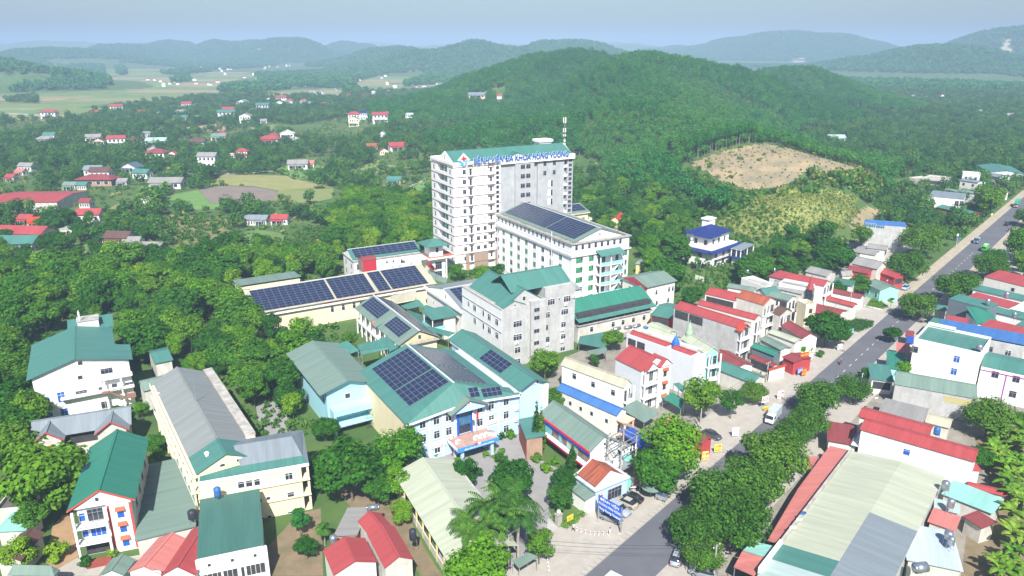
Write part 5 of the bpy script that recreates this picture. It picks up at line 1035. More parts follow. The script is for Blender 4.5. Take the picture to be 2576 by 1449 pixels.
house('red_long_roof','long bright red roof of a low row house beside the grey plaster house',t21(105,850),t21(545,968),t21(592,940),8.2,'gx','red','offwhite',2,rise=.9,bal='B',over=.15)
house('brown_tiled_house','white plaster house with weathered brown tile roof and ornate balconies',t21(398,795),t21(612,858),t21(690,815),9.6,'gx','tile','dirty',3,rise=1.6,over=.15,bal='B')
house('red_veranda_house','red roofed upper veranda with dark openings beside the brown tile roof',t21(165,770),t21(398,825),t21(430,770),8.6,'gx','red','offwhite',3,rise=1.3,dark='A',over=.15)
house('green_gable_house','small white house with bright teal gable end roof',t21(545,745),t21(625,780),t21(682,735),7.0,'gy','teal','white',2,rise=1.4)
house('pale_green_roof','flat pale green roof beyond the red veranda house',t21(330,720),t21(535,755),t21(560,725),6.5,'gx','greygreen','offwhite',2,rise=.7)
house('white_portal_house','house with grey-green roof and white square portal facing the road',t21(640,785),t21(800,825),t21(860,790),6.8,'gx','greygreen','white',2,rise=1.0,dark='A',bal='B')
house('grey_tiled_house','house with broad grey weathered roof beside the red spire',t21(660,720),t21(900,775),t21(955,730),7.5,'gx','asbestos','dirty',2,rise=1.5)
h=house('spire_house','pale blue-grey house with small red spire turret at its road corner',t21(720,700),t21(955,745),t21(1020,715),8.6,'flat','grey','pgrey',3,over=.1)
b=MB();b.prism([(h.L-.8,-.8),(h.L+1.2,-.8),(h.L+1.2,1.2),(h.L-.8,1.2)],0,9.2);h.part('turret',b,M_glass);b=MB();b.lathe([(1.2,9.2),(.85,10.4),(.35,12.2),(.03,13.6)],8,h.L+.2,.2);h.part('spire',b,roofm('red',0))
house('ornate_facade_house','narrow house with old ornate cream parapet beside the spire',t21(850,830),t21(930,870),t21(980,840),6.4,'flat','grey','cream',2,wf='B')
h=house('orange_red_roof_house','pale blue-grey house with long orange-red roof and cream balconies',t21(775,655),t21(1065,715),t21(1110,680),9.0,'gx','red','pgrey',3,rise=1.2,over=.15,bal='B')
MB().box(h.L*.38,h.L*.43,-.02,h.D*.5,9.0,9.3).obj('blue_sheet',M_royal,h.e)
house('red_lean_to','small red lean-to roof behind the orange-red roof',t21(645,635),t21(770,665),t21(785,615),6.5,'my','red','pgrey',2,rise=.6,wf='A')
house('white_flat_house','plain white flat roofed house between villa and red lean-to',t21(430,660),t21(620,735),t21(680,700),5.6,'flat','grey','white',2)
house('grey_terrace_house','house with dark weathered roof and balustrade behind the orange-red roof',t21(920,600),t21(1085,640),t21(1165,610),7.6,'gx','asbestos','dirty',2,rise=1.2)
house('cream_gable_house','tiny cream house with pointed gable between grey roofs',t21(1170,625),t21(1205,640),t21(1235,610),5.6,'gy','asbestos','cream',1,rise=1.6)
house('maroon_roof_house','house with maroon roof and red sheet wall',t21(1235,590),t21(1400,620),t21(1430,590),5.6,'gx','maroon','redw',1,rise=1.0)
house('big_grey_roof_house','house with large dark grey gable roof above the maroon roof',t21(1270,540),t21(1470,585),t21(1490,545),6.6,'gx','asbestos','dirty',1,rise=2.0)
house('red_corner_shop','corner shop with red sheet roof near the parked silver car',t21(1460,600),t21(1600,650),t21(1620,620),4.6,'gx','red','redw',1,rise=1.2,dark='B')
house('old_green_roof_shop','shop with old dark green roof and white arched side wall',t21(1135,690),t21(1285,715),t21(1310,680),4.6,'gx','dgreen','offwhite',1,rise=1.2)
house('aqua_house','small aqua house with grey-green roof under a roadside tree',t21(1370,690),t21(1490,745),t21(1545,690),4.2,'gx','greygreen','mint',1,rise=1.3,wf='A',wst='white')
house('red_gate_roof','low red roof with white wall behind the utility pole',t21(1110,755),t21(1345,805),t21(1390,785),4.0,'gx','maroon','white',1,rise=.7)
house('red_row_roof','long red roof with faded green wall beside the utility pole',t21(1025,800),t21(1290,870),t21(1305,850),4.8,'gx','red','offwhite',1,rise=.9)
house('dark_red_roof','dark red wide shed roof with white skylight',t21(900,880),t21(1175,945),t21(1245,895),3.8,'gx','maroon','offwhite',1,rise=1.0)
house('bright_red_canopy','bright red low roof strip beneath the dark red one',t21(890,905),t21(1090,955),t21(1110,925),3.4,'gx','red','offwhite',1,rise=.5)
house('ornate_small_house','small grey gabled house with white pilasters behind roadside trees',t21(670,905),t21(740,930),t21(820,895),7.0,'gx','brown','dirty',2,rise=1.4,bal='B')
house('wide_red_roof','wide faded red roof beside the olive strip roof',t21(735,1010),t21(900,1110),t21(965,1060),4.2,'gx','maroon','offwhite',1,rise=1.4)
house('olive_strip_roof','olive strip roof laid between red roofs',t21(635,1060),t21(850,1140),t21(890,1110),4.4,'gx','pale','offwhite',1,rise=.4)
house('grey_strip_roof','pale grey strip roof below the olive one',t21(575,1110),t21(740,1195),t21(800,1165),4.2,'gx','greygreen','offwhite',1,rise=.5)
house('green_arched_canopy','green arched canopy roof over an open yard',t21(510,1170),t21(690,1240),t21(720,1205),4.2,'gx','green','slatew',1,rise=.8)
house('maroon_carport','maroon carport roof over the white car',t21(495,1245),t21(680,1320),t21(700,1290),3.2,'gx','maroon','offwhite',1,rise=.3,dark='A')
house('red_roadside_roof','red roof with rust red doors by the hanging sign',t21(745,1245),t21(840,1290),t21(940,1235),3.6,'gx','maroon','redw',1,rise=.5,ww=2.0,wh=2.2)
house('orange_gate_roof','small orange tiled gate roof at the end of the stone wall',t21(640,1345),t21(655,1352),t21(755,1300),3.0,'gy','orange','offwhite',1,rise=.3)
house('rust_shed','rust red low shed under the roadside trees',t12(2480,330),t22(150,455),t22(225,410),3.4,'gx','maroon','redw',1,rise=.7)
canopy('red_awning','faded red tiled forecourt awning beside the rust shed',[(t12(2400,280),3.2),(t12(2500,235),3.4),(t22(20,300),3.0),(t12(2480,330),2.9)],'pink')
# behind the ward block and annex
house('teal_court_roof','teal sheet roof behind the grey plaster house',t11(2330,930),t11(2480,960),t11(2540,850),5.2,'gx','teal','redw',1,rise=1.3,dark='A')
canopy('tank_yard_roof','low teal roof with cables beside the concrete block',[(t11(1785,1140),3),(t11(1800,1090),3.2),(t11(2010,1050),3.2),(t11(1990,1180),3.0)],'teal')
canopy('tank_yard_roof','second low teal roof under the round tree',[(t11(1850,1200),3),(t11(2000,1170),3.2),(t11(2010,1205),3.2),(t11(1900,1235),3.0)],'greygreen')
house('olive_long_roof','olive long roof behind the blue dome',t11(2290,1010),t11(2440,1080),t11(2560,1060),6.0,'gx','pale','dirty',2,rise=.6)
house('green_gable_hut','grey-green gabled hut in the trees right of the ward block',t11(2290,345),t11(2360,385),t11(2400,350),4.5,'gx','greygreen','offwhite',1,rise=1.2)
house('green_gable_hut','pale green gabled hut lower in the trees right of the ward block',t11(2345,475),t11(2440,500),t11(2470,480),4.2,'gy','greygreen','offwhite',1,rise=1.2)
house('orange_roofed_hut','cream hut with bright orange gable roof beside the yellow building',t11(2025,215),t11(2105,222),t11(2160,185),5.0,'gy','orange','cream',1,rise=1.8)
house('yellow_gate_hut','tiny yellow hut with grey roof among the trees',t11(2215,540),t11(2255,545),t11(2280,520),4.0,'hip','slate','yellow',1,rise=1.0)
# --- navy roofed villa
V5=S(2500,800,2.926)
nv=Bld('navy_roofed_villa','white three-storey villa with navy tiled hip roofs on the hillside',V5(180,205),V5(480,265),11.2,V5(815,205))
L,D=nv.L,nv.D
nv.walls('white',11.2,[(.9,.9),(L-.9,.9),(L-.9,D-.9),(.9,D-.9)]);nv.hip('navy',2.6,.1,z=11.2);nv.hip('navy',1.9,.1,z=11.0,x0=L*.45,x1=L+.6,y0=-.8,y1=D*.45,name='bay_roof')
nv.walls('white',6.8,[(-2.4,-2.4),(L+2.4,-2.4),(L+2.4,D+1.6),(-2.4,D+1.6)],name='lower_wall')
b=MB()
for(x0,x1,y0,y1) in((-3.4,L+3.4,-4.0,-2.2),(L+2.2,L+4.0,-4.0,D+2)):b.slab([(x0,y0,5.9),(x1,y0,5.9),(x1,y1,6.9),(x0,y1,6.9)] if x1-x0>4 else[(x0,y0,6.9),(x1,y0,5.9),(x1,y1,5.9),(x0,y1,6.9)],.12)
nv.part('skirt_roof',b,roofm('navy',0));b=MB();b.box(-2.4,L+2.4,-2.4,-2.2,6.8,7.4);b.box(L+2.2,L+2.4,-1.4,D,6.8,7.4);nv.part('terrace_wall',b,M_trimw)
b=MB();b.box(L*.22,L*.5,D*.55,D*.8,12.5,15.4);b.box(L*.2,L*.52,D*.52,D*.83,15.4,15.9);nv.part('tank_house',b,wallm('white'))
nv.wins('y0',(L*.2,L*.45,L*.8),(7.6,),1.2,1.9,'dark',out=-.9);nv.wins('x1',(D*.25,D*.5,D*.75),(7.6,),1.2,1.9,'dark',out=-.9);nv.wins('y0',(0,L*.35,L*.8),(3.5,.5),1.5,2.0,'dark',out=2.4);nv.wins('x1',(1,D*.4,D*.8),(3.5,.5),1.7,2.0,'dark',out=2.4)
nv.rail('x1',0,D*.6,3.4,.9,M_dark,3.4);MB().box(L+2.4,L+3.5,0,D*.6,3.2,3.4).obj('balcony',M_trimw,nv.e)
sp_=Bld('villa_sun_porch','glazed sun porch with slate roof on the right of the navy villa',V5(700,385),V5(820,410),6.4,V5(960,355),cat='porch');sp_.mono('slate',6.3,7.0,over=0.,axis='y');MB().box(.6,sp_.L-.6,.6,sp_.D-.6,0,3.3).obj('base',wallm('white'),sp_.e);sp_.hip('navy',.7,.6,z=3.3,name='skirt_roof');MB().box(.9,sp_.L-.9,.9,sp_.D-.9,3.9,6.0).obj('glazing',M_glass,sp_.e)
for x,y in((.2,.2),(sp_.L-.5,.2),(sp_.L-.5,sp_.D-.5),(sp_.L*.5,.2),(sp_.L-.5,sp_.D*.5)):MB().box(x,x+.3,y,y+.3,3.6,6.4).obj('post',M_trimw,sp_.e)
# --- up the street
E1=S(3200,640,4.025)
h=house('blue_edged_warehouse','tall plain cement house with blue strip roof and blue barred windows under the cut bank',E1(175,800),E1(800,850),E1(905,810),11.0,'my','blue','cement',3,rise=.6,over=.1)
for uv,w_ in((E1(205,815),1.4),(E1(288,828),2.6),(E1(405,843),3.2)):s_,z_=h.fs(uv,'y0');h.win('y0',s_,z_-.8,w_,1.5,'curtain',out=-.1)
canopy('teal_canopy','teal strip canopy along the foot of the cement house',[(E1(290,1015),3.6),(E1(330,1000),4),(E1(730,1110),3.6),(E1(690,1140),3.2)],'greygreen')
house('grey_cottage','grey cottage with dark roof and carved red and white gable end',E1(195,1165),E1(490,1205),E1(585,1165),5.0,'gx','asbestos','offwhite',1,rise=1.2,dark='B')
house('grey_cottage','plain grey flat-roofed cottage in front of the carved gable',E1(80,1240),E1(330,1280),E1(360,1210),4.6,'gx','asbestos','offwhite',1,rise=.8,wf='A')
house('grey_cottage','second grey cottage roof behind the palm grove',E1(-20,1220),E1(90,1240),E1(190,1140),4.6,'gx','asbestos','dirty',1,rise=.8)
h=house('white_shop_house','white flat fronted house with slate and green roof by the far road',E1(1145,390),E1(1670,440),E1(1700,360),7.2,'my','slate','white',2,rise=.6,over=.1)
for uv in(E1(1560,490),E1(1635,495)):s_,z_=h.fs(uv,'y0');h.win('y0',s_,z_-1.2,1.6,2.4,'slot',out=-.1)
house('teal_red_shed','long low shed with teal roof and red sheet wall beside the far road',E1(1240,550),E1(1770,665),E1(1800,610),3.4,'gx','teal','redw',1,rise=.9)
house('long_grey_wall_house','low grey house with long teal roof edge behind the white shop house',E1(1370,300),E1(1960,365),E1(1980,340),5.0,'gx','greygreen','cement',1,rise=.8)
house('balcony_house','off-white two-storey house with ochre balcony by the far road',E1(1600,145),E1(1880,185),E1(1975,170),7.4,'gx','slate','offwhite',2,rise=.7,wf='A',bal='B')
house('mint_edged_house','white house with mint green front edge behind the balcony house',E1(1640,50),E1(1930,70),E1(1960,40),8.4,'flat','slate','pgrey',2,wf='A')
house('weathered_house','weathered grey house with dark lower gallery behind the ochre bank',E1(1030,120),E1(1390,160),E1(1420,105),6.6,'flat','slate','dirty',2,wf='A',dark='A')
house('weathered_house','low weathered grey house left of the dark gallery',E1(830,115),E1(1030,150),E1(1060,100),5.0,'flat','slate','dirty',1)
house('far_teal_roof','teal roofed row house near the far bend of the road',E1(1985,240),E1(2235,320),E1(2290,300),4.4,'gx','teal','offwhite',1,rise=1.2)
house('far_red_roof','red roofed row house beyond the teal one',E1(2110,225),E1(2255,285),E1(2280,265),4.8,'gx','maroon','offwhite',1,rise=.7)
house('far_slate_roof','slate roofed house behind the trees by the far road',E1(2020,70),E1(2200,105),E1(2245,70),5.5,'gx','slate','offwhite',1,rise=1.2)
house('far_teal_hall','teal and pale roofed hall at the top of the street',t20(2220,1245),t20(2310,1300),t20(2475,1255),6.5,'gx','teal','pgrey',1,rise=1.4)
# --- far side of the road
S4,S3=S(3240,1200,1.861),S(3360,980,2.558)
h=house('white_tower_house','tall blank white house with green roof terrace and blue windows across the road',S4(350,145),S4(815,250),S4(850,130),11.0,'flat','teal','white',3,over=.05,flatm=roofm('teal',0))
for uv in(S4(647,273),S4(627,360)):s_,z_=h.fs(uv,'y0');h.win('y0',s_,z_-.8,1.2,1.6,'blue',out=-.05)
s_,z_=h.fs(S4(360,208),'y0');h.win('y0',s_,z_-.7,1.0,1.5,'dark',out=-.05)
MB().box(.2,h.L*.45,h.D-.5,h.D-.35,11.6,12.4).obj('lattice_parapet',M_trimw,h.e)
h=house('grey_flank_house','long house with pale cement flank and light blue strip roof across the road',S3(385,655),S3(1228,860),S3(1228,700),10.0,'myr','blue','cement',3,rise=.5,over=.1,ang=-37)
s_,z_=h.fs(S4(878,205),'y0');h.win('y0',s_,z_-.6,1.2,1.3,'dark',out=-.1);s_,z_=h.fs(S4(1005,232),'y0');h.win('y0',s_,z_-.6,1.2,1.3,'white',out=-.1)
h=house('white_purple_house','white house with purple trim lines and green roof at the frame edge',S4(815,320),S4(1250,415),S4(1250,300),8.0,'gx','teal','white',2,rise=1.0,over=.1,ang=-37)
for uv in(S4(915,383),S4(1062,415),S4(1037,520)):s_,z_=h.fs(uv,'y0');h.win('y0',s_,z_-.7,1.3,1.5,'dark',out=-.1)
s_,_=h.fs(S4(980,450),'y0');MB().box(s_-.12,s_+.12,.03,.095,0,7.0).obj('purple_strip',mat('trim_purple',(.30,.05,.28),.7),h.e);MB().box(.1,h.L,.03,.095,6.9,7.15).obj('purple_strip',mat('trim_purple',(.30,.05,.28),.7),h.e)
h=house('green_roofed_hall','low hall with long grey-green roof and cement wall below the white tower house',S4(212,450),S4(790,555),S4(822,465),5.6,'gx','greygreen','cement',1,rise=1.7,over=.15)
MB().box(h.L*.62,h.L*.95,.12,.17,3.6,5.0).obj('yellow_shutter',mat('shutter_yellow',(.45,.40,.18),.7,.2,stripe=(2,.2)),h.e)
house('ribbed_grey_shed','shed with ribbed grey roof behind the long red roof',S4(100,640),S4(415,720),S4(425,625),3.6,'my','asbestos','dirty',1,rise=.5)
house('small_beige_shed','small shed with beige sheet gable roof next to the ribbed grey shed',S4(425,715),S4(600,760),S4(610,690),3.2,'gx','beige','dirty',1,rise=.9)
h=house('white_red_house','long white house with bright red gable roof across the road',t22(1335,345),t22(2210,580),t22(2245,495),7.6,'gx','red','white',2,rise=1.0,over=.25,ang=-38)
s_,z_=h.fs(t22(1688,518),'y0');h.win('y0',s_,z_-.6,1.1,1.2,'blue',out=-.25);MB().box(-1.2,.3,.4,h.D-.3,3.6,3.8).obj('balcony',M_trimw,h.e);h.rail('x0',.5,h.D-.4,3.8,.9,M_metal,1.1)
house('red_back_roof','second red roof in two steps behind the long white house',t22(1320,245),t22(1870,375),t22(1880,310),7.0,'gx','red','offwhite',2,rise=.8,ang=-38)
house('red_yard_roof','dark red yard roof beside the roadside trees',t22(1090,430),t22(1320,470),t22(1310,330),3.4,'my','maroon','offwhite',1,rise=.5)
house('red_side_roof','red porch roof at the back end of the long white house',t22(2185,655),t22(2260,660),t22(2285,575),4.0,'my','red','white',1,rise=.5)
house('red_side_roof','lower red shed roof behind the white house by the banana plants',t22(2150,785),t22(2450,855),t22(2410,795),3.0,'gx','red','offwhite',1,rise=.5)
sw=Bld('market_shed','huge low shed with patchwork roof of pale green, grey-blue and teal sheets',t22(560,1449),None,5.0,46,ang=46,L=25.5,cat='building')
c0=P(t22(1275,505),5.0);a=P(t22(560,1449),5.0);dirv=(c0-a).normalized();g=math.atan2(dirv.y,dirv.x)-math.pi/2
sw.g=g;sw.e.rotation_euler[2]=g;sw.ux=Vector((math.cos(g),math.sin(g),0));sw.uy=Vector((-math.sin(g),math.cos(g),0));sw.D=(c0-a).length;sw.o=Vector((a.x,a.y,0))-sw.uy*12;sw.D+=12;sw.e.location=sw.o
def sloc(uv,z=5.):
    q=P(uv,z)-sw.o;return q.dot(sw.ux),q.dot(sw.uy)
FOOT[-1]=(sw.o.x,sw.o.y,g,25.5,sw.D)
xr,_y=sloc(t22(1940,790));xm,ym=sloc(t22(1410,970),6.);_x,y2=sloc(t22(1150,1380),6.);_x,y3=sloc(t22(755,1210));_x,y4=sloc(t22(665,1320));Lx=xr
def patch(x0,x1,y0,y1,key,nm='roof_sheet',dz=0.):
    f=lambda x:5.0+1.1*min(x,xm)/xm-max(0,x-xm)*.35/(Lx-xm);b=MB();b.slab([(x0,y0,f(x0)+dz),(x1,y0,f(x1)+dz),(x1,y1,f(x1)+dz),(x0,y1,f(x0)+dz)],.1);b.obj(nm,roofm(key,1),sw.e)
patch(0,xm,y3,sw.D,'pale');patch(0,xm,y4,y3-.02,'teal');patch(0,xm,0,y4-.02,'paleblue');patch(xm+.01,Lx,ym,sw.D,'pale');patch(xm+.01,Lx,0,ym-.02,'bluegrey' if 0 else 'slate')
sw.walls('cement',4.8,[(.2,.2),(Lx-.2,.2),(Lx-.2,sw.D-.2),(.2,sw.D-.2)]);MB().box(-.25,.15,y4,sw.D,4.4,5.6).obj('parapet',M_concrete,sw.e);MB().box(-.3,.2,y4-4,y3,4.5,5.75).obj('white_parapet',M_trimw,sw.e);b=MB();b.slab([(Lx-6.5,sw.D-6,5.75),(Lx,sw.D-6,5.65),(Lx,sw.D-.2,5.65),(Lx-5.0,sw.D-.2,5.75)],.04);sw.part('aqua_patch',b,roofm('aqua',0))
canopy('pink_awning','long faded pink sheet awning along the road side of the market shed',[(t22(1110,465),4.0),(t22(1262,500),4.4),(t22(720,1205),4.2),(t22(640,1180),3.8),(t22(870,790),3.8)],'pink',ax=1)
canopy('pink_awning','short pink sheet awning at the bottom edge by the parked car',[(t22(450,1260),3.8),(t22(640,1315),4.2),(t22(540,1449),4.2),(t22(385,1380),3.6)],'pink',ax=1)
canopy('aqua_awning','pale aqua sheet awning between the two pink awnings',[(t22(530,1185),3.8),(t22(700,1225),4.2),(t22(640,1310),4.2),(t22(455,1255),3.7)],'aqua',ax=1)
canopy('pink_awning','small dusty pink roof under the roadside trees',[(t22(930,545),3.2),(t22(1030,545),3.4),(t22(970,640),3.4),(t22(915,620),3.0)],'pink')
house('aqua_roofed_shed','long shed with streaked aqua roof behind the market shed',t22(1950,830),t22(2340,985),t22(2390,870),3.6,'my','aqua','dirty',1,rise=.4)
house('steel_roofed_shed','shed with bluish steel roof right of the market shed',t22(1690,1330),t22(2120,1420),t22(2145,1150),4.2,'my','steel','dirty',1,rise=.3)
house('salmon_roofed_shed','small shed with salmon sheet roof between aqua and steel roofs',t22(1845,1040),t22(2060,1115),t22(2090,1010),3.8,'my','pink','dirty',1,rise=.3)
house('red_tiled_hut','hut with blotched red tile roof next to the banana plants',t22(2110,1000),t22(2260,1095),t22(2335,1035),3.2,'my','maroon','dirty',1,rise=.4)
house('pale_roofed_shed','small pale green roof with a water tank on it',t22(1895,935),t22(2090,985),t22(2135,930),3.9,'my','paleblue','dirty',1,rise=.3)
h=house('slate_walled_house','tall house with dark slate blue flank and teal roof edge across the road',S3(505,360),S3(880,460),S3(900,400),10.5,'my','teal','slatew',3,rise=.4,over=.05)
house('red_strip_house','white house with red strip roof and small cream cupola across the road',S3(665,345),S3(1085,455),S3(1125,400),8.6,'my','red','white',2,rise=.5,over=.05)
house('green_strip_house','house with long green strip roof behind the red strip',S3(725,265),S3(1228,380),S3(1240,340),8.0,'my','teal','white',2,rise=.5)
h=house('upper_red_house','long cement walled house with red roof marked by pale seams at the frame edge',S3(845,150),S3(1250,250),S3(1280,180),8.8,'my','red','offwhite',2,rise=1.0,over=.1)
s_,z_=h.fs(S3(1120,272),'y0');h.win('y0',s_,z_-.5,.9,1.0,'dark',out=-.1)
house('green_slope_house','house with bright green sloping roof and white verge across the road',S3(775,600),S3(1000,615),S3(1035,515),8.4,'my','green','white',2,rise=1.8)
house('red_ridge_house','house with long red strip roof at the frame edge across the road',S3(800,625),S3(1228,735),S3(1228,650),9.0,'my','red','white',2,rise=.5)
house('red_strip_roof','red strip roof in front of the slate blue flank',S3(480,570),S3(690,605),S3(695,560),8.6,'my','red','pgrey',2,rise=.4)
house('teal_back_roof','teal roof with solar water heater at the frame edge',S3(1150,610),S3(1228,630),S3(1228,545),8.4,'my','teal','white',2,rise=.5)
house('teal_mid_roof','teal roof between slate flank house and frame edge',S3(890,475),S3(1228,560),S3(1228,500),8.0,'my','teal','white',2,rise=.4)
house('red_gable_hut','low hut with faded red gable roofs below the cement flank house',S3(380,690),S3(600,780),S3(630,730),5.0,'gx','pink','offwhite',1,rise=1.0)
house('teal_low_roof','low teal roof by the kerb below the big roadside tree',S3(275,625),S3(385,650),S3(400,565),3.8,'my','teal','dirty',1,rise=.6)
house('teal_low_roof','second teal roof behind the big roadside tree',S3(375,465),S3(490,480),S3(495,440),4.5,'my','teal','dirty',1,rise=.4)
house('kerb_shop','small kerbside shop with maroon roof',S4(285,115),S4(345,125),S4(385,90),3.0,'my','maroon','offwhite',1,rise=.3)
house('kerb_shop','small kerbside stall with blue sheet roof',S4(295,160),S4(345,168),S4(360,125),3.0,'my','royal','offwhite',1,rise=.3)
house('kerb_shop','kerbside shop with faded pink roof',S4(225,240),S4(320,255),S4(335,180),3.2,'my','pink','offwhite',1,rise=.4)
house('kerb_shop','kerbside shop with green and blue sheet front',S4(165,335),S4(300,355),S4(320,250),3.6,'my','green','lightaqua',1,rise=.6)
house('kerb_shop','white kerbside shop with teal gable roof and dark awning',S4(48,415),S4(212,435),S4(232,340),3.6,'my','teal','white',1,rise=.7,dark='A')
# ---------------------------------------------------------------- village houses
VP={}
def vproto(rk,wall,st,roof):
    k=(rk,wall,st,roof)
    if k in VP:return VP[k]
    L,D,z=10.,7.,3.4*st;b=MB();b.prism([(-4.7,-3.2),(4.7,-3.2),(4.7,3.2),(-4.7,3.2)],-1.5,z)
    if roof=='gx':b.add([(-4.7,-3.2,z),(-4.7,3.2,z),(-4.7,0,z+1.8)],[(0,2,1)]);b.add([(4.7,-3.2,z),(4.7,3.2,z),(4.7,0,z+1.8)],[(0,1,2)])
    if roof=='gy':b.add([(-4.7,-3.2,z),(4.7,-3.2,z),(0,-3.2,z+2.2)],[(0,1,2)]);b.add([(-4.7,3.2,z),(4.7,3.2,z),(0,3.2,z+2.2)],[(0,2,1)])
    wm=b.mesh('wall',wallm(wall));r=MB()
    if roof=='gx':r.slab([(-5.2,-3.8,z-.1),(5.2,-3.8,z-.1),(5.2,0,z+2),(-5.2,0,z+2)],.12);r.slab([(-5.2,0,z+2),(5.2,0,z+2),(5.2,3.8,z-.1),(-5.2,3.8,z-.1)],.12)
    elif roof=='gy':r.slab([(-5.3,-3.7,z-.15),(0,-3.7,z+2.4),(0,3.7,z+2.4),(-5.3,3.7,z-.15)],.12);r.slab([(0,-3.7,z+2.4),(5.3,-3.7,z-.15),(5.3,3.7,z-.15),(0,3.7,z+2.4)],.12)
    elif roof=='flat':r.box(-5,5,-3.5,3.5,z,z+.25)
    else:
        e=[(-5.4,-3.9,z),(5.4,-3.9,z),(5.4,3.9,z),(-5.4,3.9,z),(-2,0,z+2.2),(2,0,z+2.2)];r.add(e,[(0,1,5,4),(1,2,5),(2,3,4,5),(3,0,4),(3,2,1,0)])
    VP[k]=(wm,r.mesh('roof',roofm(rk,0)),L,D,z);return VP[k]
_vw={};_pm={}
def vwin(st):
    if st not in _vw:
        b=MB();b.box(-.62,.62,-.08,.02,-.08,1.58);b.cur=1;b.box(-.52,.52,-.1,.0,0,1.5);_vw[st]=b.mesh('window',[M_frame,M_glass])
    return _vw[st]
def vh(label,uv,w,st=1,rk='red',wall='white',roof='gx',ang=8,dr=.7,group=None,name='village_house',porch=True,wins=True):
    z=3.4*st;p=P(uv,z);zz=0.;hp=ground_hit(uv,z)
    if hp is not None and hp.y<p.y-4:
        if group:return None
        zz=hp.z-z;p=hp
    dep=CT*p.y-ST*(p.z-CAMZ);wm_=w/3.0*dep/FPX
    wm,rm,L,D,_z=vproto(rk,wall,st,roof);s=max(.55,min(2.6,wm_/L))
    VFOOT.append((p.x-math.cos(R(ang))*s*5,p.y-math.sin(R(ang))*s*5-3,R(ang),s*10,7))
    e=empty(name,(p.x,p.y,zz),R(ang),label,'house',group);e.scale=(s,max(.8,min(1.5,s*dr*1.3)),max(.85,min(1.15,s)))
    link('wall',wm,e);link('roof',rm,e)
    if wins and len(VFOOT)%3:
        if(rk,st) not in _pm:q=MB();q.slab([(-4.2,-5.6,2.5),(2.6,-5.6,2.5),(2.6,-3.2,3.1),(-4.2,-3.2,3.1)],.1);_pm[(rk,st)]=(q.mesh('porch_roof',roofm('asbestos' if rk in('red','maroon') and st==2 else rk,0)),MB().box(-.09,.09,-.09,.09,-1,2.5).mesh('porch_post',M_trimw))
        a_,b_=_pm[(rk,st)];link('porch_roof',a_,e)
        for x in(-4,-.8,2.4):link('porch_post',b_,e,(x,-5.4,0))
    if wins:
        for k in range(st):
            for x in(-3.2,-1.0,1.2,3.3):link('window',vwin(0),e,(x,-3.2,k*3.4+1.0))
            for y in(-1.4,1.4):link('window',vwin(0),e,(4.7,y,k*3.4+1.0),math.pi/2);link('window',vwin(0),e,(-4.7,y,k*3.4+1.0),-math.pi/2)
    return e
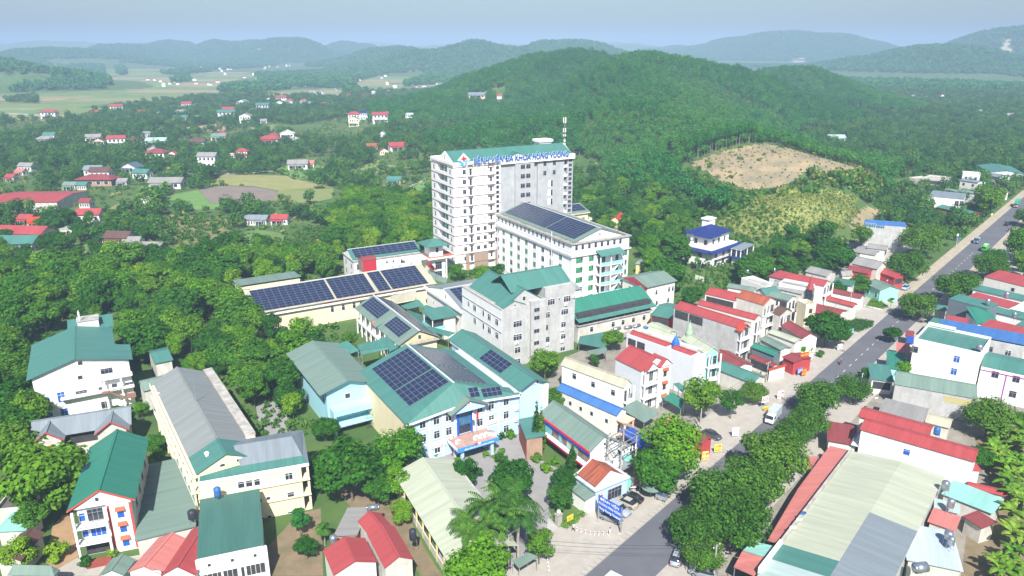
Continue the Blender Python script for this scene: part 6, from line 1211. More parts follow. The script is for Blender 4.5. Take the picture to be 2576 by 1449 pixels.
for a in(
    ('white house with flat red roof at the edge of the near paddy field',t00(375,850),110,2,'red','white','hip',5),('small ochre house with orange roof below the paddy field',t00(710,850),80,1,'orange','yellow','hip',0),
    ('white two-storey house with red gable next to a big round tree',t00(880,805),90,2,'red','white','gx',20),('low house with red hip roof in the orchards',t00(1070,848),75,1,'red','white','hip',5),
    ('white gabled house with navy roof in the orchards',t00(1215,850),62,1,'navy','white','gy',-10),('white house with red upper roof near tall trees',t00(1410,785),72,2,'red','offwhite','gx',10),
    ('long low teal roofed shed among orchard trees',t00(1365,888),100,1,'teal','offwhite','gx',5),('small pale roofed shed right of the long teal shed',t00(1475,880),60,1,'greygreen','offwhite','gx',0),('grey roofed shed above the long teal shed',t00(1372,845),78,1,'asbestos','offwhite','gx',10),
    ('large white house with red and teal stacked roofs in the village',t00(1712,850),130,2,'teal','white','gx',10),('red topped rear part of the stacked roof house',t00(1725,828),90,2,'red','white','gx',10),('white house with grey twin gables beside the stacked roof house',t00(1855,880),88,2,'asbestos','white','gy',0),
    ('small grey roofed hut right of the twin gables',t00(1990,905),50,1,'asbestos','white','gx',10),('yellow house with blue roof in the village',t00(1915,832),75,1,'blue','yellow','gy',5),('long teal roofed house behind the yellow house',t00(1985,795),100,2,'teal','pgrey','gx',0),
    ('white house with grey roof at the field edge',t00(1835,768),78,1,'slate','white','gy',-15),('small white gable at the far field edge',t00(2030,745),45,1,'asbestos','white','gy',0),('white house with red roof at the far field edge',t00(2118,738),80,2,'red','white','gx',25),
    ('red roofed house right of the far field edge',t00(2185,758),55,2,'red','pgrey','hip',0),('white gabled house below the far red roof',t00(2108,778),62,1,'paleblue','white','gy',15),('narrow red topped white house in the trees',t00(2292,752),48,2,'red','white','hip',0),
    ('grey-green roofed house beside the narrow red house',t00(2310,782),95,1,'greygreen','offwhite','gx',10),('red roofed hut with teal eaves before the wooded ridge',t00(2450,785),58,1,'red','mint','hip',0),('grey farm shed beside the ploughed plot',t00(1105,1000),68,1,'slate','offwhite','gx',0),
    ('cream cottage with grey-green roof and columns',t00(1657,1030),112,1,'greygreen','yellowp','gx',0),('small red roof behind the cream columned cottage',t00(1678,1003),62,1,'red','offwhite','hip',0),('red roofed house with stepped red roofs',t00(2065,1012),78,2,'maroon','offwhite','hip',0),
    ('low red skirt roof before the stepped red roofs',t00(2035,1048),150,1,'red','offwhite','hip',0),('pale beige hipped house right of the stepped red roofs',t00(2168,1008),105,1,'white','offwhite','gy',10),('grey shed below the pale beige hipped house',t00(2230,1042),62,1,'asbestos','white','gy',20),
    ('dark brown flat shed in the middle of the village',t00(1497,1072),112,1,'brown','pgrey','gx',0),('cream villa with grey hip roof at the village edge',t00(350,1050),130,1,'asbestos','yellowp','hip',-5),('teal roof behind the cream villa',t00(378,1016),90,2,'teal','offwhite','gx',0),
    ('grey roofed house left of the brown gable',t00(708,1035),112,1,'asbestos','white','gx',12),('cream house with brown gable between grey and red roofs',t00(745,1058),80,1,'brown','cream','gy',15),('white house with long bright red gable roof',t00(880,1045),130,1,'red','white','gx',18),
    ('dark brown low roof in the bamboo',t00(1050,1060),105,1,'brown','dirty','gx',-10),('white farmhouse with pale twin roofs',t00(1185,1062),150,1,'paleblue','white','gx',5),('large maroon roofed house among fruit trees',t00(1185,1152),150,1,'maroon','offwhite','hip',0),
    ('white gabled house with red roof joined to the maroon one',t00(1300,1155),82,1,'red','white','gy',12),('small grey roof behind the maroon roofed house',t00(1160,1118),92,1,'asbestos','dirty','gy',20),('white two-storey house with flat grey roof',t00(1570,1185),140,2,'asbestos','white','gx',0),
    ('white upper floor with red roof in the trees',t00(1828,1128),88,2,'red','white','hip',0),('maroon porch roof below the white upper floor',t00(1825,1165),95,1,'maroon','dirty','gx',0),('white annex left of the maroon porch roof',t00(1770,1155),78,1,'white','white','flat',0),
    ('white farm shed with pale grey roof beside the maize plot',t00(2250,1235),150,1,'asbestos','white','gx',8),('little rusty red roof joined to the white farm shed',t00(2340,1222),72,1,'pink','offwhite','gx',0),('jumbled grey roofed cottage near the frame edge',t00(205,1250),115,1,'asbestos','offwhite','gx',-8),
    ('faded pink roof below the jumbled grey cottage',t00(160,1285),70,1,'pink','offwhite','gx',-8),('white two-storey house with brown roof edge above maroon verandas',t00(765,1300),150,2,'brown','pgrey','gx',5),('wide maroon veranda roof round the white two-storey house',t00(735,1352),270,1,'maroon','brickw','hip',3),
    ('grey roof behind the maroon veranda house',t00(710,1278),130,2,'slate','offwhite','gx',5),('white gabled house with blue-grey roof and wide porch',t00(1000,1262),140,1,'bluegrey','white','gy',-15),('teal porch roof of the blue-grey gabled house',t00(1075,1302),130,1,'teal','pgrey','gx',-12),
    ('long white animal shed with worn grey roof beside the rice plots',t00(1265,1372),240,1,'asbestos','white','gx',3),('grey shed left of the maroon veranda house',t00(535,1385),100,1,'greygreen','dirty','gx',0),('teal lean-to beside the maroon veranda',t00(628,1385),75,1,'teal','dirty','gx',0),
    ('grey cart shed between maroon and blue-grey houses',t00(930,1358),78,1,'asbestos','dirty','gx',0),('tiny red roofed hut at the frame edge in the trees',t00(85,1325),45,1,'red','offwhite','gx',0),
    ('tiny white hut in the banana garden',t01(1115,35),55,1,'aqua','white','flat',0),('small red gabled house left of the orange awning',t01(205,185),120,1,'red','dirty','gx',-10),('orange-red awning roof beside the small red gable',t01(275,205),105,1,'orange','dirty','gx',10),('red roofed house in the orchard below the big red hall',t01(680,165),180,1,'red','offwhite','gx',5),
    ('pale flat shed beneath the orchard red roof',t01(515,262),95,1,'pale','offwhite','flat',0),('big red gabled farmhouse at the frame edge',t01(195,300),370,1,'red','offwhite','gx',-6),('white walled barn with bright teal roof at the frame edge',t01(140,375),310,1,'teal','pgrey','gx',2),
    ('small white gabled house with red roof beside the teal barn',t01(395,325),90,1,'red','white','gy',25),('dark brown roofed cottage with satellite dish',t01(905,335),195,1,'brown','offwhite','gx',-6),('little grey lean-to joined to the brown cottage',t01(1020,355),80,1,'asbestos','offwhite','gx',0),
    ('open barn with patchy grey roof sheets in the meadow',t01(1090,425),300,1,'asbestos','brickw','gx',-3),('bright red roofed cottage in the green wood',t01(2115,185),130,1,'red','white','gx',0),('grey shed left of the bright red cottage',t01(1895,190),85,1,'slate','dirty','gx',5),('small grey shed next to the bright red cottage',t01(1985,190),60,1,'slate','dirty','gx',-8),
    ('blue-grey hut with blue tarpaulin at the frame edge',t01(85,590),140,1,'slate','pgrey','gx',-4),('red kiosk near the big red hall',t01(650,55),62,2,'maroon','dirty','gx',0),
    ('white house with red gable before the wooded ridge',t10(330,788),100,1,'red','white','gx',18),('red roofed house next to the navy roof',t10(95,868),92,2,'red','white','hip',10),('house with navy roof next to the red one',t10(160,852),75,2,'navy','pgrey','hip',10),('ochre villa front with pale columns below the red roof',t10(95,898),80,2,'greygreen','yellowp','gy',5),
    ('white house with two stacked red roofs',t10(292,870),122,2,'red','white','gx',15),('grey gabled house behind the stacked red roofs',t10(325,838),58,2,'asbestos','offwhite','gy',0),('small grey house right of the stacked red roofs',t10(388,850),46,1,'asbestos','white','gx',0),('long red roofed cottage in the meadow left of the tower',t10(420,1100),130,1,'red','pgrey','gx',22),
    ('small cream cottage with maroon porch left of the long red cottage',t10(318,1130),68,1,'maroon','cream','gy',20),('rusty brown roof left of the cream cottage',t10(235,1095),88,1,'tile','dirty','gx',8),('narrow grey shed above the long red cottage',t10(312,995),36,2,'slate','offwhite','gy',0),('pale shed against the wooded ridge',t10(515,860),62,1,'paleblue','white','gx',0),
    ('red roofed hut at the end of the far rice field',t10(360,692),60,1,'red','cream','gy',0),('rounded red roof below the far rice field',t10(365,737),52,1,'red','offwhite','hip',0),('pale green roofed shed at the ridge foot',t10(752,635),55,1,'greygreen','pgrey','gx',0),('red gabled hut at the ridge foot',t10(725,655),40,1,'red','white','gy',0),
    ('slate roofed lodge with orange walls at the ochre scar',t10(1025,715),130,1,'slate','peach','gx',-2),('tiny red roof beside the ochre scar',t10(1192,715),38,1,'red','white','gx',0),('teal and brown sheds in the trees left of the tower',t10(400,1345),110,1,'teal','brickw','gx',0),
    ('pale green roofed farmhouse above the cleared slope',t20(1155,1040),125,1,'paleblue','white','gx',-2),('white gable in the far right valley',t20(1705,740),34,1,'white','white','gy',10),('grey shed roof in the far right valley',t20(2225,838),62,1,'slate','pgrey','gx',5),('far grey roof near the frame edge beyond the road',t20(2465,868),70,1,'asbestos','offwhite','gx',10),
):vh(*a)
house('red_hall','huge low red roofed hall at the left frame edge',t01(-120,80),t01(430,78),t01(495,-5),5.0,'gx','red','dirty',1,rise=1.6)
# villages too far off to tell house from house: alike tiny houses share a label
zones=(('far village beyond the paddy fields',[(380,150),(640,143),(760,160),(930,165),(1000,190),(860,208),(700,206),(560,190)],70),('hamlet between the two paddy fields',[(130,198),(250,180),(300,200),(450,195),(560,200),(560,212),(240,212)],20),
         ('hazy settlements under the distant hills',[(60,150),(300,128),(700,128),(1000,130),(1130,165),(1000,160),(640,140),(300,142)],60),('hamlet at the foot of the wooded ridge',[(700,215),(960,205),(1110,190),(1100,215),(960,245),(800,235)],22),('valley settlement right of the wooded ridge',[(2150,240),(2400,238),(2440,265),(2300,262)],14),('distant town by the pale hills at the right',[(1560,135),(1700,126),(1960,128),(1950,142),(1750,150)],20))
gz=random.Random(5)
for zn,poly,n in zones:
    us=[p[0] for p in poly];vs=[p[1] for p in poly];c=tries=0
    while c<n:
        u,v=gz.uniform(min(us),max(us)),gz.uniform(min(vs),max(vs))
        if not inpoly(np.array([u]),np.array([v]),poly)[0]:continue
        rk,wl=gz.choice((('red','white'),('red','white'),('white','white'),('asbestos','white'),('slate','white'),('teal','white'),('maroon','yellowp')));st=gz.choice((1,1,2))
        nm={'red':'red-roofed','white':'plain white','asbestos':'grey-roofed','slate':'slate-roofed','teal':'teal-roofed','maroon':'cream'}[rk]
        p=P((u,v),3.);wpx=gz.uniform(5.5,10)*FPX/p.y*3
        c+=vh('tiny %s %s house in the %s'%(nm,'two-storey' if st==2 else 'low',zn),(u,v),wpx,st,rk,wl,gz.choice(('gx','gy','hip')),gz.uniform(-20,30),group=zn,wins=p.y<1500) is not None;tries+=1
        if tries>110:break
# ---------------------------------------------------------------- ground
na,nrad=420,330
ang=np.linspace(R(-115),R(115),na);rad=12*(12500/12)**np.linspace(0,1,nrad)
AA,RR=np.meshgrid(ang,rad);GX=RR*np.sin(AA);GY=RR*np.cos(AA);GZ=hz(GX,GY)
gv=np.stack([GX,GY,GZ],-1).reshape(-1,3)
i=np.arange(nrad-1)[:,None]*na+np.arange(na-1)[None,:]
gf=np.stack([i,i+na,i+na+1,i+1],-1).reshape(-1,4)[:,::-1]
M_ground=mat('ground_grass',(.085,.145,.034),.95,scale=.05,c2=(.045,.095,.022),bump=.5,bscale=1.5)
link('ground',npmesh('ground',gv,gf,M_ground,True),kind='structure')
def wpts(pix,z=0.):return[P(q,z) for q in pix]
def hpts(pix):
    out=[]
    for q in pix:
        h=ground_hit(q);out.append(h if h is not None else P(q))
    return out
# road
M_asph=mat('asphalt',(.118,.122,.138),.9,scale=.12,c2=(.098,.102,.116),bump=.15,bscale=20.)
M_conc=mat('pavement_concrete',(.38,.35,.31),.92,scale=.5,c2=(.32,.295,.26),bump=.15,bscale=8.)
M_yard=mat('yard_asphalt',(.27,.265,.26),.92,scale=.3,c2=(.225,.22,.215),bump=.1,bscale=10.)
M_dirt=mat('dirt_orange',(.34,.22,.12),.95,scale=.3,c2=(.24,.16,.09),bump=.3,bscale=3.)
M_soil=mat('soil_brown',(.22,.16,.10),.95,scale=.3,c2=(.14,.12,.07),bump=.3,bscale=3.)
M_line=mat('road_paint',(.62,.60,.50),.8,.25,2.)
rs,ri=.88,-68.8
def rp(y,off,z=0.):n=Vector((1,-rs,0)).normalized();return Vector((rs*y+ri,y,z))+n*off # off > 0: far side of the road
def strip(name,y0,y1,o0,o1,z,m,kind='structure',parent=None,n=12):
    b=MB();ys=[y0+(y1-y0)*k/n for k in range(n+1)];b.add([rp(y,o0,z) for y in ys]+[rp(y,o1,z) for y in ys],[(k,n+1+k,n+2+k,k+1) for k in range(n)])
    o=b.obj(name,m,parent,kind=kind)
    if o.data.polygons[0].normal.z<0:o.data.flip_normals()
    return o
strip('pavement',60,232,-15,-4.1,.03,M_conc);strip('verge',232,420,-8.0,-4.1,.03,mat('shoulder_sand',(.40,.35,.27),.95,scale=.4,c2=(.30,.26,.19)))
strip('pavement',60,250,4.1,10.5,.03,M_conc);strip('verge',250,420,4.1,6.5,.03,mat('shoulder_sand',(.40,.35,.27),.95))
road=strip('road',60,430,-4.2,4.2,.036,M_asph,n=24)
for k in range(40):
    y=150+k*3.55;b=MB();b.add([rp(y,-.08,.041),rp(y,.08,.041),rp(y+1.25,.08,.041),rp(y+1.25,-.08,.041)],[(3,2,1,0)]);o=b.obj('lane_dash',M_line,road)
    if o.data.polygons[0].normal.z<0:o.data.flip_normals()
dr=strip('drain',84,186,-5.3,-4.25,.045,mat('drain_gap',(.20,.185,.165),.95))
for k in range(112):
    y=84.2+k*.9;q=[rp(y,-5.25),rp(y,-4.3),rp(y+.8,-4.3),rp(y+.8,-5.25)];b=MB();b.slab([(p.x,p.y,.085+rng.uniform(0,.012)) for p in q],.06);b.obj('drain_cover',M_conc,dr)
# hospital yard and forecourt
sheet('yard',wpts([t12(*q) for q in((560,640),(740,545),(860,500),(1170,430),(1350,365),(1400,420),(1420,530),(1640,640),(1690,760),(1600,830),(1560,940),(1640,1090),(1540,1449),(780,1449),(640,1000))]),.02,M_yard)
sheet('forecourt',wpts([t12(*q) for q in((1280,1449),(1540,1180),(1560,1010),(1640,1085),(1760,1075),(1960,930),(2070,900),(2160,800),(2260,800),(2440,870),(2160,1110),(1860,1449))]),.026,mat('forecourt_paving',(.40,.385,.365),.92,scale=.4,c2=(.35,.335,.32),bump=.1,bscale=8.))
sheet('yard',wpts([t02(*q) for q in((230,1449),(330,1390),(560,1310),(700,1330),(1000,1300),(1500,1200),(2000,1250),(2020,1449))]),.015,M_conc)
sheet('dirt_plot',wpts([t02(*q) for q in((395,1080),(470,990),(560,980),(590,1310),(430,1400),(350,1350))]),.02,M_dirt)
sheet('dirt_plot',wpts([t02(*q) for q in((2240,980),(2420,940),(2440,1449),(2000,1449),(2010,1240),(2160,1080))]),.02,M_soil)
sheet('dirt_plot',wpts([t12(*q) for q in((-80,760),(150,700),(480,940),(640,1260),(760,1449),(600,1449),(380,1080),(100,960))]),.018,M_soil)
sheet('back_lane',wpts([(640,1000),(700,1000),(745,1100),(690,1110),(650,1060)]),.015,M_yard);sheet('back_lane',wpts([(470,760),(530,770),(520,825),(470,820)]),.015,M_conc)
sheet('banana_plot',wpts([t22(*q) for q in((2200,400),(2640,300),(2640,1449),(2100,1449),(2140,1150),(2360,900))]),.015,M_soil)
sheet('street_yard',wpts([(1345,1000),(1420,900),(1560,840),(1720,770),(1990,665),(2140,590),(2240,600),(2200,720),(2050,850),(1900,960),(1700,1130),(1560,1250),(1480,1120),(1400,1060)]),.008,mat('yard_dirt',(.27,.25,.215),.95,scale=.3,c2=(.19,.175,.145),bump=.2,bscale=5.));sheet('far_side_yard',wpts([(1640,1449),(1900,1200),(2100,1000),(2250,862),(2330,780),(2430,690),(2640,660),(2640,1449)]),.008,MATS['yard_dirt'])
sheet('street_yard',wpts([t21(*q) for q in((440,1449),(700,1380),(1000,1100),(1250,920),(1480,740),(1640,640),(1700,760),(1500,950),(1000,1449))]),.012,M_conc)
sheet('street_yard',wpts([t21(*q) for q in((1240,430),(1640,400),(1740,420),(1560,520),(1500,560),(1240,560))]),.012,M_conc)
sheet('side_track',wpts([(2490,625),(2530,605),(2576,640),(2620,680),(2576,700),(2500,660)]),.012,M_conc)
# fields by the village
def fieldm(k):return(mat('rice_gold',(.27,.25,.10),.95,scale=.05,c2=(.20,.20,.075)),mat('rice_green',(.17,.22,.07),.95,scale=.05,c2=(.12,.18,.05)),mat('rice_pale',(.24,.25,.12),.95,scale=.06,c2=(.19,.20,.09)),mat('rice_bright',(.12,.24,.055),.95,scale=.05,c2=(.09,.19,.04)),mat('stubble',(.30,.25,.15),.95,scale=.08,c2=(.24,.20,.11)))[k]
PADDY=[[(-60,312),(-60,165),(150,148),(330,150),(480,152),(520,168),(500,182),(640,186),(660,212),(870,226),(860,242),(600,240),(470,250),(300,270),(150,295)],[(880,222),(900,205),(960,188),(1060,180),(1078,194),(1000,222),(930,234)]]
CLUMP=[[(20,240),(30,220),(90,212),(130,200),(260,190),(280,215),(270,225),(60,232)],[(120,190),(150,168),(260,165),(262,190),(240,196)],[(-60,190),(-60,140),(60,138),(140,165),(120,185)],[(300,190),(290,170),(310,168),(320,190)],[(15,258),(15,246),(80,240),(98,250),(92,260)],[(300,158),(420,136),(640,140),(640,168),(480,172)],[(400,186),(470,178),(540,180),(450,190)],[(550,232),(560,222),(640,215),(760,222),(640,235)],[(430,205),(470,195),(480,205),(440,210)]]
fr=np.random.RandomState(21)
fields=[]
for poly in PADDY:
    w=[P(q) for q in poly];x0,x1=min(p.x for p in w),max(p.x for p in w);y=min(p.y for p in w);y1=max(p.y for p in w)
    while y<min(y1,2600):
        h=fr.uniform(18,46)*(1+y/1500);x=x0
        while x<x1:
            wd=fr.uniform(50,170)*(1+y/2500);cx,cy=x+wd/2,y+h/2;u,v=proj(cx,cy,0)
            if inpoly(np.array([u]),np.array([v]),poly)[0]:fields.append((x+1,y+1,x+wd-1,y+h-1,fr.randint(0,5) if fr.rand()<.7 else 1))
            x+=wd
        y+=h
for(xa,ya,xb,yb,k) in fields:
    s=fr.uniform(-6,6,4);sheet('rice_field',[(xa,ya+s[0]),(xb,ya+s[1]),(xb+s[2],yb),(xa+s[3],yb)],.12+.03*(k%3),fieldm(k))
MID=[([(500,478),(560,468),(640,470),(700,482),(690,505),(610,515),(530,512)],'plough',(.21,.17,.145),(.17,.14,.115)),([(412,520),(420,492),(498,478),(530,512),(610,516),(560,526),(470,530)],'green1',(.13,.25,.06),(.10,.20,.05)),([(690,506),(700,480),(840,474),(835,500),(780,512)],'green2',(.15,.22,.06),(.20,.20,.08)),([(520,465),(560,440),(720,442),(760,455),(840,472),(700,480),(640,469),(560,467)],'gold',(.26,.25,.10),(.20,.21,.07)),
       ([(275,525),(300,512),(410,505),(405,528),(330,532)],'strip',(.26,.23,.10),(.2,.18,.08)),([(385,330),(400,322),(480,320),(545,312),(590,318),(560,330),(480,332)],'stub',(.33,.25,.15),(.27,.20,.12)),([(620,322),(700,312),(820,318),(780,330),(650,330)],'meadow',(.17,.22,.08),(.14,.18,.06)),
       ([(385,560),(430,545),(560,548),(600,560),(560,600),(470,640),(430,610)],'orchard',(.24,.19,.10),(.13,.14,.06)),([(590,595),(640,575),(720,590),(700,630),(610,640)],'scrub',(.12,.20,.05),(.09,.15,.04)),([(150,690),(160,650),(220,640),(340,640),(400,650),(300,690),(200,700)],'mead2',(.13,.23,.05),(.09,.17,.04)),([(60,650),(90,625),(160,610),(230,615),(210,650),(130,670)],'mead3',(.15,.20,.06),(.10,.16,.045)),
       ([(870,440),(940,408),(1060,400),(1070,418),(980,430),(900,450)],'glade',(.22,.24,.09),(.14,.20,.06)),([(1010,500),(1030,470),(1080,455),(1086,480),(1060,510)],'maize',(.13,.27,.06),(.10,.20,.05)),([(690,425),(760,410),(830,420),(820,445),(740,452)],'glade2',(.13,.23,.055),(.10,.19,.05))]
for poly,nm,c1,c2 in MID:sheet('crop_field',wpts(poly),.14,mat('field_'+nm,c1,.95,scale=.12,c2=c2,bump=.3,bscale=1.))
sheet('farm_track',wpts([(380,436),(420,432),(600,436),(700,428),(700,431),(600,440),(420,437)]),.17,M_conc);sheet('farm_track',wpts([(975,490),(1000,478),(1045,462),(1062,455),(1064,458),(1010,480),(985,493)]),.18,M_conc);sheet('farm_track',wpts([(165,678),(190,655),(215,642),(219,644),(195,660),(172,682)]),.18,M_dirt);sheet('farm_track',wpts([(0,284),(90,288),(140,292),(140,294),(0,287)]),.4,M_conc)
# slopes
SL=[('cleared_slope',[(1724,414),(1790,388),(1850,372),(1912,361),(1965,368),(2060,396),(2130,415),(2192,434),(2180,446),(2090,440),(2030,440),(1985,470),(1890,486),(1800,455)],(.33,.25,.15),(.185,.165,.105)),('maize_slope',[(1790,575),(1810,540),(1900,500),(1985,476),(2075,472),(2160,505),(2155,545),(2120,580),(2040,605),(1900,605)],(.24,.26,.085),(.16,.20,.055)),
      ('ochre_bank',[(2236,450),(2262,448),(2300,468),(2312,486),(2295,490),(2250,475)],(.55,.36,.16),(.45,.28,.12)),('cut_bank',[(2135,545),(2160,520),(2200,515),(2240,535),(2215,560),(2160,600),(2130,590)],(.34,.25,.15),(.20,.19,.09)),('ochre_scar',[(1214,236),(1240,222),(1272,222),(1282,232),(1250,240)],(.62,.42,.22),(.5,.33,.17)),
      ('bare_scar',[(2516,138),(2520,100),(2544,98),(2556,138)],(.45,.40,.30),(.36,.33,.25)),('bare_scar',[(1984,160),(1992,147),(2028,145),(2030,157)],(.48,.40,.32),(.42,.35,.28)),('bare_scar',[(620,132),(650,122),(672,120),(668,124),(640,132)],(.60,.45,.36),(.5,.4,.3)),('grass_bank',[(2180,500),(2230,470),(2330,520),(2440,570),(2430,610),(2360,600),(2300,560),(2240,545)],(.10,.22,.05),(.07,.16,.035))]
NOTREE=[[(1700,420),(1790,388),(1912,361),(1965,368),(2060,396),(2200,434),(2230,480),(2190,500),(2080,472),(1985,476),(1960,520),(1800,520),(1720,480)],[(1830,560),(1890,500),(1985,470),(2080,466),(2170,500),(2170,560),(2130,620),(2040,640),(1900,625)]]+[p for _n,p,_a,_b in SL[:-1]]+[p for p,_n,_a,_b in MID]
for nm,poly,c1,c2 in SL:
    w=hpts(poly);st=2.5 if w[0].y<700 else 14.
    sheet(nm,[(p.x,p.y) for p in w],.25,mat(nm+str(len(poly)),c1,.95,scale=.09,c2=c2,bump=.6,bscale=.7),drape=st)

# ---------------------------------------------------------------- where trees may stand
FT=np.array([(f[0]+math.cos(f[2])*f[3]/2-math.sin(f[2])*f[4]/2,f[1]+math.sin(f[2])*f[3]/2+math.cos(f[2])*f[4]/2,f[2],f[3]/2,f[4]/2) for f in FOOT+VFOOT])
def clear_of(x,y,pad=1.5):
    ok=np.ones(x.shape,bool)
    for(cx,cy,g,a,b) in FT:
        dx,dy=x-cx,y-cy;m=(np.abs(dx)<60)&(np.abs(dy)<60)
        if not m.any():continue
        u=dx*math.cos(g)+dy*math.sin(g);v=-dx*math.sin(g)+dy*math.cos(g);ok&=~((np.abs(u)<a+pad)&(np.abs(v)<b+pad))
    rd=(x-rs*y-ri)*.75;ok&=~((np.abs(rd)<9)&(y<430));return ok
def view_clear(x,y,z,top,keep=.35):
    """keeps tall trees from standing right in front of the houses the photograph shows"""
    ok=np.ones(x.shape,bool)
    for f in VFOOT:
        cx=f[0]+math.cos(f[2])*f[3]/2;cy=f[1]
        if cy>1300:continue
        r=math.hypot(cx,cy);ux,uy=cx/r,cy/r;al=x*ux+y*uy;ac=np.abs(-x*uy+y*ux)
        ok&=~((al<r+1)&(al>r-26)&(ac<f[3]*.5+1.5))
    return ok
X,Y=jitter_grid(-760,1250,300,1350,5.2,3);Zt=hz(X,Y);U,V=proj(X,Y,Zt)
ok=(U>-150)&(U<2750)&(V>90)&clear_of(X,Y,2.5)
for p in NOTREE:ok&=~inpoly(U,V,p)
pad=np.zeros(X.shape,bool)
for p in PADDY:pad|=inpoly(U,V,p)
cl=np.zeros(X.shape,bool)
for p in CLUMP:cl|=inpoly(U,V,p)
ok&=~pad|cl
hillm=Zt>5.5
dens=noise2(X,Y,.018,5)+.55*noise2(X,Y,.06,6)
keep=hillm|cl|(dens>-.22+.12*nr.normal(size=X.shape))&(nr.uniform(size=X.shape)<.8)
keep|=(X>90)&(Y>330)&(nr.uniform(size=X.shape)<.75)
town=(Y<330)&(X>-140)&(X<260)
ok&=keep&~town&view_clear(X,Y,Zt,8)
X,Y,Zt,hillm=X[ok],Y[ok],Zt[ok],hillm[ok]
fp=[forest_proto('acacia%d'%k,10,6.9,240,.55,G2,40+k) for k in range(5)]
G7=leafmat('leaf_village',(.030,.115,.030),(.055,.175,.038),(.11,.245,.048),.42)
vp_=[forest_proto('orchard%d'%k,8.5,7.2,230,.55,G7,60+k,0.,.15,False) for k in range(5)]
G9=leafmat('leaf_stand',(.024,.150,.040),(.034,.180,.044),(.055,.215,.048),.4);G10=leafmat('leaf_young',(.050,.205,.040),(.068,.235,.044),(.095,.265,.05),.38)
fp+=[forest_proto('stand%d'%k,11,6.6,230,.55,G9,46+k) for k in range(3)]+[forest_proto('young%d'%k,7,6.,200,.5,G10,50+k,.1) for k in range(3)]
n=hillm.sum();s=nr.uniform(.72,1.18,n);na_=noise2(X[hillm],Y[hillm],.014,12)+.4*noise2(X[hillm],Y[hillm],.05,13);fi=np.where(na_>.22,5+nr.randint(0,3,n),np.where(na_<-.26,8+nr.randint(0,3,n),nr.randint(0,5,n)))
scatter('hill_forest',fp,np.stack([X[hillm],Y[hillm],Zt[hillm]],1),np.stack([s,s,s*nr.uniform(.85,1.2,n)],1),nr.uniform(0,6.28,n),label='dense acacia woods covering the ridge behind the town',idx=fi)
m=~hillm;n=m.sum();s=nr.uniform(.4,1.12,n)
scatter('village_woods',vp_,np.stack([X[m],Y[m],Zt[m]],1),np.stack([s,s,s*nr.uniform(.8,1.25,n)],1),nr.uniform(0,6.28,n),label='orchards, bamboo and garden trees spread between the village houses')
NFOREST=len(X)
# distant woods in coarser clumps
X,Y=jitter_grid(-3300,3300,1340,4700,13.5,4);Zt=hz(X,Y);U,V=proj(X,Y,Zt)
pad=np.zeros(X.shape,bool)
for p in PADDY:pad|=inpoly(U,V,p)
cl=np.zeros(X.shape,bool)
for p in CLUMP:cl|=inpoly(U,V,p)
ok=(U>-60)&(U<2640)&(~pad|cl)&((Zt>7)|cl|(noise2(X,Y,.006,9)>-.05))
for p in[q[1] for q in SL[5:8]]:ok&=~inpoly(U,V,p)
X,Y,Zt=X[ok],Y[ok],Zt[ok];n=len(X);s=nr.uniform(.8,1.3,n)
dp=[forest_proto('clump%d'%k,11,15,70,2.0,G2,80+k) for k in range(3)]
scatter('distant_forest',dp,np.stack([X,Y,Zt-1],1),np.stack([s,s,s],1),nr.uniform(0,6.28,n),label='hazy distant woods on the hills and plain')
# shrubs and tufts on the near slopes and meadows
def shrub_fill(name,poly,step,protos,lo,hi,label,seed,hit=True):
    w=hpts(poly) if hit else wpts(poly);xs=[p.x for p in w];ys=[p.y for p in w]
    x,y=jitter_grid(min(xs),max(xs),min(ys),max(ys),step,seed);k=inpoly(x,y,[(p.x,p.y) for p in w])&clear_of(x,y,.5);x,y=x[k],y[k];n=len(x)
    if n:s=nr.uniform(lo,hi,n);scatter(name,protos,np.stack([x,y,hz(x,y)],1),np.stack([s,s,s*nr.uniform(.7,1.3,n)],1),nr.uniform(0,6.28,n),label=label)
tuft=[]
for k,(m_,nn) in enumerate(((leafmat('tuft_yellow',(.19,.23,.06),(.23,.26,.075),(.27,.29,.09)),26),(leafmat('tuft_green',(.05,.14,.025),(.075,.19,.03),(.11,.22,.04)),30))):
    v,f=leaf_cloud([(0,0,.5,.7,.7,.6)],nn,.3,700+k,.1,.4);tuft.append(bpy.data.objects.new('tuft%d'%k,npmesh('tuft%d'%k,v,f,m_)))
def tp(*ks):return[bpy.data.objects.new('tuft_use',tuft[k].data) for k in ks]
xs_,ys_=jitter_grid(-620,420,300,950,4.6,77);us_,vs_=proj(xs_,ys_,0*xs_);k_=(us_>-80)&(us_<2660)&clear_of(xs_,ys_,.8)&~inpoly(us_,vs_,PADDY[0])&(nr.uniform(size=xs_.shape)<.62)
for p in[q[0] for q in MID[:7]]+[SL[0][1],SL[1][1]]:k_&=~inpoly(us_,vs_,p)
xs_,ys_=xs_[k_],ys_[k_];s_=nr.uniform(.6,2.3,len(xs_));scatter('undergrowth',tp(1,1,0),np.stack([xs_,ys_,hz(xs_,ys_)],1),np.stack([s_,s_,s_*nr.uniform(.5,1.1,len(xs_))],1),nr.uniform(0,6.28,len(xs_)),label='shrubs and tall grass covering the open ground round the village')
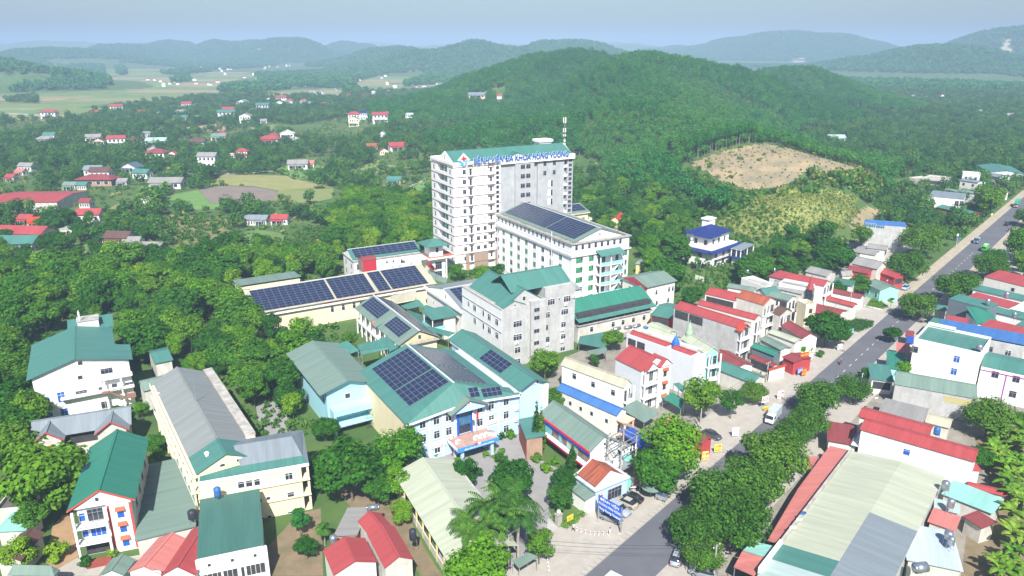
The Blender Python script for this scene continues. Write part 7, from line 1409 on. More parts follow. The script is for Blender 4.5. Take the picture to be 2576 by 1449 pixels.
shrub_fill('garden_shrubs',[(1590,600),(1700,560),(1850,560),(1980,600),(2130,600),(2120,650),(1960,700),(1850,725),(1700,765),(1630,730)],2.5,tp(1,1),.5,1.7,'dense garden shrubs round the navy villa',38,False);shrub_fill('garden_shrubs',[(1120,640),(1240,650),(1250,700),(1140,700)],2.,tp(1,),.6,1.6,'low shrubs in the tower courtyard',39,False);shrub_fill('grove_undergrowth',[(-40,700),(840,650),(850,1090),(400,1130),(380,880),(170,800),(-40,1160)],2.6,tp(1,),.6,1.7,'undergrowth beneath the groves',40,False)
shrub_fill('maize_tufts',SL[1][1],1.25,tp(0,0,0,1),.5,1.0,'yellow-green maize rows on the rounded mound',31);shrub_fill('clearing_tufts',SL[0][1],3.6,tp(0,1,1),.3,.9,'sparse weeds on the cleared slope',32);shrub_fill('bank_shrubs',SL[8][1],1.6,tp(1,1),.9,2.2,'green shrubs on the bank beside the far road',33)
shrub_fill('bank_shrubs',[(1700,470),(1740,430),(1800,465),(1890,490),(1980,476),(1900,500),(1850,545),(1760,560),(1700,520)],2.4,tp(1,1,1),1.2,3.4,'low green scrub below the cleared slope',34)
shrub_fill('bank_shrubs',[(1960,500),(1985,472),(2030,440),(2100,438),(2195,446),(2240,480),(2175,510),(2075,468)],3.2,tp(1,1,0),1.6,4.6,'bamboo and scrub between the clearing and the maize mound',37);shrub_fill('meadow_shrubs',[(150,700),(160,645),(340,630),(420,650),(600,640),(720,600),(830,560),(830,640),(600,640),(330,690)],2.4,tp(1,1),.7,2.0,'rank meadow growth behind the dark grove',35,False);shrub_fill('orchard_shrubs',MID[7][0],4.2,tp(1,),1.2,2.6,'rows of young fruit bushes on the bare orchard plot',36,False)
# ---------------------------------------------------------------- single trees
def crown_at(kind,uv,wpx,label,group=None,hf=1.0,name='tree',zc=None):
    """tree whose crown is seen centred on a surveyed point, wpx wide"""
    W={id(BROAD):9.,id(BRIGHT):8.5,id(ROADT):12.5,id(SLIM):5.2,id(BUSH):2.4}[id(kind)];H=2. if kind is BUSH else 10.
    h=6.;wpx=wpx*(.9 if kind is ROADT else 1)
    for _ in range(4):
        p=P(uv,.58*h);dep=CT*p.y-ST*(p.z-CAMZ);w=wpx*dep/FPX;h=H*w/W*hf
    s=w/W;return tree(kind,p.x,p.y,H*s*hf,label,group,1/hf,0.,name)
for(k,u,v,w,lb) in(
    (ROADT,2312,768,100,'big dark roadside tree casting its shadow across the road'),(BROAD,2245,838,42,'small round tree at the kerb below the big shadow tree'),(ROADT,2062,1000,130,'spreading roadside tree beside the white truck'),(ROADT,2150,978,95,'dense roadside tree next to the kerbside shops'),(ROADT,2030,1062,120,'roadside tree with yellow-green tips opposite the white truck'),
    (ROADT,1985,1098,110,'low spreading roadside tree above the red yard roof'),(ROADT,1945,1150,190,'broad dark roadside tree at the end of the pink awning'),(ROADT,1890,1212,180,'brownish roadside tree in the middle of the near row'),(ROADT,1812,1258,190,'large roadside tree overhanging the carriageway'),(ROADT,1850,1310,190,'large roadside tree against the pink awning'),(ROADT,1752,1330,150,'roadside tree nearest the silver parked car'),(ROADT,1770,1390,120,'lowest roadside tree behind the utility pole'),
    (ROADT,2490,1048,135,'round solitary tree beside the green roofed hall'),(BROAD,1768,995,118,'tall bright tree in front of the red-roofed villa forecourt'),(BROAD,1842,1008,78,'narrow tree next to the dark round tree by the road'),(ROADT,1897,985,76,'dark round tree by the road signs'),(BRIGHT,1690,1120,150,'vivid green tree sheltering the food stall'),(BROAD,1655,1175,110,'loose tree over the snack bar awning'),(BROAD,2082,818,92,'dark tree beside the flower garden'),(BROAD,2167,712,52,'slender tree by the utility pole'),
    (ROADT,2285,665,105,'layered dark tree above the parked silver cars'),(ROADT,2320,602,112,'umbrella shaped tree beside the cement house'),(ROADT,2410,722,120,'dark layered tree on the far kerb'),(ROADT,2492,668,95,'pale green tree at the side track'),(BRIGHT,2575,605,80,'bright leafy tree at the frame edge by the side track'),(ROADT,2580,545,60,'tree at the frame edge shading the far road'),(BROAD,2490,500,76,'dark tree beside the white shop house'),(BROAD,2170,592,62,'dark tree left of the cement house'),(BROAD,2070,590,95,'large dark tree behind the grey cottages'),
    (BROAD,2100,640,85,'bushy tree above the grey cottages'),(BROAD,1372,912,80,'round dark tree at the foot of the concrete block'),(BROAD,1542,852,54,'small globe tree on the teal roofs'),(BRIGHT,1008,1132,128,'vivid green tree at the entrance building corner'),(BRIGHT,1000,1210,84,'bright tree beside the pale shed gable'),(BROAD,880,1165,170,'dense bamboo-like clump between cream wing and entrance'),(BROAD,805,1190,90,'dark shrub tree behind the cream wing'),(BROAD,950,1230,80,'green tree against the pale shed'),
    (BRIGHT,1010,1285,60,'small bright tree beside the shed wall'),(BROAD,1165,1185,84,'airy tree over the yard flower bed'),(BROAD,1290,1200,96,'airy spreading tree in the middle of the yard'),(BROAD,1422,1205,70,'clipped tree beside the gatehouse'),(BROAD,1412,1250,74,'dark clipped tree behind the yellow sign'),(BROAD,1356,1368,96,'dark tree over the gate canopy'),(BRIGHT,1200,1425,165,'big light green tree at the bottom edge beside the palms'),(BROAD,112,1195,175,'big domed tree left of the three-storey house'),(BROAD,80,1290,90,'tree below the domed tree'),
    (BRIGHT,45,1385,90,'yellow-green tree in the bottom corner'),(BROAD,300,1050,75,'dusky tree in front of the white block stair'),(BRIGHT,355,1028,40,'small vivid tree at the covered walkway'),(BROAD,395,1115,50,'dark tree between the house and the cream building'),(BROAD,400,1150,46,'second dark tree against the cream gallery'),(SLIM,752,1310,44,'slender conical tree behind the green roof'),(BROAD,770,1375,60,'young tree on the rubble plot'),(BROAD,1495,905,34,'small garden tree by the beige roof'),(BROAD,1740,745,60,'garden tree below the navy villa'),
    (BRIGHT,1752,738,36,'light green garden tree beside the red veranda house'),(BROAD,1900,670,80,'thick garden tree between villa and grey roofs'),(BROAD,1680,690,90,'tree between ward block and navy villa'),(BROAD,1700,620,80,'dark tree left of the navy villa'),(BROAD,1640,590,70,'tree behind the ward block corner'),(BROAD,1600,560,64,'tree beside the orange roofed hut'),(BRIGHT,1212,690,46,'small bright tree in the tower courtyard'),(BROAD,1255,685,50,'courtyard tree before the ward block'),(BRIGHT,1185,640,34,'climbing tree at the tower foot'),(BRIGHT,1150,680,40,'olive shrub tree behind the pavilion'),
    (BROAD,1395,1000,60,'shrubby tree behind the blue roof'),(BROAD,2460,1150,70,'tree behind the long white house'),(BROAD,2570,1060,60,'tree at the frame edge beyond the round tree'),(BRIGHT,2270,930,46,'small kerbside tree by the pink shop'),(BROAD,2185,940,40,'dark kerbside bush tree'),(BROAD,2110,722,40,'tree beside the aqua house'),(BROAD,1990,590,60,'tree below the maize mound'),(BRIGHT,1925,740,40,'light bush tree between row houses'),(BROAD,1980,668,60,'tree behind the grey terrace house')):
    crown_at(k,(u,v),w,lb)
def grove(polyd,step,kinds,hlo,hhi,label,group,seed,zc=5.0,wl=(.72,1.3)):
    w=[P(q,zc) for q in polyd];xs=[p.x for p in w];ys=[p.y for p in w]
    x,y=jitter_grid(min(xs),max(xs),min(ys),max(ys),step,seed);k=inpoly(x,y,[(p.x,p.y) for p in w])&clear_of(x,y,2.2);g=random.Random(seed);c=0
    for a,b in zip(x[k],y[k]):
        kd=g.choice(kinds);h=g.uniform(hlo,hhi);tree(kd,float(a),float(b),h,('tall ' if h>(hlo+hhi)/2 else 'lower ')+('light green ' if kd is BRIGHT else 'dark green ')+label,group,g.uniform(*wl),0.);c+=1
    return c
def wood(name,polyd,step,kinds,hlo,hhi,label,seed,zc=5.):
    w=[P(q,zc) for q in polyd];xs=[p.x for p in w];ys=[p.y for p in w];x,y=jitter_grid(min(xs),max(xs),min(ys),max(ys),step,seed);k=inpoly(x,y,[(p.x,p.y) for p in w])&clear_of(x,y,2.2);x,y=x[k],y[k];n=len(x);pr=[]
    for kd in kinds:
        for tm,cm in kd[:3]:
            nv=len(cm.vertices);a=np.zeros(nv*3,np.float32);cm.vertices.foreach_get('co',a);q=MB().tube((0,0,-1),(0,0,5),.2,.1,4,False);me=npmesh(name+'_tree',np.vstack([a.reshape(-1,3),np.array(q.v)]),np.vstack([np.arange(nv).reshape(-1,4),np.array(q.f)+nv]),cm.materials[0]);pr.append(bpy.data.objects.new(name+'_tree',me))
    s=nr.uniform(hlo,hhi,n)/10;scatter(name,pr,np.stack([x,y,hz(x,y)],1),np.stack([s,s,s],1),nr.uniform(0,6.28,n),label=label)
grove([(-40,700),(150,660),(300,652),(300,760),(290,790),(170,790),(70,850),(-40,860)],7.0,(BROAD,BROAD,BRIGHT),6.5,13.5,'tree of the dark grove behind the white block','grove trees behind the white block',41)
grove([(300,652),(500,640),(560,632),(600,735),(600,790),(500,760),(440,800),(300,790)],7.0,(BROAD,BROAD,BRIGHT),6.5,13.5,'tree of the dark grove before the long solar building','grove trees before the solar building',61)
grove([(560,632),(640,620),(840,650),(850,690),(610,735)],7.4,(BROAD,BROAD,BRIGHT),8,12,'tree between the meadow and the rear wing','grove trees by the rear wing',62)
grove([(600,790),(740,850),(860,850),(910,850),(880,880),(720,885),(760,960),(850,1030),(840,1090),(760,1040),(700,1000),(640,980),(560,930),(430,940),(420,900),(350,860),(320,800),(440,810),(500,840)],6.6,(BROAD,BRIGHT,BROAD,BRIGHT),6,12.5,'tree of the grove between the cream building and the pale aqua annex','middle grove trees',42)
grove([(-40,860),(70,850),(60,960),(75,1060),(60,1140),(-40,1160)],6.5,(BROAD,),9,13,'tree at the left frame edge beside the white block','left edge trees',43)
wood('tower_wood',[(820,640),(830,540),(880,480),(1010,490),(1085,520),(1088,600),(1060,630),(940,610)],6.6,(BRIGHT,BROAD,BRIGHT),8,12,'bright wood left of the tower base',44)
wood('ward_wood',[(1445,500),(1600,470),(1720,520),(1760,560),(1700,590),(1690,700),(1640,690),(1600,600),(1520,560)],7.5,(BROAD,BROAD,BRIGHT),7,11,'wood right of the ward block',45)
grove([(1860,610),(2000,600),(2130,600),(2130,650),(2000,690),(1860,690)],9.0,(BROAD,),6,9,'garden tree between navy villa and grey cottages','cottage garden trees',46)
grove([(2440,610),(2560,620),(2640,640),(2640,700),(2560,700),(2480,650)],8.0,(BROAD,BRIGHT),5,8,'roadside garden tree near the side track','side track trees',47)
wood('farm_orchard',[(-40,600),(60,560),(180,520),(330,535),(420,540),(380,580),(300,640),(150,640),(-40,680)],9.5,(BROAD,BROAD,BROAD),5,9,'orchard round the farm roofs behind the dark grove',48)
for q in((t12(1210,380),26,'round golden bush by the porch'),(t12(1280,370),30,'dark green bush beside the golden bush'),(t12(880,575),22,'clipped bush at the flower bed rim'),(t12(965,570),18,'small conical bush before the porch'),(t12(1090,525),18,'conical bush beside the porch steps'),(t12(1145,490),16,'pot bush at the porch corner'),(t12(1205,505),22,'yellow-green bush in the flower bed'),(t12(1200,555),34,'flowering orange bush in the flower bed'),(t12(1235,570),26,'leafy bush at the edge of the flower bed'),(t12(1475,550),30,'pink flowering bush near the cypresses'),(t12(1605,575),26,'yellow bush in the stone planter'),(t12(1550,620),34,'green bush beside the stone bench'),(t12(930,640),40,'bush in front of the round flower bed'),(t12(1000,660),44,'spreading bush in the round flower bed'),(t12(710,525),20,'dark red bush by the facade'),(t21(960,1175),18,'yellow shrub in the roadside bed'),(t21(1225,1080),26,'rusty brown shrub beside the roadside tree'),(t02(420,1250),60,'bright bush on the dirt plot'),(t02(640,1335),34,'potted shrub by the porch steps'),(t02(845,1265),26,'potted shrub with orange flowers'),(t21(900,1180),22,'low shrub bed along the pavement'),(t21(1040,1215),22,'spiky shrub at the pavement edge')):crown_at(BUSH,q[0],q[1],q[2],name='bush')
# hedge on the gate island, flower beds
def hedge(name,pix,h,label,m=None,seed=1):
    w=wpts(pix);c=sum(w,Vector())/len(w);xs=[p.x for p in w];ys=[p.y for p in w];x,y=jitter_grid(min(xs),max(xs),min(ys),max(ys),.34,seed);k=inpoly(x,y,[(p.x,p.y) for p in w]);bl=[(float(a-c.x),float(b-c.y),h*.5,.34,.34,h*.5) for a,b in zip(x[k],y[k])]
    if not bl:return
    v,f=leaf_cloud(bl,len(bl)*9,.14,seed,.6,.6);link(name,npmesh(name,v,f,m or G3),None,c,label=label,cat='hedge')
hedge('hedge',[t12(*q) for q in((1575,985),(1620,1010),(1690,1050),(1830,960),(1850,985),(1750,1075),(1700,1100),(1640,1075),(1590,1030))],.7,'clipped bright green hedge on the gate island',None,3);hedge('flower_bed',[t12(*q) for q in((850,600),(900,580),(960,620),(1010,680),(940,700),(870,670))],.6,'green planting inside the round brick flower bed',G1,4);hedge('flower_bed',[t21(*q) for q in((1210,990),(1300,960),(1440,980),(1430,1020),(1330,1060),(1220,1040))],.7,'flower garden with white blossoms beside the road',G1,5);hedge('flower_bed',[t21(*q) for q in((1380,870),(1430,810),(1500,830),(1540,870),(1500,890))],.8,'leafy bed edged with white stones by the shop',G1,6)
hedge('flower_bed',[t12(*q) for q in((1120,545),(1200,560),(1250,600),(1180,600))],.6,'low flower bed at the right of the porch drive',G3,7);b=MB();w=wpts([t12(*q) for q in((840,640),(850,600),(900,575),(905,582),(862,606),(852,642),(880,690),(940,715),(935,722),(868,698))]);b.prism([(p.x,p.y) for p in w],0,.35);b.obj('bed_kerb',mat('kerb_brick',(.42,.13,.09),.8),label='curved brick kerb of the round flower bed',cat='kerb')
# narrow columnar trees
def column_tree(uv,base,label):
    p=P(base);q=PY(uv,p.y);h=q.z;bl=[(0,0,h*(.08+.9*k/9),.25+1.0*math.sin(math.pi*min(1,(k+1.2)/9.5))*(1-.45*k/9),)*1 for k in range(10)];bl=[(a[0],a[1],a[2],a[3],a[3],h*.09) for a in bl]
    v,f=leaf_cloud(bl,1500,.22,int(h*100),-.3,.6);e=empty('column_tree',p,0,label,'tree');link('crown',npmesh('column_crown',v,f,G1),e);MB().tube((0,0,-.2),(0,0,h*.9),.12,.05).obj('trunk',BARK,e)
column_tree(t12(1438,150),t12(1470,520),'tall narrow column tree nearest the entrance wing');column_tree(t12(1498,190),t12(1505,520),'slightly shorter column tree beside the first one');column_tree(t12(1750,465),t12(1740,650),'lone column tree beside the gatehouse roof')
# palms and bananas
def frond(b,a,L,droop,up,n=13,lw=.055,ll=.75,z0=0.):
    p=Vector((0,0,z0));d=Vector((math.cos(a)*math.cos(up),math.sin(a)*math.cos(up),math.sin(up)));side=Vector((-math.sin(a),math.cos(a),0));st=L/n
    for i in range(n):
        q=p+d*st;d=(d+Vector((0,0,-droop/n))).normalized();s=ll*math.sin(math.pi*min(1,(i+1.5)/(n+1.2)))+.1
        for sg in(-1,1):
            t=p+side*sg*s+d*s*.45+Vector((0,0,-s*.35));b.add([p,p+d*st*.9,t+d*.1,t],[(0,1,2,3)] if sg>0 else[(3,2,1,0)])
        b.add([p-side*lw,p+side*lw,q+side*lw*.8,q-side*lw*.8],[(0,1,2,3)]);p=q
def palm_mesh(seed,nf,L,droop,h,r):
    g=random.Random(seed);b=MB();t=MB();t.path([(0,0,-.2),(g.uniform(-.2,.2),g.uniform(-.2,.2),h*.5),(0,0,h)],[r*1.15,r*.9,r*.7],8)
    for k in range(nf):frond(b,k*2.4+g.uniform(-.2,.2),L*g.uniform(.85,1.1),droop*g.uniform(.8,1.2),.15+1.15*((k*.618)%1),z0=h)
    return t.mesh('palm_trunk',BARKP),b.mesh('palm_crown',G5)
PAL=[palm_mesh(k,19,5.0,1.9,8.5,.28) for k in range(3)];COCO=palm_mesh(9,18,3.8,1.2,7.5,.2);ARE=palm_mesh(5,12,1.9,1.3,4.2,.1)
def palm(pm,uv,label,z=8.5,s=1.,group=None,name='palm_tree'):
    p=P(uv,z*s);e=empty(name,(p.x,p.y,0),rng.uniform(0,6),label,'palm',group,s);link('trunk',pm[0],e);link('crown',pm[1],e)
for uv,s,lb in((t12(1230,860),1.0,'tall palm at the back of the palm cluster'),(t12(1330,880),1.05,'palm nearest the pale gate drive'),(t12(1100,930),1.0,'palm leaning over the pale shed roof'),(t12(960,1020),.85,'low palm over the shed roof edge'),(t12(1200,1000),1.0,'palm in the centre of the palm cluster'),(t12(1340,1010),1.0,'palm on the drive side of the cluster'),(t12(960,1130),.75,'shortest palm at the left of the cluster'),(t12(1120,1090),.9,'front palm of the cluster')):palm(PAL[int(uv[0])%3],uv,lb,8.5,s)
palm(COCO,t21(760,470),'coconut palm behind the grey street roofs',7.5,1.0);palm(COCO,t00(1840,700),'lone palm on the far field edge',7.5,1.5);palm(ARE,V5(340,520),'slim areca palm at the villa front',4.2,.9);palm(ARE,V5(450,515),'second areca palm at the villa front',4.2,.9);palm(ARE,t02(2440,1090),'small palm beside the asbestos shed',4.2,.8);palm(ARE,t21(1575,815),'small palm on the roadside pavement',4.2,.7)
G8=leafmat('leaf_banana',(.10,.25,.03),(.15,.30,.04),(.22,.34,.06),.4)
def banana_mesh(seed):
    g=random.Random(seed);b=MB();t=MB().tube((0,0,-.1),(0,0,2.2),.16,.1)
    for k in range(9):
        a=k*2.4+g.uniform(-.3,.3);up=g.uniform(.5,1.25);L=g.uniform(1.7,2.5);p=Vector((0,0,2.1));d=Vector((math.cos(a)*math.cos(up),math.sin(a)*math.cos(up),math.sin(up)));sd_=Vector((-math.sin(a),math.cos(a),0));n=6;w0=0.06
        for i in range(n):
            q=p+d*L/n;d=(d+Vector((0,0,-.32))).normalized();w1=.34*math.sin(math.pi*min(1,(i+1.3)/(n+.6)))+.03
            b.add([p-sd_*w0+Vector((0,0,-w0*.4)),p,q,q-sd_*w1+Vector((0,0,-w1*.4))],[(0,1,2,3)]);b.add([p,p+sd_*w0+Vector((0,0,-w0*.4)),q+sd_*w1+Vector((0,0,-w1*.4)),q],[(0,1,2,3)]);p=q;w0=w1
    return t.mesh('banana_stem',G8),b.mesh('banana_leaves',G8)
BAN=[banana_mesh(k) for k in range(4)]
def bananas(poly,step,label,group,seed,s0=.9,s1=1.5):
    w=wpts(poly,2);xs=[p.x for p in w];ys=[p.y for p in w];x,y=jitter_grid(min(xs),max(xs),min(ys),max(ys),step,seed);k=inpoly(x,y,[(p.x,p.y) for p in w])&clear_of(x,y,1.);g=random.Random(seed)
    for a,c in zip(x[k],y[k]):
        m_=g.choice(BAN);e=empty('banana_plant',(float(a),float(c),0),g.uniform(0,6),label,'banana plant',group,g.uniform(s0,s1));link('stem',m_[0],e);link('crown',m_[1],e)
bananas([t22(*q) for q in((2230,400),(2560,330),(2640,500),(2640,1449),(2470,1449),(2440,1250),(2380,1100),(2450,880),(2420,700),(2340,560))],2.6,'banana plant in the garden along the right frame edge','banana garden plants',51);bananas([t22(*q) for q in((2160,1200),(2240,1160),(2420,1300),(2440,1449),(2170,1449))],2.8,'banana plant beside the steel roofed shed','shed side bananas',52)
bananas([(330,500),(350,480),(420,470),(430,500),(380,520)],5.,'banana plant in the plot beside the long white animal shed','field bananas',53,1.2,2.);bananas([t02(*q) for q in((0,800),(20,720),(100,760),(90,830))],2.,'banana plant beside the domed tree','yard bananas',54)
# pale trunks standing along the upper edge of the cleared slope
w=hpts([(1726,413),(1790,387),(1850,371),(1905,360)])
tm=MB().tube((0,0,-1),(0,0,10),.11,.06,5).mesh('acacia_stem',BARKP);cm=fp[0].data
ac=[npmesh('acacia_top%d'%k,*leaf_cloud([(0,0,9.5,1.9,1.9,2.6),(.6,.4,8,1.4,1.4,1.5),(-.5,-.3,11,1.2,1.2,1.5)],520,.30,900+k,.2),G2) for k in range(3)]
for i in range(3):
    for k in range(9):
        a=w[i].lerp(w[i+1],(k+rng.uniform(0,.6))/9);x,y=a.x+rng.uniform(-1,1),a.y+rng.uniform(1,4);e=empty('acacia_tree',(x,y,hz1(x,y)),rng.uniform(0,6),'tall bare-stemmed acacia on the upper edge of the cleared slope','tree','acacias edging the clearing',rng.uniform(.9,1.15));link('trunk',tm,e);link('crown',ac[k%3],e)
# ---------------------------------------------------------------- vehicles
M_tyre=mat('tyre',(.02,.02,.02),.9);M_rim=mat('rim',(.45,.46,.48),.35,metal=.7);M_cglass=mat('car_glass',(.025,.03,.04),.08,spec=.6);M_lamp=mat('headlamp',(.75,.75,.72),.2);M_tail=mat('taillamp',(.45,.02,.02),.3)
def paint(n,c):return mat('paint_'+n,c,.28,.03,spec=.5)
PAINT={'black':paint('black',(.012,.012,.014)),'beige':paint('beige',(.36,.34,.28)),'silver':paint('silver',(.30,.34,.40)),'grey':paint('grey',(.20,.22,.25)),'white':paint('white',(.72,.72,.72)),'green':paint('green',(.05,.42,.06)),'blue':paint('blue',(.06,.12,.22)),'paleblue':paint('paleblue',(.30,.40,.62)),'dark':paint('dark',(.06,.065,.075)),'brown':paint('brown',(.25,.15,.11))}
def loft(st,n=None):
    """stations (x, half width bottom, half width top, z bottom, z top) joined to a closed shell"""
    b=MB();vs=[]
    for(x,wb,wt,zb,zt) in st:e=.12*(zt-zb);vs+=[(x,-wb*.94,zb),(x,wb*.94,zb),(x,wb,zb+e),(x,wt,zt-e),(x,wt*.92,zt),(x,-wt*.92,zt),(x,-wt,zt-e),(x,-wb,zb+e)]
    k=8;fs=[(i*k+j,i*k+(j+1)%k,(i+1)*k+(j+1)%k,(i+1)*k+j) for i in range(len(st)-1) for j in range(k)];fs+=[tuple(range(k))[::-1],tuple(range((len(st)-1)*k,len(st)*k))];return b.add(vs,fs)
CARS={'sedan':([(-2.2,.72,.66,.35,.85),(-2.0,.82,.76,.26,.95),(-1.2,.86,.82,.22,.98),(.9,.86,.82,.22,.95),(1.7,.84,.78,.24,.86),(2.15,.76,.7,.32,.72),(2.22,.66,.6,.38,.6)],[(-1.75,.74,.66,.9,1.0),(-1.1,.77,.60,.92,1.40),(-.2,.78,.60,.92,1.45),(.4,.78,.60,.92,1.40),(1.15,.76,.68,.9,.98)],(-.95,.35,1.45)),
        'suv':([(-2.3,.8,.76,.45,1.05),(-2.15,.9,.86,.35,1.15),(-1.2,.93,.9,.3,1.15),(1.0,.93,.9,.3,1.12),(1.9,.9,.86,.35,1.02),(2.3,.82,.78,.45,.86)],[(-2.2,.82,.74,1.08,1.7),(-1.9,.84,.7,1.1,1.82),(-.2,.85,.7,1.1,1.86),(.45,.85,.7,1.1,1.78),(1.1,.84,.76,1.08,1.16)],(-1.85,.45,1.86))}
def wheel(parent,x,y,r=.32):
    w_=MB();w_.tube((x,y-.1,r),(x,y+.1,r),r,n=12);o=w_.obj('tyre',M_tyre,parent);MB().tube((x,y-.115,r),(x,y+.115,r),r*.58,n=10).obj('rim',M_rim,o)
def base(pf,pr,name,label,cat,z=.5,group=None):
    a,b_=P(pf,z),P(pr,z);d=a-b_;c=(a+b_)/2;return empty(name,(c.x,c.y,.05),math.atan2(d.y,d.x),label,cat,group)
def car(label,pf,pr,col_,kind='sedan'):
    e=base(pf,pr,'car',label,'car');lo,up,(r0,r1,rz_)=CARS[kind];loft(lo).obj('body',PAINT[col_],e,True);loft(up).obj('windows',M_cglass,e,True);MB().box(r0,r1,-.56,.56,rz_-.05,rz_+.012).obj('roof',PAINT[col_],e)
    b=MB()
    for x,zz in((.42,.2),(-1.0,.2)):b.box(x-.04,x+.04,-.72,-.66,.95,rz_-.08)
    q=lo[-1][0];t=lo[0][0]
    for s in(-1,1):MB().box(q-.3,q-.05,s*.55-.14,s*.55+.14,lo[-1][3]+.2,lo[-1][3]+.36).obj('headlight',M_lamp,e);MB().box(t-.02,t+.12,s*.6-.12,s*.6+.12,.7,.88).obj('tail_light',M_tail,e)
    for x in(-1.35,1.35):
        for s in(-1,1):wheel(e,x,s*.78,.33 if kind=='sedan' else .38)
    return e
car('black sedan parked first beside the umbrella',t12(2128,832),t12(2258,882),'black');car('beige-silver sedan parked between the black sedan and the silver car',t12(2092,868),t12(2215,925),'beige');car('silver-blue off-roader parked nose to the road behind the blue sign',t12(2168,995),t12(2020,912),'silver','suv');car('grey hatchback half hidden behind the blue hospital sign',t12(2108,1035),t12(1962,985),'grey')
car('dark silver sedan parked behind the rust red shed',t22(272,408),t22(172,362),'dark');car('white car under the maroon carport',t21(552,1318),t21(658,1348),'white');car('silver car parked below the roadside trees with taxi lettering',S(1920,1800,4.025)(2520,1090),S(1920,1800,4.025)(2460,1262),'silver');car('silver sedan at the bottom edge beside the utility pole',t22(80,1408),t22(228,1446),'grey');car('blue and white car parked by the red corner shop',t21(1655,738),t21(1712,708),'paleblue');car('pale grey car behind the blue and white one',t21(1622,712),t21(1676,690),'beige');car('black car on the far lane near the tree shadow',t21(2462,232),t21(2432,255),'black')
def truck(label,pf,pr,cab,boxm,L=6.2,h=3.1,name='truck',top=None):
    e=base(pf,pr,name,label,'truck',.8);k=L/2;loft([(k-1.75,.92,.9,.5,2.2),(k-1.6,.95,.88,.45,2.3),(k-.55,.95,.86,.45,2.25),(k-.1,.95,.9,.45,1.35),(k,.9,.86,.5,1.2)]).obj('cab',PAINT[cab],e,True)
    MB().add([(k-.50,-.78,2.12),(k-.50,.78,2.12),(k-.11,.82,1.4),(k-.11,-.82,1.4)],[(0,3,2,1)]).obj('windscreen',M_cglass,e).location=(.035,0,.02)
    for s in(-1,1):MB().box(k-1.45,k-.7,s*.955-.02,s*.955+.02,1.35,2.0).obj('side_window',M_cglass,e)
    MB().box(-k,k-1.85,-.98,.98,.85,h).obj('cargo_box',boxm,e);MB().box(-k,k-.2,-.45,.45,.45,.8).obj('chassis',M_dark,e)
    if top:MB().box(-k+.1,k-1.95,-.9,.9,h,h+.35).obj('tarpaulin',top,e)
    for s in(-1,1):
        MB().box(k-.05,k+.03,s*.62-.16,s*.62+.16,.65,.9).obj('headlight',M_lamp,e)
        for x in(-k+1.1,k-.95):wheel(e,x,s*.82,.42)
    return e
M_box=mat('box_grey',(.42,.47,.52),.5,.15,.8);truck('white light truck with grey box driving towards the camera',t22(648,290),t22(715,215),'white',M_box,5.6,2.9);q=P(t12(2030,1470),3.4);q.z=0;truck('box truck with pale blue roof cut by the bottom edge',proj(q.x+2,q.y+2.3,.8),proj(q.x-2,q.y-2.3,.8),'white',mat('box_pale',(.55,.62,.68),.5,.1),7.0,3.4)
truck('lorry with green tarpaulin far up the road',t21(2495,132),t21(2545,68),'brown',mat('tarp_green',(.03,.38,.22),.7,.15),9.0,3.2,top=MATS['tarp_green']);truck('small blue truck with loaded bed on the road',t21(2208,388),t21(2228,352),'blue',mat('load_mixed',(.35,.36,.38),.8,.4,1.5),5.0,2.1)
mb_=base(t21(2312,398),t21(2255,452),'minibus','bright green minibus driving away along the road','bus',1.0);loft([(-3.3,.95,.9,.5,2.3),(-3.1,1.02,.92,.4,2.6),(2.4,1.02,.92,.4,2.6),(3.0,1.0,.9,.4,2.1),(3.4,.9,.86,.5,1.3)]).obj('body',PAINT['green'],mb_,True)
for s in(-1,1):MB().box(-2.8,2.2,s*.99-.02,s*.99+.03,1.45,2.15).obj('window',M_cglass,mb_)
MB().box(-3.34,-3.28,-.75,.75,1.5,2.2).obj('rear_window',M_cglass,mb_);MB().box(-1.2,1.0,-.6,.6,2.6,2.72).obj('air_conditioner',PAINT['white'],mb_)
for x in(-2.0,2.1):
    for s in(-1,1):wheel(mb_,x,s*.9,.4)
# ---------------------------------------------------------------- people and motorbikes
M_skin=mat('skin',(.50,.32,.22),.6,.05)
def body(name,joints,edges,rad,ranges,label,loc,rz,group=None,hair=(.02,.018,.015),parent=None):
    me=bpy.data.meshes.new(name);me.from_pydata(joints,edges,[]);o=bpy.data.objects.new(name,me);col.objects.link(o);md=o.modifiers.new('skin','SKIN')
    for v,r in zip(me.skin_vertices[0].data,rad):v.radius=(r,r*.8)
    me.skin_vertices[0].data[0].use_root=True;o.modifiers.new('sub','SUBSURF').levels=1;dg=bpy.context.evaluated_depsgraph_get();m2=bpy.data.meshes.new_from_object(o.evaluated_get(dg));bpy.data.objects.remove(o);m2.materials.clear()
    for m_ in ranges:m2.materials.append(m_[0])
    for p in m2.polygons:
        p.use_smooth=True;c=p.center
        for i,(_m,f) in enumerate(ranges):
            if f(c):p.material_index=i
    e=link(name,m2,parent,loc,rz,None,label,'person',group);hj=Vector(joints[3]);b=MB();b.lathe([(.02,hj.z+.17),(.08,hj.z+.155),(.115,hj.z+.09),(.122,hj.z+.02)],10,hj.x-.02,hj.y);b.obj('hair',mat('hair%d'%int(hair[0]*99),hair,.8),e,True);return e
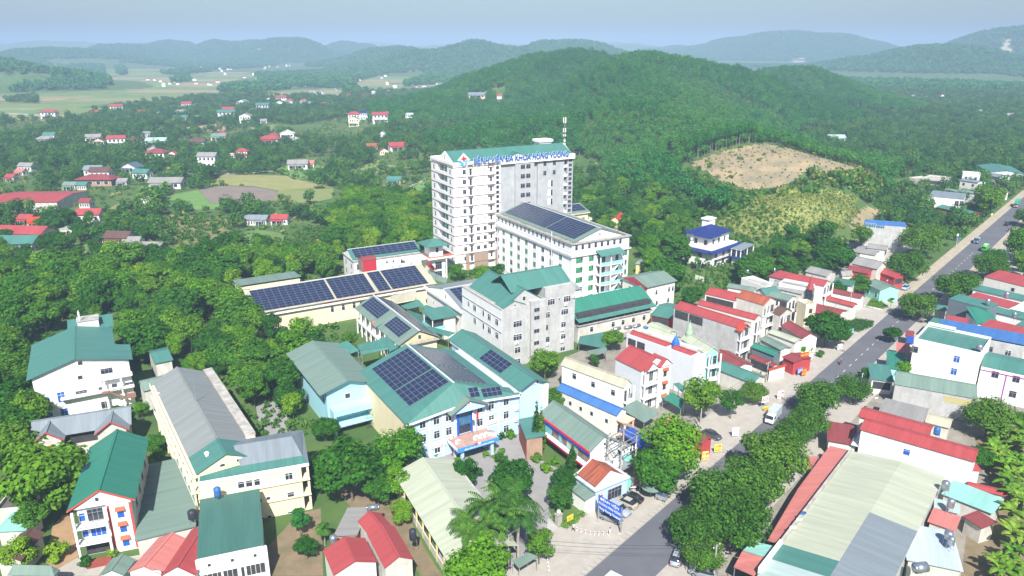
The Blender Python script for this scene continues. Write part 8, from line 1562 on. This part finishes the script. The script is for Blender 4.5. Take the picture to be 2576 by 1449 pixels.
def person(label,uv,rz,shirt,trousers,stride=.2,hair=(.02,.018,.015)):
    p=P(uv);s=stride;J=[(0,0,.92),(0,0,1.2),(0,0,1.42),(.02,0,1.6),(.02,0,1.7),(0,.1,.88),(s*.6,.1,.5),(s,.1,.09),(s+.16,.1,.04),(0,-.1,.88),(-s*.2,-.1,.5),(-s,-.1,.10),(-s+.14,-.1,.04),(0,.19,1.38),(-.06,.25,1.1),(.06,.27,.86),(.1,.27,.76),(0,-.19,1.38),(.04,-.25,1.1),(.16,-.27,.88),(.2,-.27,.78)]
    E_=[(0,1),(1,2),(2,3),(3,4),(0,5),(5,6),(6,7),(7,8),(0,9),(9,10),(10,11),(11,12),(2,13),(13,14),(14,15),(15,16),(2,17),(17,18),(18,19),(19,20)];r=[.15,.16,.09,.10,.08,.1,.075,.045,.035,.1,.075,.045,.035,.07,.05,.035,.03,.07,.05,.035,.03]
    return body('person',J,E_,r,[(M_skin,lambda c:True),(shirt,lambda c:.9<c.z<1.47 and abs(c.y)<.27),(trousers,lambda c:.12<c.z<=.92 and abs(c.y)<.2)],label,(p.x,p.y,.05),rz)
person('person in white shirt and dark shorts walking past the hedge',t12(1752,1115),2.4,M_swhite,M_dark,.28);person('person all in white walking beside the bollards',t12(2025,1150),.3,M_swhite,mat('cloth_pale',(.66,.64,.60),.9),.3,(.6,.58,.55))
def moto(label,uv,rz,colr,rider=None):
    p=P(uv);e=empty('motorbike',(p.x,p.y,.05),rz,label,'motorbike');loft([(-.75,.1,.1,.62,.78),(-.2,.14,.16,.5,.82),(.2,.12,.1,.4,.7),(.5,.12,.14,.5,.95),(.62,.08,.08,.7,1.0)]).obj('body',colr,e,True);MB().box(-.7,.15,-.13,.13,.78,.86).obj('seat',M_dark,e);MB().tube((.52,-.34,1.05),(.52,.34,1.05),.02).obj('handlebar',M_metal,e)
    for x in(-.62,.66):wheel(e,x,0,.28)
    if rider:
        J=[(-.15,0,.95),(-.1,0,1.2),(-.05,0,1.45),(0,0,1.62),(0,0,1.72),(-.1,.1,.92),(.28,.16,.86),(.2,.16,.5),(.32,.16,.42),(-.1,-.1,.92),(.28,-.16,.86),(.2,-.16,.5),(.32,-.16,.42),(-.03,.18,1.4),(.15,.26,1.2),(.48,.3,1.08),(-.03,-.18,1.4),(.15,-.26,1.2),(.48,-.3,1.08)];E_=[(0,1),(1,2),(2,3),(3,4),(0,5),(5,6),(6,7),(7,8),(0,9),(9,10),(10,11),(11,12),(2,13),(13,14),(14,15),(2,16),(16,17),(17,18)];r=[.15,.16,.09,.1,.08,.1,.08,.05,.04,.1,.08,.05,.04,.07,.05,.035,.07,.05,.035]
        body('person',J,E_,r,[(M_skin,lambda c:True),(rider,lambda c:.98<c.z<1.5),(M_dark,lambda c:.5<c.z<=.98 and abs(c.y)<.24)],'rider on the '+label,(p.x,p.y,.05),rz,None,(.25,.28,.40))
moto('red motorbike on the dashed carriageway',t21(1190,1300),-2.3,M_red,flat('cloth_blue',(.12,.18,.40)));moto('dark motorbike far up the road',t21(2455,298),.85,M_dark,flat('cloth_dark',(.08,.10,.16)))
for uv,lb in((t12(2205,800),'white motorbike parked by the menu board'),(t12(2255,805),'dark motorbike parked behind the umbrella'),(t12(2280,790),'red motorbike parked against the snack awning')):moto(lb,uv,rng.uniform(0,1),M_swhite if 'white' in lb else(M_dark if 'dark' in lb else M_red))
# ---------------------------------------------------------------- signs
def board(label,uv,w,h,z0,ang,rgb,lines=(),tc=None,posts=2,name='signboard'):
    p=P(uv);e=empty(name,(p.x,p.y,0),R(ang),label,'sign');MB().box(-w/2,w/2,-.04,.04,z0,z0+h).obj('panel',flat('panel_%02d%02d%02d'%tuple(int(c*99) for c in rgb),rgb),e)
    for k,x in enumerate((-w/2+.1,w/2-.1)[:posts] if posts>1 else((0,) if posts else())):MB().tube((x,.08,0),(x,.08,z0+h),.04 if w<3.4 else .14,n=8).obj('post',M_metal,e)
    n=len(lines)
    for i,s in enumerate(lines):
        m_=tc[i] if isinstance(tc,(tuple,list)) else tc;link('lettering',text_mesh('lettering',s,h/n*.78,.008,.006,m_ or M_swhite,'CENTER',min(w*.9,h/n*.5*len(s))),e,(0,-.055,z0+h-h/n*(i+.82)))
    return e
a,c=P(t12(1980,1055)),P(t12(2062,1105));d=c-a;sg=board('blue hospital name board on two grey posts in front of the parked cars',t12(2020,1080),5.4,2.7,2.5,math.degrees(math.atan2(d.y,d.x)),(.02,.10,.50),('BỆNH VIỆN','ĐA KHOA HÙNG VƯƠNG','Hung Vuong Hospital'),M_swhite,name='hospital_signboard')
b=MB();b.add([(-2.3,-.05,4.75),(-2.0,-.05,4.5),(-1.7,-.05,4.75),(-2.0,-.05,5.0)],[(0,1,2,3)]);b.obj('emblem',M_swhite,sg)
for x in(-2.6,2.6):MB().box(x-.4,x+.4,-.35,.45,0,.15).obj('footing',M_concrete,sg)
for args in(('red and yellow guesthouse board on the pavement',t21(905,1345),2.9,2.4,2.6,25,(.75,.06,.02),('NHÀ NGHỈ','PHÚ NGỌC'),(M_yel,M_swhite)),('blue advertising board under the guesthouse board',t21(882,1385),1.7,1.6,.6,25,(.10,.16,.55),('CAFE',),M_swhite),('orange-red advertising board beside the blue one',t21(912,1392),1.5,1.7,.4,25,(.75,.10,.03),('CƠM','PHỞ'),M_yel),
    ('white and blue shop board beneath the roadside tree',t21(1135,1165),3.0,1.4,1.6,10,(.72,.74,.78),('QUÁN CƠM',),M_royal),('plain white notice board beside the blue lettered one',t21(1183,1195),1.6,1.6,.3,15,(.74,.74,.74),('PHỞ BÒ',),M_dark),('white board on legs behind the red roof',t21(962,1290),1.5,1.6,1.0,30,(.74,.74,.74),()),('pair of aqua boards on posts by the pavement',t21(1255,1100),2.2,1.3,1.4,10,(.16,.52,.66),('KEM',),M_swhite),('white menu stand on the pavement near the dark sedan',t22(395,400),1.5,2.0,.3,10,(.76,.76,.74),('CẮT TÓC',),flat('sign_green',(.05,.35,.12))),
    ('white stand with red lettering beside the drain',t22(735,115),1.6,2.0,.2,10,(.76,.75,.74),('CƠM','PHỞ'),M_red),('white sign with red number above the yellow board',t22(615,185),1.8,1.6,1.6,20,(.78,.78,.78),('60',),M_red),('yellow board leaning by the truck',t22(632,205),1.6,.9,.3,20,(.78,.60,.05),('BÁN',),M_red),('yellow menu board beside the rust shed',t22(262,520),1.6,1.7,.3,12,(.80,.62,.10),('CƠM','PHỞ'),M_red),('yellow and red stand nearest the food stall tree',t22(165,585),1.4,2.0,.3,12,(.80,.66,.20),('KUM','BÚN'),M_red),
    ('red fuel sign beside the far road',t21(2220,228),2.4,2.4,1.0,20,(.75,.05,.03),('XD',),M_swhite),('small yellow notice on the hedge island',t12(1725,1050),1.5,1.0,.6,40,(.85,.62,.03),('CHÚ Ý',),M_dark),('menu board with red lettering beside the snack awning',t12(2215,780),1.4,2.2,.2,40,(.72,.55,.45),('BÚN','PHỞ'),M_red),('white road notice beside the green bank',t21(2068,370),1.0,1.0,2.2,20,(.78,.78,.78),()),('round blue road sign on the green bank',t21(2082,395),1.0,1.0,1.8,20,(.03,.16,.55),()),('pale yellow board near the far shop',t21(2330,185),1.2,1.0,.6,20,(.75,.65,.3),()),
    ('green and white shop sign at the kerbside shop',t21(1370,1440),2.6,1.0,1.8,30,(.60,.72,.66),('QUÁN',),flat('sign_green',(.05,.35,.12))),('black slanted shop sign on the aqua house',t21(1530,745),2.4,.9,3.2,50,(.03,.03,.035),('THỜI TRANG',),M_swhite)):board(*args)
# ---------------------------------------------------------------- tanks, dishes, air conditioners
M_steel=mat('tank_steel',(.42,.45,.50),.25,.1,metal=.75);M_tblue=mat('tank_blue',(.04,.13,.34),.4);M_tblack=mat('tank_black',(.03,.035,.045),.5)
def tank(label,uv,zb,r=.55,h=1.5,m_=None,stand=1.0,flatlie=False):
    p=P(uv,zb+stand+h/2);e=empty('water_tank',(p.x,p.y,zb),rng.uniform(0,1),label,'water tank');b=MB();s=stand
    if flatlie:b.tube((-h*.6,0,s+r),(h*.6,0,s+r),r,n=14);b.tube((-h*.6-.18,0,s+r),(-h*.6,0,s+r),r*.5,r,14);b.tube((h*.6,0,s+r),(h*.6+.18,0,s+r),r,r*.5,14)
    else:b.lathe([(r*.9,s),(r,s+.1),(r,s+h*.3),(r*1.03,s+h*.33),(r,s+h*.36),(r,s+h*.66),(r*1.03,s+h*.69),(r,s+h*.72),(r,s+h-.1),(r*.6,s+h+.12),(r*.25,s+h+.2)],14)
    b.obj('drum',m_ or M_steel,e,True);f=MB()
    for x,y in((1,1),(1,-1),(-1,1),(-1,-1)):f.tube((x*r*.8,y*r*.8,0),(x*r*.7,y*r*.7,s+.05),.035,n=4)
    f.box(-r*.85,r*.85,-.03,.03,s-.05,s);f.box(-.03,.03,-r*.85,r*.85,s-.06,s-.01);f.obj('stand',M_metal,e)
for a in(('steel tank on the pale market roof by the white wall',t22(1985,765),5.3,.65,1.6),('steel tank on tall legs on the small pale roof',t22(2025,900),4.2,.6,1.5),('steel tank at the back of the steel roofed shed',t22(2010,1140),4.4,.7,1.3),('smaller steel tank in front on the steel roofed shed',t22(2028,1185),4.4,.5,1.3),('lying steel tank at the bottom edge of the steel shed',t22(1795,1385),4.4,.8,1.6,None,.6,True),('blue and steel tank behind the long red roof',t22(1920,355),5.0,.6,1.5,M_tblue),('steel tank beside the cream cupola',t21(2445,780),8.8,.7,1.8,None,.4),('steel tank on the slate house roof',t21(2305,828),10.6,.65,1.5,None,.5),('round steel tank on the white tower house',t21(2240,1172),11.4,.75,1.2,None,.3),('steel tank at the frame edge roofs',t21(2505,930),8.8,.6,1.5),('blue banded tank on the cream wing stair',t02(1640,815),6.6,.6,1.6,M_tblue),('black tank beside the cream building corner',t02(1450,985),4.0,.7,1.5,M_tblack),('red banded steel tank beside the red roofs',t02(2515,1175),3.0,.6,1.4),('dark tank between red roof and pale shed',t12(540,1135),2.5,.6,1.8,M_tblack),
    ('first lying steel tank behind the annex',t11(2080,1022),4.0,.5,1.8,None,.8,True),('second lying steel tank behind the annex',t11(2165,1012),4.0,.5,1.8,None,.8,True),('third lying steel tank behind the annex',t11(2230,1000),4.0,.5,1.8,None,.8,True),('blue standing tank beside the lying tanks',t11(2292,1032),4.0,.55,1.3,M_tblue),('lying tank behind the red roofs by the trees',t12(238,920),3.6,.5,1.6,None,.8,True),('tank behind the white flat house',t21(490,600),5.0,.6,1.2),('tank in the trees behind the orange-red roof',t21(692,590),5.0,.55,1.2)):tank(*a)
def dish(label,uv,z,r=.5,m_=None):
    p=P(uv,z+.6);e=empty('satellite_dish',(p.x,p.y,z),0,label,'satellite dish');b=MB();n=14;vs=[(0,.18*r,.6)]+[(r*math.cos(6.2832*k/n),-.25*r-.5*r*math.sin(6.2832*k/n)*.6,.6+r*math.sin(6.2832*k/n)*.85) for k in range(n)];b.add(vs,[(0,1+k,1+(k+1)%n) for k in range(n)]);b.add([(v[0],v[1]+.03,v[2]) for v in vs],[(0,1+(k+1)%n,1+k) for k in range(n)]);b.obj('reflector',m_ or M_swhite,e);MB().tube((0,.15,0),(0,.12,.6),.04).obj('mast',M_metal,e);MB().tube((0,0,.45),(0,-r*.9,.7),.02).obj('feed_arm',M_metal,e)
for a in(('blue dish on the market shed parapet',t22(908,972),5.4,.55,M_tblue),('white dish next to the blue dish',t22(880,1015),5.4,.55),('white dish nearest the bottom on the market parapet',t22(832,1075),5.4,.6),('large white dish on the entrance porch terrace',t12(1122,372),3.8,1.3),('dish on the lean-to beside the entrance building',t12(382,285),4.2,.5),('dish on the cream building gallery corner',t02(1190,65),9.8,.5),('white dish on the flat roof at the bottom edge',t02(1185,1412),4.2,.75),('white dish beside the ribbed grey shed',t22(1462,102),3.6,.4)):dish(*a)
acm=MB().box(-.42,.42,-.16,.16,0,.62).mesh('case',M_trimw);fanm=MB().tube((.1,-.165,.31),(.1,-.185,.31),.24,n=14).mesh('fan_grille',mat('grille',(.35,.36,.37),.6))
def ac(label,loc,rz,s=1.):e=empty('air_conditioner',loc,rz,label,'air conditioner','outdoor air conditioner units',s);link('case',acm,e);link('fan_grille',fanm,e)
for k,(uv,lb) in enumerate(((t12(838,410),'at the left rim'),(t12(880,450),'at the front left corner'),(t12(940,362),'by the flagpole foot'),(t12(1015,418),'first of the three at the front'),(t12(1055,408),'middle of the three at the front'),(t12(1090,398),'last of the three at the front'))):p=P(uv,3.8);ac('white air conditioner on the porch terrace '+lb,(p.x,p.y,3.82),eb.g+.3,1.25)
def wall_ac(bl,x,y,z,lb):p=bl.o+bl.ux*x+bl.uy*y;ac(lb,(p.x,p.y,z),bl.g,1.1)
for x,y,z,lb in((4.2,-.2,6.2,'air conditioner on the grey left front of the concrete block'),(20.6,1.5,13.4,'topmost air conditioner on the concrete block front'),(19.6,1.5,6.3,'air conditioner midway up the concrete block front'),(19.6,1.5,2.9,'low air conditioner on the concrete block front'),(14.9,1.5,3.0,'air conditioner beside the groove of the concrete block'),(23.0,1.5,15.2,'air conditioner at the top corner of the concrete block')):wall_ac(m5,x,y,z,lb)
for x,z,lb in((25.0,5.8,'upper air conditioner on the entrance facade'),(24.9,3.2,'lower air conditioner on the entrance facade')):wall_ac(eb,x,.55,z,lb)
for x,z,lb in((14.4,3.9,'first air conditioner on the white solar building'),(17.2,4.0,'second air conditioner on the white solar building'),(21.6,4.2,'third air conditioner on the white solar building')):wall_ac(gs,x,.3,z,lb)
# ---------------------------------------------------------------- poles, transformers, gate things
M_pole=mat('pole_concrete',(.44,.42,.38),.9,.2,1.,streak=.15)
def pole(label,top,bot,arms=1,lamp=False):
    p=P(bot);q=PY(top,p.y);h=max(5.,q.z);e=empty('utility_pole',(p.x,p.y,0),R(40),label,'pole');MB().tube((0,0,-.2),(0,0,h),.17,.1,8).obj('shaft',M_pole,e)
    for k in range(arms):
        MB().box(-.9,.9,-.05,.05,h-.4-k*.7,h-.3-k*.7).obj('crossarm',M_metal,e)
        for x in(-.8,0,.8):MB().lathe([(.05,h-.3-k*.7),(.08,h-.2-k*.7),(.03,h-.05-k*.7)],6,x,0).obj('insulator',M_trimw,e)
    if lamp:MB().tube((0,0,h-.1),(1.6,0,h+.3),.04).obj('lamp_arm',M_metal,e);MB().box(1.4,2.1,-.12,.12,h+.2,h+.32).obj('lamp_head',M_trimw,e)
    return Vector((p.x,p.y,h-.3))
A1=pole('concrete utility pole at the bottom edge beside the roadside trees',t22(255,1212),t22(232,1470));A2=pole('tall utility pole between red roofs by the pavement',t21(1292,708),t21(1250,925));A3=pole('utility pole at the orange gate roof',t21(640,1290),t21(632,1422));A4=pole('street lamp pole among the palms',t12(1265,1140),t12(1262,1378),0,True);pole('small pole beside the red corner shop',t21(1560,600),t21(1550,690),0);pole('lattice road pole on the green bank',t21(2072,330),t21(2060,425),0);pole('pole behind the dark sedan',t12(2560,1180-990),t22(130,640-300),0)
for(u,v,a) in((150,330,0),(386,225,1),(190,273,1),(452,215,1)):pole('thin pole standing in the paddy field %s'%('near the farm track','beside the hamlet','in the front field','at the far edge')[(150,386,190,452).index(u)],(u,v-12),(u,v),0)
st=P(t12(2120,690));ts=empty('transformer_station',st,R(42),'pole-mounted transformer station with white and aqua transformers beside the gatehouse','transformer')
for x,y,h in((-2.6,1.6,9.4),(-2.6,-1.6,9.0),(1.8,1.6,9.8),(1.8,-1.6,9.4)):
    MB().tube((x,y,-.2),(x,y,h),.18,.11,8).obj('pole',M_pole,ts)
    for k in range(3):MB().lathe([(.07,h-1.6+k*.7),(.12,h-1.4+k*.7),(.05,h-1.2+k*.7)],6,x+.25,y).obj('insulator',M_trimw if k%2 else M_tblack,ts)
for z in(3.0,5.8,7.6,8.6):
    for y in(-1.6,1.6):MB().box(-3.2,2.4,y-.07,y+.07,z,z+.14).obj('beam',M_metal,ts)
    for x in(-2.6,1.8):MB().box(x-.06,x+.06,-2.0,2.0,z+.15,z+.28).obj('beam',M_metal,ts)
MB().box(-3.2,2.4,-1.9,1.9,2.85,2.98).obj('platform',M_metal,ts)
for x,m_ in((-1.7,M_swhite),(1.0,mat('transformer_aqua',(.30,.62,.55),.5))):
    b=MB();b.box(x-.6,x+.6,-.5,.5,3.1,4.4)
    for k in range(7):b.box(x-.58+k*.18,x-.53+k*.18,-.8,-.5,3.2,4.2)
    b.obj('transformer',m_,ts)
    for k in(-.35,0,.35):MB().lathe([(.06,4.4),(.12,4.55),(.06,4.7),(.11,4.85),(.04,5.05)],8,x+k,0).obj('bushing',M_trimw,ts)
for k in range(5):MB().lathe([(.1,6.0),(.14,6.2),(.08,6.5),(.13,6.7),(.05,7.0)],8,-2.2+k*.95,-1.6).obj('surge_arrester',M_trimw,ts)
MB().box(-3.6,-3.0,-1.2,.6,0,3.4).obj('switch_cabinet',M_swhite,ts)
def wire(label,a,c,sag=.8,r=.022):b=MB();b.path([a.lerp(c,k/10)-Vector((0,0,sag*4*(k/10)*(1-k/10))) for k in range(11)],r,4);b.obj('power_cable',M_tblack,label=label,cat='cable',group='overhead cables')
s0=Vector((st.x,st.y,8.2));wire('upper cable from the transformers past the gatehouse to the palms',s0,A4,1.2);wire('lower cable from the transformers past the gatehouse to the palms',s0-Vector((0,0,.8)),A4-Vector((0,0,.7)),1.4);wire('cable crossing the road near the bottom edge',A4,A1+Vector((0,0,.3)),.8);wire('second cable crossing the road near the bottom edge',A4-Vector((0,0,.6)),A1,1.);wire('cable along the pavement to the orange gate pole',s0,A3,1.6);wire('cable from the orange gate pole up the street',A3,A2,1.5)
bol=[MB().tube((0,0,0),(0,0,.75),.07,.06,8).mesh('post',M_swhite),MB().tube((0,0,.45),(0,0,.58),.075,n=8).mesh('band',M_red)]
for k,q in enumerate(((1777,1108),(1808,1120),(1842,1130),(1877,1138),(1910,1141),(1943,1142),(1977,1140),(2010,1137),(1556,1350),(1561,1378),(1567,1408))):p=P(t12(*q));e=empty('bollard',(p.x,p.y,.03),0,'white bollard with red band in the row across the forecourt' if k<8 else 'bollard of the short row near the bottom tree','bollard','forecourt bollards' if k<8 else 'gate bollards');link('post',bol[0],e);link('band',bol[1],e)
p=P(t12(1638,1062));e=empty('lamp_pillar',(p.x,p.y,0),R(40),'stone gate pillar with white globe lamp','pillar');MB().box(-.5,.5,-.4,.4,0,2.1).obj('shaft',M_concrete,e);MB().box(-.6,.6,-.5,.5,2.1,2.3).obj('cap',M_concrete,e);MB().lathe([(.1,2.3),(.3,2.5),(.36,2.7),(.3,2.92),(.05,3.05)],12).obj('globe',M_swhite,e,True)
p=P(t12(2335,860));e=empty('parasol',(p.x,p.y,0),0,'large faded green round parasol beside the food cart','parasol');b=MB();n=12;b.add([(0,0,2.9)]+[(1.9*math.cos(6.2832*k/n),1.9*math.sin(6.2832*k/n),2.35) for k in range(n)],[(0,1+k,1+(k+1)%n) for k in range(n)]);b.obj('canopy',roofm('greygreen',0),e);MB().tube((0,0,0),(0,0,2.9),.04).obj('pole',M_metal,e)
p=P(t12(2415,875));e=empty('food_cart',(p.x,p.y,0),R(-35),'metal food cart with glass case beside the parasol','food cart');MB().box(-1,1,-.5,.5,.3,1.1).obj('cabinet',M_metal,e);MB().box(-.95,.95,-.45,.45,1.1,1.8).obj('glass_case',M_glass2,e);MB().box(-1.15,1.15,-.65,.65,1.85,1.95).obj('roof',M_metal,e)
for x in(-.7,.7):wheel(e,x,-.5,.25);wheel(e,x,.5,.25)
canopy('snack_awning','teal and white banner awning of the snack stall under the vivid tree',[(t12(2250,725),2.6),(t12(2290,690),3.0),(t12(2460,700),3.0),(t12(2380,790),2.5)],'aqua');canopy('gate_canopy','green sheet canopy over the bike shelter at the gate',[(t12(1290,1335),2.6),(t12(1410,1270),2.9),(t12(1485,1300),2.9),(t12(1340,1390),2.5)],'greygreen')
def fence(label,a,c,h,m_,n):
    a,c=P(a),P(c);d=c-a;e=empty('fence',a,math.atan2(d.y,d.x),label,'fence');L=d.length
    for k in range(n):MB().box(L*k/n+.04,L*(k+1)/n-.04,-.03,.03,.15,h).obj('panel',m_,e);MB().box(L*k/n-.04,L*k/n+.04,-.05,.05,0,h+.1).obj('post',m_,e)
fence('aqua sheet fence behind the black sedan',t12(2095,825),t12(2195,765),1.9,M_rail,4);fence('aqua railing fence in front of the pharmacy porch',t12(1800,620),t12(1965,590),1.6,M_rail,5);fence('pale wall fence along the orange gate house',t21(445,1370),t21(630,1440),1.8,mat('stone_wall',(.36,.30,.25),.9,.4,2.,bump=.5),1);fence('low white planter wall beside the flower garden',t21(1370,865),t21(1505,895),.5,M_trimw,3);fence('white garden wall below the navy villa',t21(95,660),t21(160,680),1.8,wallm('offwhite'),2)
p=P(t12(992,400),3.8)
for k,(m_,lb) in enumerate(((M_swhite,'white flag on the porch terrace flagpole'),(M_red,'red flag on the porch terrace flagpole'))):
    e=empty('flagpole',(p.x+k*.8,p.y+k*.4,3.8),0,lb,'flag');MB().tube((0,0,0),(0,0,5.6),.04,.03).obj('mast',M_metal,e);b=MB();b.add([(0.03+i*.1,.06*math.sin(i*1.3),4.0+j*.75-i*.05) for j in range(3) for i in range(5)],[(j*5+i,j*5+i+1,j*5+i+6,j*5+i+5) for j in range(2) for i in range(4)]);b.obj('cloth',m_,e)
